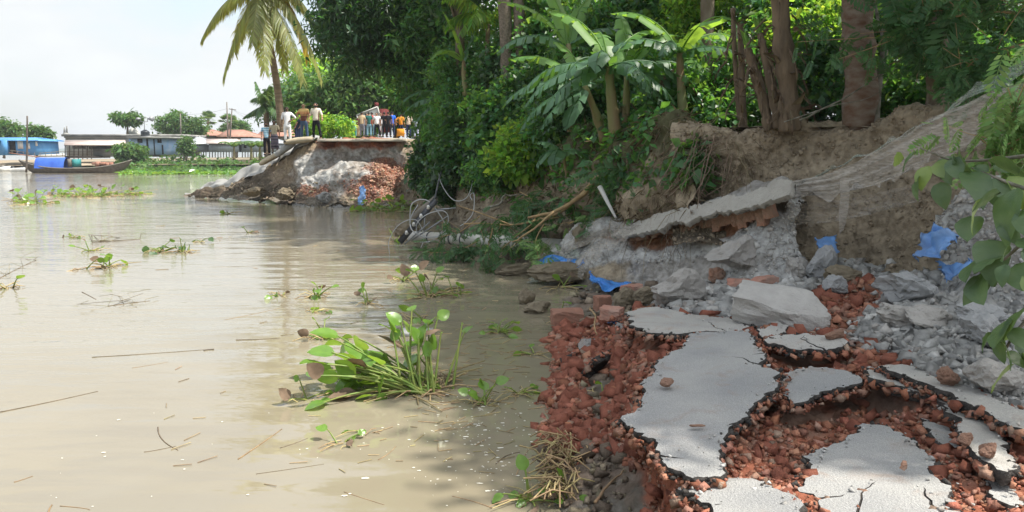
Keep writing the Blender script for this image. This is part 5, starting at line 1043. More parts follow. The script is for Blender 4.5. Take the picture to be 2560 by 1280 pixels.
# strings of roots
def roots(name, label, seeds, n, seed, ln=(.3, 1.0), rad=.006, matn='root_hair', slide=None):
    rr = rs(seed); mb = MB(); P, nn = seeds; idx = rr.integers(0, len(P), n)
    for i in idx:
        p = P[i].copy() + nn[i] * .03; out = [p.copy()]; d = nn[i] * .5 + rr.normal(0, .6, 3); L_ = rr.uniform(*ln); k = 6
        for s in range(k):
            d = d * .7 + np.array([0, -.1, -.35]) + rr.normal(0, .25, 3); d /= np.linalg.norm(d); p = p + d * L_ / k; out.append(p.copy())
        V, F = tube(out, np.linspace(rad, rad * .4, len(out)), 3); mb.add(V, F)
    tag(mb.build(name, MT[matn]), label, kind='stuff')
qc = proj(Pc); s = (qc[0] < 1880) & (qc[1] > 300) & (qc[1] < 470); roots('root_strands', 'tangled pale roots hanging on the left corner of the earth cliff', (Pc[s], nc[s]), 700, 61, (.4, 1.4), .006)
s = (qc[0] >= 1880) & (qc[1] > 300); roots('fine_roots', 'fine roots on the earth cliff', (Pc[s], nc[s]), 260, 62, (.15, .6), .004)
qr = proj(Pr); s = (qr[0] > 1450); roots('ridge_roots', 'pale root hairs hanging on the collapsed ridge', (Pr[s], nr[s]), 350, 63, (.12, .5), .003)
qb = proj(Pb); s = (qb[1] > 400); roots('bank_roots', 'dry vines and roots hanging on the wooded bank', (Pb[s], nb[s]), 800, 64, (.4, 1.6), .007)
s = (qb[0] > 1500) & (qb[1] > 330); roots('grove_roots', 'dry straw and roots under the banana grove', (Pb[s], nb[s]), 650, 65, (.3, 1.2), .006)
# ---------------------------------------------------------------- far village
mat('paint_blue', (.06, .22, .48), .6, (.10, .28, .5), sc=1.5, bump=.2, bsc=8)
mat('paint_blue_pale', (.22, .36, .55), .7, (.32, .42, .55), sc=.8)
mat('tarp_blue', (.03, .09, .42), .5, (.05, .14, .5), sc=1.2, bump=.4, bsc=4)
mat('teal', (.03, .20, .20), .6)
mat('plaster', (.46, .46, .43), .9, (.36, .36, .34), sc=.6, det=6)
mat('plaster_dirty', (.16, .16, .15), .9, (.3, .3, .28), sc=.8, det=6)
mat('tin_grey', (.40, .43, .45), .45, (.32, .34, .36), sc=1.0, metal=.25, bump=.3, bsc=2, stretch=(6, 6, .2))
mat('tin_rust', (.27, .12, .08), .8, (.36, .21, .16), sc=.9, det=6, contrast=.9, bump=.3, bsc=2, stretch=(4, 1, .5))
mat('tin_pale', (.52, .45, .41), .6, (.40, .31, .27), sc=.9, det=6, bump=.3, bsc=2)
mat('dark_open', (.02, .02, .022), .9)
mat('wood_dark', (.075, .06, .05), .8, (.13, .11, .09), sc=3, det=6, bump=.5, bsc=8)
mat('wood_grey', (.2, .18, .155), .85, (.13, .12, .10), sc=3, det=6)
mat('black_plastic', (.012, .016, .022), .35, spec=.5)
mat('white_paint', (.65, .65, .63), .6, (.5, .5, .48), sc=2)
mat('metal_grey', (.26, .27, .28), .5, metal=.5)
def bx(mb, px0, py0, px1, py1, Y0, dep):
    """box whose front face spans the two corners at distance Y0"""
    a, b = PY(px0, py0, Y0), PY(px1, py1, Y0); c = (a + b) / 2
    return mb.box([c[0], Y0 + dep / 2, c[2]], [abs(b[0] - a[0]), dep, abs(a[2] - b[2])])
def house(name, label, Y, wall, wmat, roof, rmat, opens=(), dep=6, cat='house', posts=None, group=None, extra=()):
    """wall=(x0,ytop,x1,ybot); roof=[(x,y) front eave left,right, ridge right,left]; opens=[(name,x0,y0,x1,y1,mat)]"""
    c = PY((wall[0] + wall[2]) / 2, wall[3], Y); root = empty(name, c, label=label, cat=cat, group=group)
    mb = MB(); bx(mb, *wall, Y, dep); mb.build('wall', MT[wmat], root)
    if roof:
        ev, rd, ov = roof            # eave (x0,y,x1), ridge (x0,y,x1), overhang
        e0, e1 = PY(ev[0], ev[1], Y - ov), PY(ev[2], ev[1], Y - ov); r0, r1 = PY(rd[0], rd[1], Y + dep / 2), PY(rd[2], rd[1], Y + dep / 2)
        b0, b1 = e0 + [0, dep + 2 * ov, 0], e1 + [0, dep + 2 * ov, 0]; t = np.array([0, 0, -.12])
        mb = MB(); mb.hexa([e0 + t, e1 + t, r1 + t, r0 + t, e0, e1, r1, r0]); mb.hexa([r0 + t, r1 + t, b1 + t, b0 + t, r0, r1, b1, b0])
        mb.add([e0 + t, r0 + t, b0 + t, e1 + t, r1 + t, b1 + t], np.array([[0, 1, 2], [3, 5, 4]]))
        mb.build('roof', MT[rmat], root)
    for i, (nm, x0, y0, x1, y1, m) in enumerate(opens):
        mb = MB(); bx(mb, x0, y0, x1, y1, Y - .06 - .004 * i, .12); mb.build(nm, MT[m], root)
    if posts:
        for x in np.arange(posts[0], posts[1], posts[2]):
            p = PY(x, posts[3], Y - posts[5]); q = PY(x, posts[4], Y - posts[5]); MB().tube([p, q], .07, 6).build('post', MT['wood_dark'], root)
    for (nm, x0, y0, x1, y1, yo, d, m) in extra:
        mb = MB(); bx(mb, x0, y0, x1, y1, Y + yo, d); mb.build(nm, MT[m], root)
    return root
Yv = 112.
house('long_house', 'long low pale house with a flat roof by the river', Yv + 4, (163, 345, 446, 392), 'plaster', None, None, [('window', 225, 352, 232, 358, 'dark_open'), ('panel', 416, 356, 434, 392, 'white_paint')], dep=8,
      extra=[('roof_slab', 153, 335.5, 452, 341, -.8, 9.6, 'plaster_dirty'), ('fascia', 160, 341, 448, 345.2, -.3, 8.6, 'plaster')])
house('river_shed', 'open shed with a pale tin awning in front of the long house', Yv, (232, 372, 300, 392), 'plaster_dirty', None, None, [('panel', 215, 366, 222, 377, 'white_paint')], dep=2,
      extra=[('rail', 163, 379, 232, 380.5, -1.5, .1, 'wood_dark'), ('rail', 163, 384.5, 232, 386, -1.5, .1, 'wood_dark'), ('floor', 162, 390, 240, 395, -1.8, 4, 'wood_dark'), ('back_wall', 180, 360, 315, 372, 1.8, .2, 'wood_grey')], posts=(163, 236, 11, 362, 398, 1.6))
root = [o for o in COL.objects if o.name == 'river_shed'][0]
e0, e1, f1, f0 = PY(160, 362, Yv - 2.4), PY(315, 362, Yv - 2.4), PY(313, 350, Yv + 2), PY(163, 350, Yv + 2); t = np.array([0, 0, -.1])
mb = MB(); mb.hexa([e0 + t, e1 + t, f1 + t, f0 + t, e0, e1, f1, f0]); mb.build('awning', MT['tin_pale'], root)
house('blue_washroom', 'small pale blue building with dark doorways and a water tank on top', Yv - 1, (322, 346, 416, 387), 'paint_blue_pale', None, None, [('window', 343, 347, 356, 357, 'dark_open'), ('window', 393, 347, 404, 357, 'dark_open'), ('doorway', 365, 347, 372, 386, 'dark_open'), ('doorway', 383, 347, 388, 387, 'dark_open'), ('doorway', 404, 362, 409, 386, 'dark_open')], dep=5,
      extra=[('roof_slab', 316, 341.5, 422, 346, -.7, 6.4, 'plaster_dirty')])
tk = empty('water_tank', PY(363, 341, Yv), label='black water tank on the roof of the blue building', cat='water tank')
zt = np.linspace(0, 1, 9); pt = [PY(363, 341 - 17 * s, Yv + 1) for s in zt]; MB().tube(pt, np.array([.52, .56, .52, .56, .52, .56, .5, .3, .14]) * 1.15, 16).build('tank_body', MT['black_plastic'], tk, smooth=True)
mb = MB(); bx(mb, 353, 340, 373, 342, Yv + .3, 1.6); mb.build('tank_base', MT['metal_grey'], tk)
sp = empty('loudspeaker_mast', PY(361, 324, Yv + 1), label='loudspeaker horns on a thin mast above the water tank', cat='loudspeaker')
MB().tube([PY(361, 324, Yv + 1), PY(361, 296, Yv + 1)], .05, 6).build('mast', MT['metal_grey'], sp)
mb = MB(); [mb.tube([PY(x0, y0, Yv + 1), PY(x1, y1, Yv + 1)], .05, 5) for x0, y0, x1, y1 in ((351, 294, 369, 294), (351, 304, 369, 304), (351, 294, 351, 304), (369, 294, 369, 304), (361, 294, 361, 304))]; mb.build('frame', MT['metal_grey'], sp)
for x, s in ((369, 1), (352, -1)): MB().tube([PY(x, 297, Yv + 1), PY(x + 5 * s, 297, Yv + 1), PY(x + 11 * s, 297, Yv + .6)], [.08, .2, .38 if s > 0 else .16], 12).build('horn', MT['metal_grey'], sp, smooth=True)
dm = empty('dome', PY(334, 338, Yv + 9), label='grey onion dome with a small finial behind the blue building', cat='dome')
s = np.linspace(0, 1, 12); MB().tube([PY(334, 338 - 22 * k, Yv + 9) for k in s], 0.9 * np.array([.95, 1.0, 1.02, 1.0, .96, .9, .8, .68, .52, .34, .16, .04]), 18).build('dome_shell', MT['plaster'], dm, smooth=True)
MB().tube([PY(334, 318, Yv + 9), PY(334, 309, Yv + 9)], [.08, .02], 5).build('finial', MT['metal_grey'], dm)
ml = empty('roof_ornament', PY(166, 336, Yv + 4), label='small dark minaret stubs on the left end of the long roof', cat='ornament')
for x, h in ((161, 318), (167, 315)): MB().tube([PY(x, 336, Yv + 4), PY(x, h + 8, Yv + 4), PY(x, h, Yv + 4)], [.16, .12, .06], 6).build('minaret', MT['plaster_dirty'], ml)
MB().tube([PY(166, 336, Yv + 4), PY(166, 333, Yv + 4), PY(166, 331, Yv + 4)], [.55, .4, .05], 10).build('cap', MT['plaster_dirty'], ml)
# blue ferry hut and pontoon at the left edge
house('blue_hut', 'bright blue tin hut with posters at the left edge', Yv - 8, (-60, 347, 94, 388), 'paint_blue', ((-62, 350, 95), (-62, 343.5, 95), .5), 'paint_blue', [('poster', 43, 351, 58, 372, 'white_paint'), ('poster', 67, 358, 75, 372, 'white_paint'), ('poster', 88, 353, 93, 365, 'white_paint'), ('doorway', 22, 353, 40, 385, 'dark_open')], dep=5,
      extra=[('door_panel', 2, 351, 20, 388, -.8, .1, 'paint_blue')])
gw = empty('gangway', PY(95, 392, Yv - 8), label='rusty gangway with a handrail between the blue hut and the shed', cat='gangway')
mb = MB(); mb.hexa([PY(22, 383, 103), PY(96, 394, 103), PY(96, 394, 105), PY(22, 383, 105), PY(22, 381, 103), PY(96, 391.5, 103), PY(96, 391.5, 105), PY(22, 381, 105)]); mb.build('ramp', MT['tin_rust'], gw)
mb = MB(); mb.hexa([PY(96, 393, 104), PY(162, 391, 108), PY(162, 391, 110), PY(96, 393, 106), PY(96, 387, 104), PY(162, 384, 108), PY(162, 384, 110), PY(96, 387, 106)]); mb.build('deck', MT['plaster'], gw)
for x0, y0, x1, y1 in ((25, 376, 95, 384), (98, 383, 162, 378)): MB().tube([PY(x0, y0, 103), PY(x1, y1, 105)], .04, 5).build('handrail', MT['wood_grey'], gw)
for x in np.arange(30, 160, 14): MB().tube([PY(x, 377 + (x - 30) * .09 if x < 96 else 382, 103.5), PY(x, 391 if x > 60 else 386, 103.5)], .035, 5).build('baluster', MT['wood_grey'], gw)
def speedboat(label, x0, x1, yb, yt, Y, seed):
    a, b = PY(x0, yb, Y), PY(x1, yb, Y); n = 12; L_ = b[0] - a[0]; h = PY(x0, yt, Y)[2] - a[2]; rows = []
    root = empty('speedboat', (a + b) / 2, label=label, cat='boat', group='small white boats by the gangway')
    for k in range(n):
        s = k / (n - 1); w = .9 * min(1, (1 - s) * 2.4 + .08); zt = h * (.62 + .3 * s); x = a[0] + L_ * s
        rows.append([[x, Y - w, zt], [x, Y - w * .75, -.15], [x, Y + w * .75, -.15], [x, Y + w, zt]])
    V = np.array(rows).reshape(-1, 3); F = [[i * 4 + j, i * 4 + j + 1, i * 4 + 5 + j, i * 4 + 4 + j] for i in range(n - 1) for j in range(3)] + [[i * 4 + 3, i * 4, i * 4 + 4, i * 4 + 7] for i in range(n - 1)] + [[0, 1, 2, 3]]
    add('hull', mesh_np('hull', V, np.array(F)), MT['white_paint'], root)
    mb = MB(); mb.box([a[0] + L_ * .45, Y, h * .85], [L_ * .22, 1.0, h * .35]); mb.build('windscreen', MT['black_plastic'], root)
    mb = MB(); mb.box([a[0] - .15, Y, h * .55], [.4, .35, h * .7]); mb.build('engine', MT['black_plastic'], root)
speedboat('white speedboat with a dark outboard engine at the left edge', -6, 27, 405, 391, 99, 1)
speedboat('long white launch moored below the gangway', 33, 96, 404, 391, 98, 2)
bp_ = MB().tube(bez(PY(66, 432, 90), PY(68, 370, 90), PY(68, 289, 90), 10) + rs(4).normal(0, .02, (10, 3)), np.linspace(.12, .09, 10), 7).build('mooring_post', MT['wood_dark'], smooth=True)
tag(bp_, 'crooked bare mooring post standing in the water behind the boat', 'post')
# country boat
def country_boat():
    Y = 91.; xa, xb = PY(48, 405, Y)[0], PY(330, 408, Y)[0]; L_ = xb - xa; n = 34; root = empty('country_boat', (xa + L_ / 2, Y, 0), label='long dark wooden country boat with a blue tarpaulin cabin', cat='boat')
    z0 = lambda s: .55 + 1.0 * abs(2 * s - 1) ** 2.6; rows = []
    for k in range(n):
        s = k / (n - 1); w = 1.15 * max(.02, 1 - abs(2 * s - 1) ** 2.4); zt = z0(s); kz = -.35 + (zt + .2) * max(0, (abs(2 * s - 1) - .62) / .38) ** 1.3; x = xa + L_ * s
        rows.append([[x, Y - w, zt], [x, Y - w * .98, zt - .16], [x, Y - w * .8, (zt + kz) / 2], [x, Y - w * .4, kz], [x, Y + w * .4, kz], [x, Y + w * .8, (zt + kz) / 2], [x, Y + w, zt]])
    V = np.array(rows).reshape(-1, 3); F = [[i * 7 + j, i * 7 + j + 1, i * 7 + 8 + j, i * 7 + 7 + j] for i in range(n - 1) for j in range(6)]
    add('hull', mesh_np('hull', V, np.array(F), smooth=True), MT['wood_dark'], root)
    D = np.array([[r_[0], r_[6]] for r_ in rows]); D[:, :, 2] -= .1; add('deck', mesh_np('deck', D.reshape(-1, 3), np.array([[2 * i, 2 * i + 2, 2 * i + 3, 2 * i + 1] for i in range(n - 1)])), MT['wood_grey'], root)
    mb = MB(); mb.tube([r_[0] for r_ in rows], .07, 5); mb.tube([r_[6] for r_ in rows], .07, 5); mb.build('gunwale', MT['wood_grey'], root)
    a, b = PY(97, 417, Y), PY(168, 394, Y); m = 10; arc = [[y_ * .95, .55 + (b[2] - .55) * (1 - abs(y_) ** 3.5)] for y_ in np.linspace(-1, 1, m)]
    V = [[x, Y + q, z] for x in np.linspace(a[0], b[0], 8) for q, z in arc]; V = np.array(V); V[:, 2] += .03 * fbm(V, 1.5, 2)
    F = [[i * m + j, i * m + j + 1, i * m + m + j + 1, i * m + m + j] for i in range(7) for j in range(m - 1)]; add('cabin_tarpaulin', mesh_np('cabin_tarpaulin', V, np.array(F)), MT['tarp_blue'], root)
    mb = MB(); bx(mb, 168, 397, 178, 417, Y - .6, 1.2); mb.build('cabin_end', MT['wood_grey'], root); mb = MB(); bx(mb, 179, 398, 191, 417, Y - .5, 1.1); mb.build('crate', MT['teal'], root)
    mb = MB(); rr = rs(5)
    for k in range(9): mb.box(PY(240 + 4.5 * k, 413 - rr.uniform(0, 5), Y) + [0, rr.normal(0, .3), 0], rr.uniform(.25, .6, 3))
    mb.build('cargo', MT['tin_rust'], root)
country_boat()
# red roofed houses and tin sheds on stilts
house('red_roof_house', 'house with a rusty red hipped roof, left of two', Yv + 26, (486, 336, 540, 350), 'wood_grey', ((482, 338, 548), (495, 323.5, 532), .6), 'tin_rust', dep=8)
house('red_roof_house', 'house with a rusty red hipped roof, right of two', Yv + 22, (546, 338, 628, 352), 'wood_grey', ((540, 341, 632), (568, 324, 610), .6), 'tin_rust', dep=8)
house('tin_shed', 'grey tin shed with a pale sloping roof beside the house corner', Yv + 6, (452, 358, 515, 380), 'tin_grey', ((446, 359, 517), (448, 339, 490), .5), 'tin_grey', dep=7, posts=(455, 516, 6, 379, 392, 0))
house('tin_shed', 'grey tin shed on stilts in the middle of the row', Yv + 2, (522, 359, 598, 380), 'tin_grey', ((516, 358, 602), (514, 347, 592), .5), 'tin_pale', [('doorway', 598, 361, 603, 380, 'dark_open')], dep=6, posts=(524, 600, 7, 379, 394, 0))
house('tin_shed', 'pale tin shed on stilts partly behind the banana plants', Yv + 2, (604, 358, 690, 380), 'tin_grey', ((600, 356, 694), (602, 346, 690), .5), 'tin_grey', [('window', 609, 363, 616, 370, 'dark_open')], dep=6, posts=(606, 690, 7, 379, 394, 0))
house('red_roof_house', 'far red roof seen between the standing men', Yv + 30, (650, 338, 760, 352), 'wood_grey', ((640, 340, 770), (655, 324, 740), .6), 'tin_rust', dep=8)
for (x0, y0, x1, y1, lb) in ((570, 352, 567, 255, 'tall thin utility pole above the red roofs'), (575, 345, 580, 271, 'utility pole with a crossarm above the red roofs'), (452, 340, 451, 284, 'bare post beside the big round tree')):
    rt = empty('utility_pole', PY(x0, y0, Yv + 8), label=lb, cat='pole'); MB().tube([PY(x0, y0, Yv + 8), PY(x1, y1, Yv + 8)], [.14, .09], 6).build('shaft', MT['wood_grey'], rt)
    if 'crossarm' in lb: MB().tube([PY(572, 272, Yv + 8), PY(590, 275, Yv + 8)], .07, 5).build('crossarm', MT['wood_grey'], rt)
mb = MB(); [mb.tube(bez(PY(580, 272, Yv + 8), PY(620, 300 + k * 8, Yv), PY(690, 275 + k * 30, 90), 12), .018, 3, cap=False) for k in range(2)]; mb.tube(bez(PY(450, 286, Yv + 8), PY(510, 288, Yv + 8), PY(566, 272, Yv + 8), 10), .018, 3, cap=False)
tag(mb.build('overhead_wires', MT['black_plastic']), 'thin overhead wires sagging between the village poles', 'wire')
# village trees
GV = 'village trees across the water'
def vt(label, px, py, Y, rx, rz, m, seed, py_base=395, size=.55, n=70, per=50, sp=.5):
    c = PY(px, py, Y); g = PY(px, py_base, Y); tree('village_tree', label, [g, (g + c) / 2, c], [.22, .16, .08], 'bark', [(c, (rx, rx * .8, rz), n, per, sp, size, m, LEAF)], seed=seed, limbs=7, lr=.06, group=GV)
vt('big round tree behind the tin sheds', 452, 318, Yv + 20, 4.4, 2.6, 'leaf_far', 501, n=110)
vt('umbrella shaped tree above the long house', 318, 294, Yv + 6, 2.3, .75, 'leaf_far', 502, py_base=345, n=50, sp=.35)
vt('grey green tree at the left edge', 10, 326, Yv + 6, 2.2, 1.6, 'leaf_far', 503, n=50)
vt('small round tree behind the mooring post', 93, 334, Yv + 2, 1.5, 1.1, 'leaf_far', 504, n=40, sp=.4)
vt('bushy tree growing at the blue building corner', 325, 378, Yv - 6, 1.7, .8, 'leaf_far', 505, py_base=400, n=50)
vt('slim leafy tree by the white wall of the long house', 465, 362, Yv - 4, .9, 1.2, 'leaf_far', 506, py_base=398, n=26, sp=.35, size=.4)
vt('dark tree behind the right red roof', 590, 322, Yv + 40, 3.0, 1.6, 'leaf_far', 507, n=50)
for k, (px, py, lb) in enumerate(((520, 302, 'fan palm behind the left red roof'), (572, 308, 'fan palm behind the right red roof'))):
    c = PY(px, py, Yv + 34); g = PY(px, 360, Yv + 34); rt = empty('fan_palm', g, label=lb, cat='palm tree', group=GV); MB().tube([g, c], .25, 8).build('trunk', MT['bark'], rt)
    rr = rs(510 + k)
    for j in range(22):
        a, e = rr.uniform(0, 6.28), rr.uniform(-.5, 1.4); d = np.array([math.cos(a) * math.cos(e), math.sin(a) * math.cos(e), math.sin(e)]); u = np.cross(d, [0, 0, 1]); u /= np.linalg.norm(u) + 1e-6; v = np.cross(u, d); h = c + d * 1.0; mbf = MB(); mbf.tube([c, h], .04, 4, cap=False)
        for q in np.linspace(-1.3, 1.3, 11):
            dd = d * math.cos(q) + u * math.sin(q); w = u * math.cos(q) - d * math.sin(q); L_ = 1.25 * rr.uniform(.85, 1.1); mbf.add([h, h + dd * L_ * .6 + w * .12, h + dd * L_ - [0, 0, .15], h + dd * L_ * .6 - w * .12], np.array([[0, 1, 2, 3]]))
        mbf.build('fan_leaf', MT['palm_far'], rt)
for k, (px, lb) in enumerate(((585, 'banana plant in front of the middle tin shed'), (628, 'banana plant in front of the pale tin shed'), (650, 'thin banana plant nearest the far bank'))):
    Y = 100 - 6 * k; banana(lb, PY(px, 400, Y), PY(px, 366, Y), .2, [(a + 20 * k, 50, 2.4, 80, .6, .5, 'palm_far') for a in (0, 60, 120, 180, 240, 300)], seed=520 + k, W_=.4, group='banana plants below the village')
r = rs(6)
# belt of green plants along the far shore
n = 17000; px = r.uniform(215, 690, n); T = []
for x in px:
    Y = r.uniform(92, 110); hgt = 0.15 + max(0, (Y - 98) / 12) * 1.5 * (1 + .8 * vnoise(np.array([[x / 28, Y / 7, 0]]))[0]) * (1 if x > 290 else .35); T.append([PY(x, 400, Y)[0], Y, r.uniform(0, max(.2, hgt))])
V, F = leafset(np.array(T), .42, r, LEAFW, (.2, .6)); tag(add('shore_plants', mesh_np('shore_plants', V, F), MT['leaf_far']), 'dense green water plants along the far shore', kind='stuff')
n = 4500; x = r.uniform(300, 660, n); Y = r.uniform(84, 96, n); T = np.array([[PY(a, 400, b)[0], b, r.uniform(0, .18)] for a, b in zip(x, Y)]); s = fbm(T, .12, 2) > -.25
V, F = leafset(T[s], .4, r, LEAFW, (.05, .4)); tag(add('floating_plants', mesh_np('floating_plants', V, F), MT['hyacinth']), 'flat mat of pale floating plants before the far shore', kind='stuff')
# ---------------------------------------------------------------- people
SK = [mat('skin_a', (.25, .14, .09), .55), mat('skin_b', (.36, .21, .14), .55), mat('skin_c', (.12, .07, .048), .55)]
mat('hair', (.012, .01, .01), .6); mat('hair_grey', (.12, .11, .10), .7)
def cloth(n, c, c2=None, **k): return mat(n, c, .85, c2, spec=.15, **k)
for n_, c_ in dict(white=(.72, .73, .76), cream=(.62, .58, .5), tan=(.46, .35, .23), black=(.015, .015, .02), navy=(.02, .03, .07), jean=(.06, .1, .17), jean_light=(.16, .28, .36), grey=(.14, .14, .17), green=(.02, .10, .09), red=(.5, .05, .05), blue=(.03, .12, .55), orange=(.6, .25, .03), lilac=(.36, .40, .52), khaki=(.33, .30, .22), sky=(.28, .55, .62), teal=(.05, .3, .32), maroon=(.12, .03, .03), beige=(.52, .44, .35)).items(): cloth('c_' + n_, c_)
def band_mat(name, cols, stops, axis='Z', scale=None):
    m = bpy.data.materials.new(name); m.use_nodes = True; t = m.node_tree; b = t.nodes['Principled BSDF']; b.inputs['Roughness'].default_value = .85
    tcn = t.nodes.new('ShaderNodeTexCoord'); sp_ = t.nodes.new('ShaderNodeSeparateXYZ'); rp_ = t.nodes.new('ShaderNodeValToRGB'); rp_.color_ramp.interpolation = 'CONSTANT'
    t.links.new(tcn.outputs['Object'], sp_.inputs[0]); src = sp_.outputs[axis]
    if scale:
        ml_ = t.nodes.new('ShaderNodeMath'); ml_.operation = 'MULTIPLY'; ml_.inputs[1].default_value = scale; fr = t.nodes.new('ShaderNodeMath'); fr.operation = 'FRACT'; t.links.new(src, ml_.inputs[0]); t.links.new(ml_.outputs[0], fr.inputs[0]); src = fr.outputs[0]
    t.links.new(src, rp_.inputs[0]); e = rp_.color_ramp.elements
    while len(e) < len(cols): e.new(.5)
    for k, (c, s) in enumerate(zip(cols, stops)): e[k].position = s; e[k].color = (*c, 1)
    t.links.new(rp_.outputs[0], b.inputs['Base Color']); MT[name] = m
yl, mr = (.58, .40, .16), (.13, .045, .03)
band_mat('c_striped', [mr, (.5, .28, .12), mr, yl, (.4, .1, .05), yl, (.4, .1, .05), yl], [0, 1.13 / 2, 1.15 / 2, 1.18 / 2, 1.21 / 2, 1.24 / 2, 1.27 / 2, 1.30 / 2])
for nd in MT['c_striped'].node_tree.nodes:
    if nd.type == 'SEPXYZ':
        t = MT['c_striped'].node_tree; q = t.nodes.new('ShaderNodeMath'); q.operation = 'MULTIPLY'; q.inputs[1].default_value = .5; lk = nd.outputs['Z'].links[0]; to = lk.to_socket; t.links.remove(lk); t.links.new(nd.outputs['Z'], q.inputs[0]); t.links.new(q.outputs[0], to)
band_mat('c_check', [(.25, .5, .68), (.05, .2, .4), (.5, .66, .75)], [0, .35, .55], 'Z', 9)
band_mat('c_lungi', [(.03, .03, .05), (.22, .2, .22), (.06, .04, .06), (.16, .14, .18)], [0, .45, .55, .8], 'Z', 6)
def skin(name, pts, edges, radii, m, parent, root=0, sub=1):
    me = bpy.data.meshes.new(name); me.from_pydata([list(map(float, p)) for p in pts], edges, []); me.update()
    o = add(name, me, m, parent, world=False); md = o.modifiers.new('skin', 'SKIN'); md.use_smooth_shade = True
    for i, q in enumerate(radii):
        sv = me.skin_vertices[0].data[i]; sv.radius = (q, q) if np.isscalar(q) else q; sv.use_root = (i == root)
    sd_ = o.modifiers.new('sub', 'SUBSURF'); sd_.levels = sub; sd_.render_levels = sub
    return o
def hand(parent, p, d, m, s=1.):
    d = np.asarray(d, float); d /= np.linalg.norm(d); u = np.cross(d, [0, 1, 0.1]); u /= np.linalg.norm(u) + 1e-9; v = np.cross(u, d); mb = MB(); p = np.asarray(p, float)
    Rm = np.stack([u, v, d], 1); mb.box(p + d * .045, [.075, .03, .09], Rm)
    for k, l in enumerate((.065, .075, .07, .055)): mb.tube([p + d * .088 + u * (-.028 + .019 * k), p + d * (.088 + l * .6) + u * (-.03 + .02 * k), p + d * (.088 + l) + u * (-.03 + .02 * k) + v * .02], [.009, .008, .006], 5)
    mb.tube([p + d * .02 + u * -.036, p + d * .06 + u * -.062, p + d * .09 + u * -.066], [.012, .010, .008], 5)
    mb.build('hand', m, parent, world=False)
def person(label, px, py, Y, yaw=0, H=1.7, shirt='c_white', pants='c_black', sk=0, arms=('down', 'down'), hair='hair', sleeve='short', long=False, lungi=None, bald=False, beard=False, legs=(0.0, 0.0), lean=0.0, group='people on the far road', belly=0.):
    p = PY(px, py, Y); root = empty('person', p, math.radians(yaw), label=label, cat='person', group=group); root.scale = (H / 1.7,) * 3
    s = SK[sk]; f = lambda y, z: (-lean * max(0, z - .9)) + y       # leaning moves the upper body forwards
    A = {'down': ((.24, .02, 1.14), (.25, -.05, .90)), 'hip': ((.40, .07, 1.18), (.19, -.10, 1.04)), 'fold': ((.25, -.06, 1.15), (.02, -.22, 1.17)), 'bent': ((.25, .0, 1.14), (.2, -.26, 1.13)), 'out': ((.30, -.06, 1.16), (.36, -.2, .98)), 'phone': ((.26, -.12, 1.2), (.1, -.25, 1.42))}
    el = {}; wr = {}
    for k, sg in ((0, -1), (1, 1)):
        e, w = A[arms[k]]; el[sg] = (sg * e[0], f(e[1], e[2]), e[2]); wr[sg] = (sg * w[0], f(w[1], w[2]), w[2])
    sx = {sg: legs[0 if sg < 0 else 1] for sg in (-1, 1)}
    J = [(0, 0, .93), (0, f(.01, 1.15), 1.15), (0, f(.01, 1.34), 1.34), (0, f(.0, 1.46), 1.46), (0, f(-.015, 1.535), 1.535), (0, f(-.02, 1.6), 1.6), (0, f(-.015, 1.675), 1.675), (0, f(-.105, 1.575), 1.575)]
    Rr = [.125, .115 + belly, .135, .055, .068, (.078, .092), (.05, .06), .014]; E = [(0, 1), (1, 2), (2, 3), (3, 4), (4, 5), (5, 6), (5, 7)]
    for sg in (-1, 1):
        b = len(J); J += [(sg * .175, f(.01, 1.385), 1.385), el[sg], wr[sg]]; Rr += [.06, .042, .028]; E += [(2, b), (b, b + 1), (b + 1, b + 2)]
        b = len(J); J += [(sg * .095, 0, .86), (sg * (.105 + sx[sg] * .5), -.02, .48), (sg * (.11 + sx[sg]), .02, .07), (sg * (.13 + sx[sg]), -.13, .035)]; Rr += [.085, .056, .038, .034]; E += [(0, b), (b, b + 1), (b + 1, b + 2), (b + 2, b + 3)]
    skin('body', J, E, Rr, s, root)
    for sg in (-1, 1): hand(root, wr[sg], np.array(wr[sg]) - np.array(el[sg]), s)
    # clothes
    zb = .62 if long else .84
    J2 = [(0, 0, zb), (0, f(0, .98), .98), (0, f(.01, 1.18), 1.18), (0, f(.01, 1.36), 1.36), (0, f(0, 1.45), 1.45)]; R2 = [.185 if not long else .2, .16 + belly * .6, .155 + belly, .165, .075]; E2 = [(0, 1), (1, 2), (2, 3), (3, 4)]
    for sg in (-1, 1):
        sh = np.array((sg * .18, f(.01, 1.385), 1.385)); e = np.array(el[sg]); w = np.array(wr[sg]); b = len(J2)
        if sleeve == 'short': J2 += [sh, sh + (e - sh) * .8]; R2 += [.078, .066]; E2 += [(3, b), (b, b + 1)]
        else: J2 += [sh, e, e + (w - e) * (.9 if sleeve == 'long' else .3)]; R2 += [.076, .058, .044]; E2 += [(3, b), (b, b + 1), (b + 1, b + 2)]
    skin('shirt', J2, E2, R2, MT[shirt], root)
    if lungi:
        MB().tube([(0, 0, .98), (0, 0, .8), (0, 0, .55), (0, .02, .26)], [.16, .19, .2, .21], 14).build('lungi', MT[lungi], root, world=False, smooth=True)
    else:
        J3 = [(0, 0, .96), (0, 0, .88)]; R3 = [.15, .155]; E3 = [(0, 1)]
        for sg in (-1, 1): b = len(J3); J3 += [(sg * .098, 0, .8), (sg * (.108 + sx[sg] * .5), -.02, .48), (sg * (.112 + sx[sg]), .02, .09)]; R3 += [.1, .076, .066]; E3 += [(1, b), (b, b + 1), (b + 1, b + 2)]
        skin('trousers', J3, E3, R3, MT[pants], root)
    mb = MB()
    for sg in (-1, 1): mb.box((sg * (.125 + sx[sg]), -.055, .035), (.085, .25, .07))
    mb.build('shoes', MT['c_black'], root, world=False)
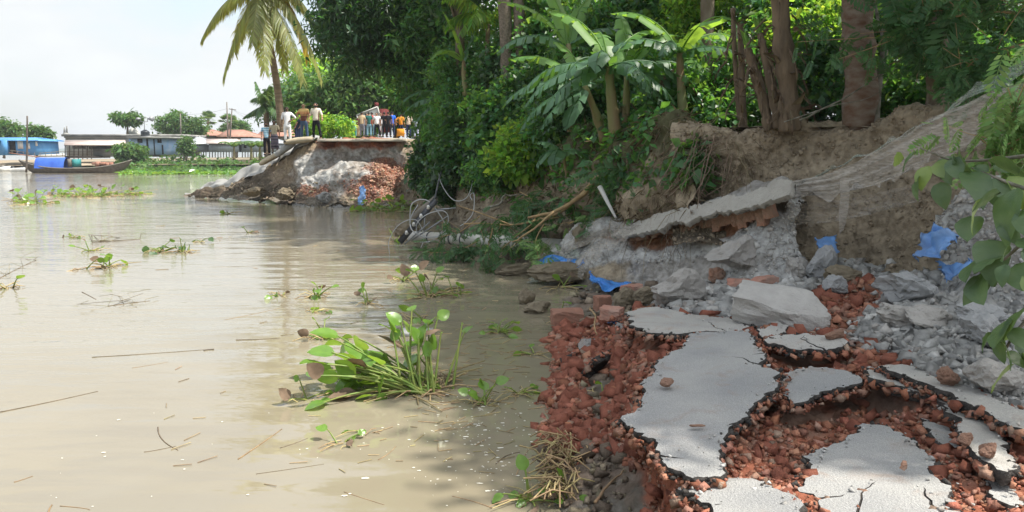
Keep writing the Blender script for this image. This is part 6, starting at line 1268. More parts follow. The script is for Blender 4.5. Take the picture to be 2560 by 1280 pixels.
    # hair and face
    if not bald:
        t = np.linspace(0, 1, 6); MB().tube([(0, f(.034 - .012 * q, 1.575 + .125 * q), 1.575 + .125 * q) for q in t], np.array([.072, .084, .088, .086, .066, .02]), 12).build('hair', MT[hair], root, world=False, smooth=True).scale = (.92, 1.05, 1)
    mb = MB()
    for sg in (-1, 1): mb.box((sg * .032, f(-.1, 1.605), 1.605), (.03, .02, .014))
    mb.box((0, f(-.1, 1.535), 1.535), (.05, .02, .012)); mb.build('face_features', MT['hair'], root, world=False)
    if beard: MB().tube([(0, f(-.035, 1.49), 1.49), (0, f(-.035, 1.53), 1.53), (0, f(-.035, 1.565), 1.565)], [.035, .078, .082], 10).build('beard', MT['hair'], root, world=False, smooth=True)
    mb = MB()
    for sg in (-1, 1): mb.box((sg * .09, f(-.005, 1.59), 1.59), (.02, .04, .06))
    mb.build('ears', s, root, world=False)
    return root
PG = 'men standing at the edge of the far bank'
person('man in white shirt and white trousers with one hand on his hip', 720, 356, 36.6, 10, 1.70, 'c_white', 'c_white', 2, ('down', 'hip'), sleeve='half', long=True, group=PG)
person('man in yellow and maroon striped shirt with his hand on his hip', 762, 350.5, 37.4, -8, 1.80, 'c_striped', 'c_jean', 1, ('hip', 'down'), bald=True, group=PG, belly=.03, legs=(.03, .03))
person('man in white shirt and black trousers standing astride', 792, 349.5, 36.9, -5, 1.78, 'c_cream', 'c_black', 1, ('bent', 'out'), sleeve='half', beard=True, group=PG, legs=(.04, .09))
person('bearded man in blue checked shirt at the left end', 668, 388, 38.4, 30, 1.66, 'c_check', 'c_black', 1, ('down', 'down'), beard=True, group=PG)
person('man in khaki shirt and dark checked lungi', 688, 384, 37.9, 10, 1.66, 'c_khaki', 'c_black', 2, ('down', 'down'), lungi='c_lungi', group=PG)
person('person in dark clothes bending down behind the man in white', 742, 352, 39.4, 80, 1.35, 'c_navy', 'c_navy', 1, ('down', 'down'), lean=.75, group=PG)
person('person in pale shirt half hidden behind the striped shirt', 752, 352, 40.5, 60, 1.3, 'c_lilac', 'c_navy', 1, ('down', 'down'), lean=.4, group=PG)
Yc = 50.
for (x, y, dy, yaw, H, sh, pa, sk, ar, kw, lb) in [
    (906, 343, 0, 170, 1.66, 'c_tan', 'c_grey', 0, ('down', 'down'), {}, 'man in tan shirt and grey trousers seen from behind'), (917, 343, 1.5, 120, 1.62, 'c_white', 'c_jean', 1, ('down', 'bent'), {}, 'man in white shirt beside the tan shirt'), (923, 343, .5, 200, 1.66, 'c_green', 'c_jean_light', 1, ('down', 'bent'), {}, 'man in dark green shirt and light jeans'),
    (931, 343, 1.2, 160, 1.68, 'c_red', 'c_jean_light', 0, ('down', 'down'), {}, 'man with a red collar behind the green shirt'), (943, 343, .8, 5, 1.64, 'c_white', 'c_black', 1, ('bent', 'down'), {'legs': (.05, .1)}, 'man in pale shirt and black trousers facing the river'), (953, 343, 1.6, 20, 1.66, 'c_white', 'c_white', 1, ('phone', 'down'), {}, 'man in white trousers holding up a phone'),
    (962, 343, .4, 180, 1.66, 'c_black', 'c_black', 0, ('down', 'down'), {}, 'man in black with bright sleeve bands, seen from behind'), (972, 343, .1, 170, 1.66, 'c_black', 'c_black', 0, ('down', 'bent'), {}, 'second man in black, just left of the blue shirt'), (981, 343, .9, 190, 1.70, 'c_blue', 'c_navy', 1, ('down', 'down'), {}, 'man in bright blue shirt'), (1003, 343, 1.6, 180, 1.6, 'c_orange', 'c_navy', 0, ('down', 'hip'), {'sleeve': 'long'}, 'man in orange shirt standing apart'),
    (1022, 344, -.6, 185, 1.6, 'c_beige', 'c_navy', 0, ('bent', 'down'), {'sleeve': 'long'}, 'man in beige long sleeved shirt at the right'), (1041, 345, -1.5, 180, 1.48, 'c_lilac', 'c_lilac', 1, ('bent', 'bent'), {'sleeve': 'long', 'long': True}, 'person in pale lilac robe at the right end of the crowd'), (887, 343, 2.0, 200, 1.25, 'c_sky', 'c_teal', 1, ('down', 'down'), {}, 'small person in turquoise at the left of the crowd'), (896, 343, 1.0, 140, 1.5, 'c_maroon', 'c_tan', 0, ('down', 'down'), {'lean': .2}, 'person in maroon leaning by the tan shirt')]:
    person(lb, x, y, Yc + dy, yaw, H, sh, pa, sk, ar, group='crowd on the far road', **kw)
# tilted lorry bed, chair, motorbike luggage
mat('panel_white', (.52, .52, .47), .6, (.45, .45, .41), sc=1)
tb = empty('tipped_panel', PY(925, 343, Yc + 2.6), label='big off white panel standing tilted behind the crowd', cat='panel')
c4 = [PY(892, 288, Yc + 2.6), PY(944, 267, Yc + 2.6), PY(952, 300, Yc + 2.6), PY(905, 325, Yc + 2.6)]; bk4 = [p + np.array([0, .12, 0]) for p in c4]
mb = MB(); mb.hexa([c4[3], c4[2], bk4[2], bk4[3], c4[0], c4[1], bk4[1], bk4[0]]); mb.build('board', MT['panel_white'], tb)
mb = MB()
for i in range(4): mb.tube([c4[i] - [0, .03, 0], c4[(i + 1) % 4] - [0, .03, 0]], .05, 5)
mb.build('frame', MT['plaster'], tb)
mb = MB(); bx(mb, 948, 272, 966, 330, Yc + 3.0, 1.4); mb.build('support', MT['c_maroon'], tb)
mb = MB(); bx(mb, 936, 256, 944, 268, Yc + 3.2, .5); mb.build('post', MT['c_maroon'], tb)
chh = empty('chair', PY(1000, 343, Yc + .6), label='orange plastic chair in front of the orange shirt', cat='chair')
mb = MB(); bx(mb, 992, 322, 1011, 340, Yc + .6, .05); mb.build('backrest', MT['c_orange'], chh); mb = MB(); bx(mb, 992, 333, 1011, 335, Yc + .66, .45); mb.build('seat', MT['c_orange'], chh)
for x in (992.5, 1010): MB().tube([PY(x, 334, Yc + .65), PY(x, 344, Yc + .65)], .025, 5).build('leg', MT['c_orange'], chh); MB().tube([PY(x, 334, Yc + 1.05), PY(x, 344, Yc + 1.05)], .025, 5).build('leg', MT['c_orange'], chh)
bgx = MB(); bx(bgx, 1052, 322, 1062, 336, Yc - .5, .5); tag(bgx.build('dark_bag', MT['c_navy']), 'dark blue bag at the right end of the crowd', 'bag')
# ---------------------------------------------------------------- fallen pole, crossarm, wires
mat('pole_white', (.50, .49, .45), .7, (.36, .35, .32), sc=2.5, det=6, bump=.3, bsc=15)
mat('steel_dark', (.05, .055, .065), .55, (.12, .12, .13), sc=8, metal=.4)
mat('cable', (.36, .37, .38), .5, metal=.2)
fp = empty('fallen_pole', PZ(1120, 612, .05), label='white concrete utility pole lying in the water at the bank', cat='pole')
a, b = PZ(1025, 590, .30), PZ(1420, 618, .45); pts = bez(a, (a + b) / 2 + [0, 0, .02], b, 14); MB().tube(pts, np.linspace(.13, .17, 14), 14).build('shaft', MT['pole_white'], fp, smooth=True)
for t_ in (.2, .33, .46): q = pts[int(t_ * 13)]; d = (b - a) / np.linalg.norm(b - a); MB().tube([q - d * .02, q + d * .02], .152, 14).build('band', MT['steel_dark'], fp)
ca = empty('crossarm', PZ(1010, 605, 0), label='dark steel crossarms of the fallen pole sticking out of the water', cat='crossarm')
mb = MB(); A_, B_ = PY(1000, 606, 18.9), PY(1090, 500, 18.6); d = (B_ - A_) / np.linalg.norm(B_ - A_); q = np.cross(d, [0, 1, 0]); q /= np.linalg.norm(q); Rm = np.stack([q, np.cross(d, q), d], 1)
mb.box((A_ + B_) / 2, [.14, .02, np.linalg.norm(B_ - A_)], Rm); mb.box((A_ + B_) / 2 + q * .07 + [0, .05, 0], [.02, .12, np.linalg.norm(B_ - A_)], Rm); mb.build('steel_bar', MT['steel_dark'], ca)
A2, B2 = PY(1035, 545, 19.4), PY(1090, 495, 19.2); MB().tube([A2, (A2 + B2) / 2, B2], [.1, .095, .08], 8).build('wooden_arm', MT['wood_grey'], ca)
for k, (x0, y0, x1, y1) in enumerate(((1012, 610, 1075, 555), (1060, 580, 1062, 545), (1085, 525, 1140, 520), (1030, 600, 1120, 540))): MB().tube([PY(x0, y0, 18.8), PY(x1, y1, 18.7)], .02, 5).build('brace', MT['metal_grey'], ca)
for k in range(4): s_ = A_ + (B_ - A_) * (.2 + .2 * k); MB().tube([s_ - [0, .02, 0], s_ - [0, .05, -.02], s_ - [0, .1, -.08]], [.02, .05, .03], 8).build('insulator', MT['white_paint'], ca, smooth=True)
def wire(label, pts, rad=.012, m='cable', n=60):
    P = cat_rom(np.array([PY(*p) for p in pts]), n); mb = MB(); mb.tube(P, rad, 5); tag(mb.build('loose_wire', MT[m], smooth=True), label, 'wire', 'loose wires of the fallen pole')
wire('big loop of pale wire round the crossarm', [(1025, 560, 18.7), (1030, 510, 18.7), (1065, 500, 18.7), (1095, 530, 18.7), (1115, 570, 18.7), (1095, 590, 18.6), (1060, 592, 18.6), (1030, 575, 18.6), (1027, 545, 18.8), (1045, 512, 18.9)], .016)
wire('smaller loop of pale wire beside the crossarm', [(1045, 590, 18.5), (1042, 560, 18.5), (1070, 535, 18.5), (1110, 528, 18.5), (1120, 555, 18.5), (1085, 600, 18.4), (1050, 605, 18.4)], .014)
wire('pale wire arching from the water to the branches', [(975, 640, 18.2), (973, 600, 18.3), (1000, 560, 18.4), (1040, 550, 18.4), (1060, 590, 18.4), (1052, 620, 18.3)], .010)
wire('long dark cable running up the bank from the crossarm', [(1088, 495, 19.0), (1100, 440, 22), (1115, 400, 24), (1122, 372, 25)], .025, 'steel_dark')
wire('thin pale vine of wire hanging down the bank', [(1095, 380, 24.5), (1098, 440, 22.5), (1115, 480, 20.5), (1140, 502, 19), (1170, 490, 18.8), (1185, 440, 20.8)], .012)
wire('curled pale wire on the slope above the pole', [(1180, 500, 18.4), (1175, 488, 18.6), (1185, 485, 18.7), (1183, 530, 17.8), (1165, 555, 17.6), (1150, 565, 17.6)], .010)
def stick(name, label, pts, rad, m, cat='stick', group=None, n=14, seed=0, jit=1):
    P = cat_rom(np.array([PY(*p) for p in pts]), n); P[1:-1] += rs(seed).normal(0, rad * .35 * jit, (n - 2, 3)); mb = MB(); mb.tube(P, np.linspace(rad, rad * .45, n), 7); return tag(mb.build(name, MT[m], smooth=True), label, cat, group)
stick('bare_branch', 'thick golden bare branch slanting down the bank', [(1492, 446, 15.0), (1440, 500, 15.1), (1380, 530, 15.2), (1320, 545, 15.4)], .055, 'wood_light', 'branch')
stick('bare_branch', 'thin golden branch below the thick golden branch', [(1385, 530, 15.0), (1350, 560, 14.9), (1310, 590, 14.8), (1280, 605, 14.8)], .03, 'wood_light', 'branch', seed=1)
stick('bare_branch', 'grey bare branch forking on the bank slope', [(1205, 525, 17.6), (1250, 510, 17.6), (1262, 490, 17.7), (1320, 488, 17.7)], .035, 'bark_pale', 'branch', seed=2)
stick('bare_branch', 'thin yellow branch across the fallen leaves', [(1160, 560, 17), (1200, 558, 16.9), (1240, 562, 16.8), (1290, 575, 16.5)], .018, 'wood_light', 'branch', seed=3)
stick('bare_branch', 'grey root curving from the hollow to the ridge top', [(1580, 505, 13.6), (1640, 500, 13.4), (1680, 475, 13), (1720, 450, 12.6)], .035, 'bark', 'branch', seed=4)
stick('white_stick', 'pale split bamboo stick leaning against the ridge', [(1499, 465, 13.9), (1519, 505, 13.8), (1540, 545, 13.7)], .05, 'white_paint', 'stick', seed=5, jit=0)
stick('bare_branch', 'long thin branch slanting in front of the reddish trunk', [(2000, 300, 10.6), (2120, 240, 10.7), (2220, 170, 10.8), (2265, 120, 10.9)], .014, 'bark_pale', 'branch', seed=6)
stick('bare_branch', 'thin twig slanting above the earth cliff', [(1960, 305, 11), (2080, 265, 11), (2190, 235, 11), (2255, 140, 11)], .010, 'bark_pale', 'branch', seed=7)
for k in range(16):
    rr = rs(700 + k); x = rr.uniform(1690, 1900); y = rr.uniform(330, 420); L_ = rr.uniform(60, 170); a_ = rr.uniform(1.7, 2.6); Yq = 12.35 - (x - 1690) * .003
    stick('dry_stalk', 'dry pale stalk leaning on the left corner of the earth cliff', [(x, y, Yq), (x + L_ * .5 * math.cos(a_) + rr.normal(0, 8), y + L_ * .5 * math.sin(a_), Yq - .35), (x + L_ * math.cos(a_), y + L_ * math.sin(a_), Yq - .6)], rr.uniform(.006, .014), 'root_hair', 'stalk', 'dry stalks on the earth cliff', seed=k)
stick('thin_branch', 'pale broken twig standing in the red rubble', [(1475, 770, 9.9), (1488, 790, 9.6), (1486, 815, 9.3), (1492, 838, 9.0)], .014, 'wood_light', seed=8)
stick('thin_branch', 'long twig leaning over the mud at the lower left of the rubble', [(1488, 1255, 4.75), (1520, 1215, 4.95), (1560, 1175, 5.2)], .012, 'straw', seed=9)
# ---------------------------------------------------------------- net
mat('net', (.42, .385, .34), .95, (.33, .31, .28), sc=4, alpha=(.10, .62), spec=.05)
mat('net_dense', (.43, .40, .36), .95, (.34, .32, .29), sc=4, alpha=(.30, .88), spec=.05)
mat('net_thin', (.40, .37, .33), .95, (.33, .31, .28), sc=4, alpha=(.02, .42), spec=.05)
mat('net_green', (.28, .34, .29), .95, (.36, .36, .32), sc=4, alpha=(.15, .7), spec=.05)
def net(name, rows, m, parent, nu=40, nv=120, amp=.05, fold=.04, fr=1.0):
    C = np.array([[PY(*p) for p in q] for q in rows]); A = cat_rom(C, nu); A = np.swapaxes(cat_rom(np.swapaxes(A, 0, 1), nv), 0, 1)
    gu = np.gradient(A, axis=0); gv = np.gradient(A, axis=1); nn = np.cross(gv, gu); nn /= np.linalg.norm(nn, axis=2)[..., None] + 1e-9; P = A.reshape(-1, 3); nn = nn.reshape(-1, 3)
    u = np.repeat(np.linspace(0, 1, nu), nv); v = np.tile(np.linspace(0, 1, nv), nu); fr_ = fold * .45 * fbm(np.stack([u * 22 * fr + 3 * v, v * 2.2, v * 0 + len(rows)], 1), 1, 4, .6)
    P = P + nn * (fr_ + amp * fbm(P, 2, 3))[:, None]; e = (u > .97); P[e, 2] += .10 * fbm(P[e], 5, 2)
    i = np.arange(nu - 1)[:, None] * nv; j = np.arange(nv - 1)[None]
    return add(name, mesh_np(name, P, np.stack([i + j, i + j + 1, i + nv + j + 1, i + nv + j], -1).reshape(-1, 4), smooth=True), MT[m], parent)
nr_ = empty('fishing_net', PY(2100, 470, 9.3), label='long grey fishing net draped from the upper right down over the ridge', cat='net')
net('net_sheet', [[(2640, 175, 6.3), (2480, 235, 7.1), (2330, 300, 8.0), (2200, 375, 8.8), (2080, 430, 9.6), (1975, 458, 10.35)], [(2640, 250, 6.2), (2480, 310, 7.0), (2340, 370, 7.85), (2210, 430, 8.65), (2090, 470, 9.5), (1980, 485, 10.2)], [(2640, 300, 6.15), (2480, 355, 6.95), (2340, 405, 7.8), (2215, 455, 8.6), (2090, 485, 9.45), (1982, 500, 10.1)]], 'net_dense', nr_)
net('net_veil', [[(2640, 160, 6.4), (2460, 225, 7.3), (2300, 305, 8.2), (2180, 380, 9.0), (2080, 425, 9.7), (1985, 455, 10.4)], [(2620, 120, 6.7), (2440, 215, 7.6), (2280, 320, 8.5), (2160, 390, 9.2), (2070, 432, 9.8), (1990, 460, 10.4)]], 'net_green', nr_, nu=14, fold=.02)
net('net_skirt', [[(2300, 455, 8.1), (2200, 480, 8.7), (2100, 500, 9.4), (1985, 510, 10.1)], [(2300, 500, 8.15), (2200, 520, 8.75), (2100, 540, 9.4), (1985, 545, 10.1)], [(2290, 500, 8.2), (2195, 530, 8.8), (2090, 555, 9.45), (1985, 560, 10.15)]], 'net_thin', nr_, nu=20, nv=60)
net('hanging_strip', [[(2100, 445, 9.2), (2122, 445, 9.2)], [(2098, 520, 9.2), (2122, 510, 9.2)], [(2104, 595, 9.25), (2114, 580, 9.25)]], 'net_dense', nr_, nu=24, nv=10, fold=.01)
net('net_over_ridge', [[(1975, 462, 10.2), (1850, 492, 11.3), (1720, 522, 12.4), (1600, 552, 13.4), (1480, 575, 14.1), (1400, 620, 14.7), (1325, 668, 15.3)], [(1978, 480, 10.1), (1850, 510, 11.0), (1720, 538, 12.1), (1600, 570, 13.0), (1490, 600, 13.8), (1410, 645, 14.4), (1330, 685, 15.0)]], 'net', nr_, nu=14, nv=120, fold=.03)
net('net_tail', [[(1560, 572, 13.3), (1500, 600, 13.55), (1455, 640, 13.85), (1440, 690, 13.8)], [(1600, 580, 13.0), (1520, 620, 13.3), (1475, 660, 13.5), (1455, 700, 13.5)]], 'net', nr_, nu=12, nv=60, fold=.03)
net('net_edge', [[(1440, 612, 14.4), (1380, 655, 14.6), (1320, 695, 14.8), (1230, 715, 14.4)], [(1450, 640, 14.0), (1390, 690, 14.1), (1335, 712, 14.0), (1240, 725, 13.9)]], 'net_green', nr_, nu=14, nv=60, fold=.03)
# ---------------------------------------------------------------- leafy branch in the right foreground
def oval(ln, wd, curl, seed, n=9):
    rr = rs(seed); s = np.linspace(0, 1, n); w = wd * np.sin(np.pi * np.clip(s, .0, 1) ** .8) ** .75; V = []; F = []
    for k in range(n):
        z = -curl * s[k] ** 2 * ln
        for j, q in enumerate((-1, -.5, 0, .5, 1)): V.append([s[k] * ln, w[k] * q, z + .16 * abs(q) * w[k] + rr.normal(0, .003)])
    for k in range(n - 1):
        for j in range(4): F.append([k * 5 + j, k * 5 + j + 1, k * 5 + 6 + j, k * 5 + 5 + j])
    return np.array(V), np.array(F)
fb = empty('leafy_branch', PY(2600, 620, 4.4), label='broken branch with big oval leaves reaching in from the right edge', cat='branch')
tw = [[(2660, 380, 4.3), (2560, 390, 4.5), (2470, 400, 4.7), (2380, 400, 4.9), (2300, 370, 5.1)], [(2640, 480, 4.2), (2560, 470, 4.35), (2480, 440, 4.6), (2430, 420, 4.75)], [(2660, 560, 4.0), (2580, 590, 4.1), (2520, 640, 4.2), (2460, 690, 4.35)], [(2660, 720, 3.9), (2600, 770, 3.95), (2540, 830, 4.0), (2500, 900, 4.05)]]
mb = MB()
for k, q in enumerate(tw): P = cat_rom(np.array([PY(*p) for p in q]), 16); mb.tube(P, np.linspace(.016, .005, 16), 6)
mb.build('twig', MT['bark_pale'], fb, smooth=True)
LV = [(2350, 345, 5.0, .12, 200, 0), (2400, 365, 4.85, .2, 230, 0), (2320, 415, 5.0, .2, 215, 1), (2290, 380, 5.1, .13, 150, 0), (2260, 395, 5.1, .14, 190, 1), (2385, 395, 4.8, .2, 245, 0), (2420, 430, 4.7, .21, 260, 0), (2465, 450, 4.6, .19, 275, 0), (2470, 400, 4.65, .2, 320, 0), (2300, 440, 5.0, .16, 200, 0), (2350, 455, 4.9, .17, 250, 0), (2520, 440, 4.5, .24, 300, 1), (2545, 470, 4.3, .25, 200, 0), (2500, 480, 4.4, .26, 190, 0), (2460, 500, 4.5, .24, 185, 1), (2560, 520, 4.2, .22, 240, 0), (2500, 560, 4.3, .15, 270, 0), (2430, 540, 4.6, .18, 230, 0), (2470, 600, 4.35, .2, 250, 0), (2540, 600, 4.15, .22, 290, 0), (2500, 640, 4.25, .2, 200, 0), (2440, 650, 4.4, .22, 215, 0), (2470, 690, 4.3, .2, 200, 0), (2540, 660, 4.1, .21, 255, 0), (2555, 690, 4.0, .2, 300, 1), (2440, 690, 4.35, .2, 240, 0), (2560, 770, 3.95, .2, 200, 0), (2520, 800, 4.0, .18, 215, 0), (2500, 840, 4.05, .14, 230, 0), (2540, 850, 4.0, .13, 260, 0), (2515, 880, 4.05, .12, 290, 0), (2555, 880, 3.95, .2, 250, 0), (2535, 910, 4.0, .18, 190, 1), (2480, 830, 4.05, .13, 170, 0), (2340, 900, 5.6, .16, 250, 0), (2300, 905, 5.7, .1, 270, 0)]
rr = rs(91)
for k in range(26):
    q = tw[k % 4]; i_ = rr.integers(0, len(q) - 1); f_ = rr.random(); a0, b0 = np.array(q[i_]), np.array(q[i_ + 1]); c0 = a0 + (b0 - a0) * f_
    LV.append((c0[0] + rr.normal(0, 14), c0[1] + rr.normal(8, 16), c0[2] + rr.normal(0, .08), rr.uniform(.1, .17), rr.uniform(180, 330), rr.random() < .12))
for k, (x, y, Y, ln, az, pale) in enumerate(LV):
    ln *= rr.uniform(.85, 1.35); V, F = oval(ln, ln * rr.uniform(.28, .38), .1 + rr.uniform(0, .6), k); a_ = math.radians(az); Rm = rot(np.array([a_]), np.array([rr.uniform(.1, .9)]), np.array([rr.normal(.5, .5)]))[0]
    add('leaf', mesh_np('leaf', V @ Rm.T + PY(x, y, Y), F, smooth=True), MT['oval_pale' if pale else 'oval_leaf'], fb)
bough('pale feathery bough hanging at the right edge above the oval leaves', [(2640, 180, 4.6), (2580, 230, 4.8), (2520, 290, 4.9), (2490, 350, 5.0)], 130, .17, 'feather_pale', 471, .24, rr0=.012, name='feathery_spray', droop=(1.0, .4))
bough('pale feathery bough drooping behind the oval leaves', [(2660, 300, 4.8), (2580, 320, 4.9), (2530, 370, 5.0), (2500, 400, 5.0)], 70, .16, 'feather_pale', 472, .2, rr0=.022, name='feathery_spray', droop=(1.0, .4))
# ---------------------------------------------------------------- water hyacinth
def hya_leaf(ln, wd, seed):
    V, F = oval(ln, wd, .12, seed, 8); return V, F
def hyacinth(label, px, py, leaves, size=1., sticks=10, z=0., seed=1, matn='hyacinth', flat=.5, roots_=True, spread=.25, group='water hyacinths adrift'):
    rr = rs(seed); c = PZ(px, py, z); root = empty('water_hyacinth', c, label=label, cat='water hyacinth', group=group)
    if roots_:
        mb = MB()
        for k in range(sticks):
            a_ = rr.uniform(0, 6.28); L_ = size * spread * rr.uniform(.4, 1.6); p = c + np.array([math.cos(a_), math.sin(a_), 0]) * size * spread * rr.uniform(0, .6) + [0, 0, .01]; d = np.array([math.cos(a_ + rr.normal(0, 1)), math.sin(a_ + rr.normal(0, 1)), rr.normal(.06, .1)])
            mb.tube([p, p + d * L_ * .5 + [0, 0, rr.uniform(0, .03) * size], p + d * L_ + [0, 0, -.02]], [.008 * size, .007 * size, .004 * size], 4, cap=False)
        mb.build('stalk_tangle', MT['straw'], root)
    if isinstance(leaves, int):
        leaves = [(rr.uniform(0, 360), rr.uniform(15, 80) if rr.random() > flat else rr.uniform(0, 15), size * rr.uniform(.12, .34), size * rr.uniform(.07, .13)) for _ in range(leaves)]
    for k, (az, el_, L_, s_) in enumerate(leaves):
        a_, e = math.radians(az), math.radians(el_); b0 = c + rr.normal(0, .12 * size * spread * 2, 3) * [1, 1, 0]; tip = b0 + L_ * np.array([math.cos(a_) * math.cos(e), math.sin(a_) * math.cos(e), math.sin(e)]) + [0, 0, .015]
        mid = (b0 + tip) / 2 + np.array([0, 0, L_ * .12 * math.cos(e)]); P = bez(b0, mid, tip, 8); lf = MB(); lf.tube(P, np.linspace(.012, .006, 8) * min(1.3, size * 1.2), 5, cap=False); st = lf.build('stalk', MT['hyacinth_stalk'], root, smooth=True)
        V, F = hya_leaf(s_ * 1.55, s_ * .62, seed + k); Rm = rot(np.array([a_ + rr.normal(0, .5)]), np.array([-e * .5 + rr.normal(.15, .4)]), np.array([rr.normal(0, .7)]))[0]
        add('leaf', mesh_np('leaf', V @ Rm.T + P[-1] - (P[-1] - P[-2]) * .3, F, smooth=True), MT['dry_leaf' if rr.random() < .14 else matn], st)
    return root
# the big clump
hyacinth('largest water hyacinth clump with tall stalks and dark roots', 1050, 975, [(70, 72, .62, .16), (120, 68, .66, .13), (95, 62, .72, .12), (60, 66, .78, .11), (50, 60, .62, .1), (135, 55, .5, .22), (150, 45, .42, .2), (110, 40, .35, .2), (165, 30, .45, .18), (175, 16, .6, .16), (182, 8, .72, .17), (188, 5, .62, .16), (195, 4, .55, .15), (200, 3, .62, .12), (178, 12, .42, .17), (170, 20, .62, .17), (160, 28, .55, .14), (80, 78, .42, .14), (100, 78, .55, .02), (65, 72, .7, .02), (75, 68, .6, .02), (88, 70, .85, .1), (30, 8, .35, .03), (345, 5, .35, .03), (215, 5, .45, .1), (230, 3, .4, .06), (185, 10, .8, .13), (145, 62, .62, .16), (128, 30, .3, .18)] + [(rs(k).uniform(140, 215), rs(k + 1).uniform(0, 32), rs(k + 2).uniform(.4, 1.05), rs(k + 3).uniform(.12, .21)) for k in range(0, 120, 4)] + [(rs(k).uniform(60, 140), rs(k + 1).uniform(45, 75), rs(k + 2).uniform(.4, .75), rs(k + 3).uniform(.08, .16)) for k in range(200, 232, 4)], 1.3, 45, seed=600, spread=.34)
rt_ = bpy.data.objects['water_hyacinth']; mb = MB(); rr = rs(12); c = PZ(1075, 960, 0)
for k in range(90):
    a_ = rr.uniform(0, 6.28); p = c + np.array([rr.normal(0, .1), rr.normal(0, .06), .06]); mb.tube([p, p + [math.cos(a_) * .08, math.sin(a_) * .08, .03], p + [math.cos(a_) * .14, math.sin(a_) * .14, -.06]], .004, 3, cap=False)
mb.build('root_mass', MT['straw_dark'], rt_)
H = [(1075, 740, 7, 1.5, 16, 'hyacinth', .3, 'leafy water hyacinth with glossy upright leaves beyond the floating board'), (1010, 700, 5, 1.3, 8, 'hyacinth', .2, 'arching hyacinth stalks with two bright leaves'), (1140, 735, 7, 1.0, 14, 'hyacinth', .6, 'low hyacinth clump right of the glossy upright leaves'), (1040, 800, 3, 1.0, 8, 'hyacinth', .3, 'single tall hyacinth stalk by the floating board'), (1255, 832, 11, .9, 4, 'hyacinth', .8, 'round rosette of grey green hyacinth leaves'),
     (1210, 1010, 7, .8, 16, 'hyacinth', .6, 'hyacinth plant in the eddy near the rubble'), (1330, 885, 3, .9, 12, 'hyacinth', .7, 'bent hyacinth stalks in the shaded water'), (800, 845, 5, 1.0, 18, 'hyacinth', .5, 'hyacinth with reddish dead stalks left of the board'), (790, 742, 7, 1.1, 8, 'hyacinth', .5, 'bright hyacinth sprig in the glittering water'), (700, 738, 3, .9, 8, 'hyacinth', .6, 'tiny hyacinth sprig left of the bright sprig'), (920, 760, 4, .9, 10, 'hyacinth', .5, 'small hyacinth tuft above the largest clump'), (785, 782, 2, .9, 6, 'hyacinth', .6, 'two small leaves below the bright sprig'),
     (765, 1000, 4, .8, 5, 'hyacinth', .9, 'flat hyacinth leaves floating left of the largest clump'), (860, 1110, 3, .6, 5, 'hyacinth', .5, 'curled yellow green leaf floating in the open water'), (910, 1085, 2, .6, 3, 'hyacinth', .9, 'half sunken leaf beside the curled one'), (265, 668, 5, 1.3, 16, 'hyacinth', .4, 'hyacinth with one round leaf standing up in the left water'), (215, 672, 1, 1.2, 2, 'hyacinth', .4, 'lone leaf left of the round standing leaf'), (400, 628, 9, 1.3, 10, 'leaf_dark', .6, 'dark hyacinth clump in the middle water'), (465, 630, 4, 1.3, 10, 'leaf_dark', .5, 'dark hyacinth sprig right of the dark clump'), (230, 628, 4, 1.2, 6, 'hyacinth', .6, 'small hyacinth patch above the round standing leaf'), (183, 595, 3, 1.2, 4, 'hyacinth', .5, 'tiny hyacinth tuft in the left water'),
     (20, 720, 3, 1.3, 10, 'hyacinth', .3, 'bent hyacinth stalks at the left edge'), (500, 605, 2, 1.2, 5, 'leaf_dark', .5, 'tiny dark tuft in the middle water'), (565, 535, 3, 1.4, 5, 'hyacinth', .6, 'two bright leaves before the far bank'), (625, 582, 2, 1.2, 5, 'leaf_dark', .6, 'dark scrap of hyacinth in the rippled water'), (990, 605, 3, 1.2, 4, 'hyacinth', .2, 'upright green sprig by the steel crossarm'), (1400, 720, 3, 1.3, 10, 'hyacinth', .4, 'hyacinth stranded on the wet mud by the blue scrap'), (1408, 800, 5, .9, 8, 'hyacinth', .5, 'hyacinth leaves beside the largest brick piece'), (1500, 990, 2, .6, 5, 'hyacinth', .3, 'pale green leaf lying in the red rubble'), (1330, 1250, 9, .7, 16, 'hyacinth', .5, 'hyacinth leaves on the shore at the lower edge'), (1410, 1250, 7, .6, 12, 'hyacinth', .4, 'yellowing hyacinth at the lower edge of the rubble'), (1300, 985, 4, .7, 14, 'hyacinth', .9, 'loose hyacinth stems along the rubble edge')]
for k, (x, y, n, s, st, m, fl, lb) in enumerate(H):
    hyacinth(lb, x, y, n, s, st, seed=620 + 7 * k, matn=m, flat=fl, z=.12 if (x > 1480) else 0.)
k = 0
for (x0, x1, y, n, lb) in ((135, 345, 488, 16, 'hyacinth of the long raft drifting in front of the boat'), (45, 100, 505, 5, 'hyacinth of the small raft left of the long raft'), (900, 1030, 525, 14, 'hyacinth in the green mat at the foot of the far bank')):
    rr = rs(800 + n)
    for j in range(n):
        x = x0 + (x1 - x0) * (j + rr.random()) / n; hyacinth(lb, x, y + rr.normal(0, 3), 7, 1.9, 6, seed=900 + 13 * k, flat=.6, group=lb, spread=.5); k += 1
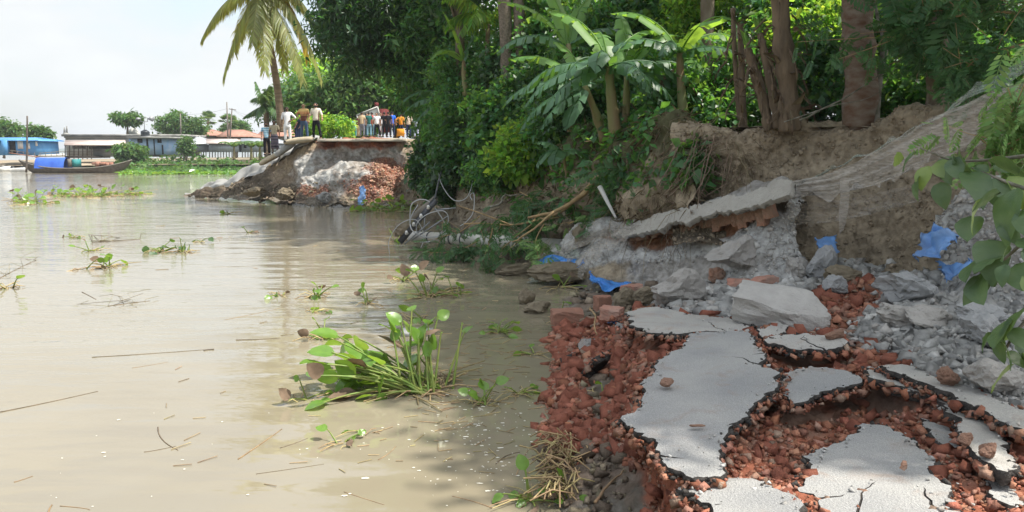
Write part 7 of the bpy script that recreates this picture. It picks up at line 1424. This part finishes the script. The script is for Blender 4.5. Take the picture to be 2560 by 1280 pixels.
# heap of dead stalks at the shore
mb = MB(); rr = rs(33)
for k in range(120):
    x, y = rr.normal(1395, 28), rr.uniform(1085, 1235); p = PZ(x, y, .08 + rr.uniform(0, .10)); d = np.array([rr.normal(.2, .5), rr.normal(.5, .5), rr.normal(0, .16)]); d /= np.linalg.norm(d); L_ = rr.uniform(.15, .4)
    mb.tube([p - d * L_ * .5, p + [0, 0, .03], p + d * L_ * .5 - [0, 0, .05]], [.006, .007, .004], 4, cap=False)
tag(mb.build('stalk_heap', MT['straw']), 'heap of yellow green dead stalks on the lower rubble shore', 'plant litter')
bd = MB(); c = PZ(1045, 832, .02); bd.box(c + [0, 0, .01], [.42, .26, .05], rot(np.array([.12]), np.array([.03]), np.array([.06]))[0]); tag(bd.build('floating_board', MT['plaster']), 'pale speckled board floating in the water beyond the largest clump', 'board')
# floating straws and sticks
S_ = [(0, 1030, 245, 978, .010, 'straw_dark', 'long dark reed floating at the left edge'), (230, 893, 535, 872, .009, 'straw_dark', 'long thin reed floating in the middle of the open water'), (510, 876, 535, 874, .02, 'wood_dark', 'short thick brown stick at the end of the thin reed'), (595, 1148, 705, 1072, .010, 'straw', 'pale cane floating in the lower water'), (395, 1068, 445, 1125, .010, 'straw_dark', 'dark stick crossing the straws in the lower left'), (360, 1130, 440, 1115, .006, 'straw_dark', 'thin straw beside the crossing stick'), (35, 1205, 82, 1190, .008, 'straw', 'small pale straw near the lower left corner'), (125, 1285, 130, 1262, .014, 'straw', 'upright broken cane at the lower edge'), (150, 1265, 225, 1275, .006, 'straw', 'forked straw at the lower edge'), (205, 730, 240, 748, .012, 'straw_dark', 'bent dark twig in the left water'), (270, 765, 375, 752, .01, 'straw_dark', 'dark twigs drifting in the left water'), (0, 695, 90, 650, .012, 'straw_dark', 'short dark twigs near the left edge'), (230, 605, 350, 598, .022, 'straw_dark', 'dark drifting tangle of sticks in the middle distance'), (590, 850, 700, 845, .012, 'straw_dark', 'dark stick in the reflections'), (560, 800, 700, 770, .006, 'straw', 'thin straw in the reflections'), (1230, 1270, 1130, 1240, .008, 'straw', 'straw at the foot of the rubble'), (945, 1150, 990, 1115, .007, 'straw', 'small straw in the lower middle water'), (1240, 1160, 1300, 1130, .009, 'straw_dark', 'dark twig in the eddy'), (1290, 1190, 1330, 1110, .007, 'straw', 'green reed in the eddy'), (1190, 870, 1400, 905, .008, 'straw', 'pale straw line in the shaded water'), (1150, 905, 1300, 915, .006, 'straw', 'second pale straw in the shaded water'), (700, 1120, 770, 1095, .006, 'straw_dark', 'thin dark straw in the lower middle water'), (640, 1185, 810, 1160, .005, 'straw_dark', 'faint long straw near the lower edge'), (330, 920, 420, 905, .005, 'straw', 'faint straw below the thin reed'), (860, 1230, 960, 1262, .006, 'straw', 'straw at the lower edge in the tree reflections')]
for k, (x0, y0, x1, y1, rd, m, lb) in enumerate(S_):
    rr = rs(950 + k); rd *= .6; a_, b_ = PZ(x0, y0, rd * .4), PZ(x1, y1, rd * .4); P = bez(a_, (a_ + b_) / 2 + rr.normal(0, .04, 3) * [1, 1, 0], b_, 9); mb = MB(); mb.tube(P, np.linspace(rd, rd * .5, 9), 5)
    if 'tangle' in lb or 'twigs' in lb:
        for j in range(8): q = P[rr.integers(0, 9)]; mb.tube([q, q + [rr.normal(0, .15), rr.normal(0, .12), rr.uniform(.02, .22)], q + [rr.normal(0, .3), rr.normal(0, .2), rr.uniform(0, .2)]], rd * .6, 4, cap=False)
    tag(mb.build('floating_stick', MT[m], smooth=True), lb, 'stick', 'sticks and straws adrift')
# foam flecks and straw bits
mat('foam', (.62, .6, .52), .7)
rr = rs(44); mb = MB()
for k in range(260):
    if k < 40: x, y = rr.uniform(100, 1250), rr.uniform(1020, 1290)
    else: x, y = rr.normal(1220, 90), rr.normal(1090, 80)
    p = PZ(x, max(y, 640), .004); s_ = abs(rr.normal(0, .004)) + .0015; m = 9; th = np.linspace(0, 2 * np.pi, m, endpoint=False); rad = s_ * (1 + .35 * rr.normal(0, 1, m)); st_ = rr.uniform(1, 2.4)
    mb.add(np.concatenate([np.stack([p[0] + rad * np.cos(th) * st_, p[1] + rad * np.sin(th), np.full(m, .005)], 1), [[p[0], p[1], .009]]]), np.array([[i_, (i_ + 1) % m, m] for i_ in range(m)]))
tag(mb.build('foam', MT['foam']), 'small flecks of foam on the muddy water', kind='stuff')
mb = MB()
for k in range(300):
    x, y = (rr.uniform(400, 1330), 560 + 700 * rr.random() ** 1.3) if k < 50 else (rr.normal(1150, 120), rr.normal(930, 110)); p = PZ(x, max(y, 560), .004); a_ = rr.normal(.1, .7); L_ = rr.uniform(.02, .09) * (1 + (p[1] - 5) * .05); d = np.array([math.cos(a_), math.sin(a_), 0]) * L_
    mb.tube([p - d, p + d + [0, 0, .004]], .0035 * (1 + (p[1] - 5) * .04), 3, cap=False)
tag(mb.build('straw_litter', MT['straw']), 'tiny straw bits floating on the water', kind='stuff')
# ---------------------------------------------------------------- humid air
hz = bpy.data.materials.new('haze'); hz.use_nodes = True; t = hz.node_tree; t.nodes.clear()
pv = t.nodes.new('ShaderNodeVolumePrincipled'); oo = t.nodes.new('ShaderNodeOutputMaterial')
pv.inputs['Color'].default_value = (.90, .95, 1.0, 1); pv.inputs['Density'].default_value = .0004; pv.inputs['Anisotropy'].default_value = .3
t.links.new(pv.outputs[0], oo.inputs['Volume'])
mb = MB(); mb.box([-600, 1440, 24.0], [6400, 3000, 51.0]); tag(mb.build('haze', hz), 'thin humid haze over the river', kind='stuff')
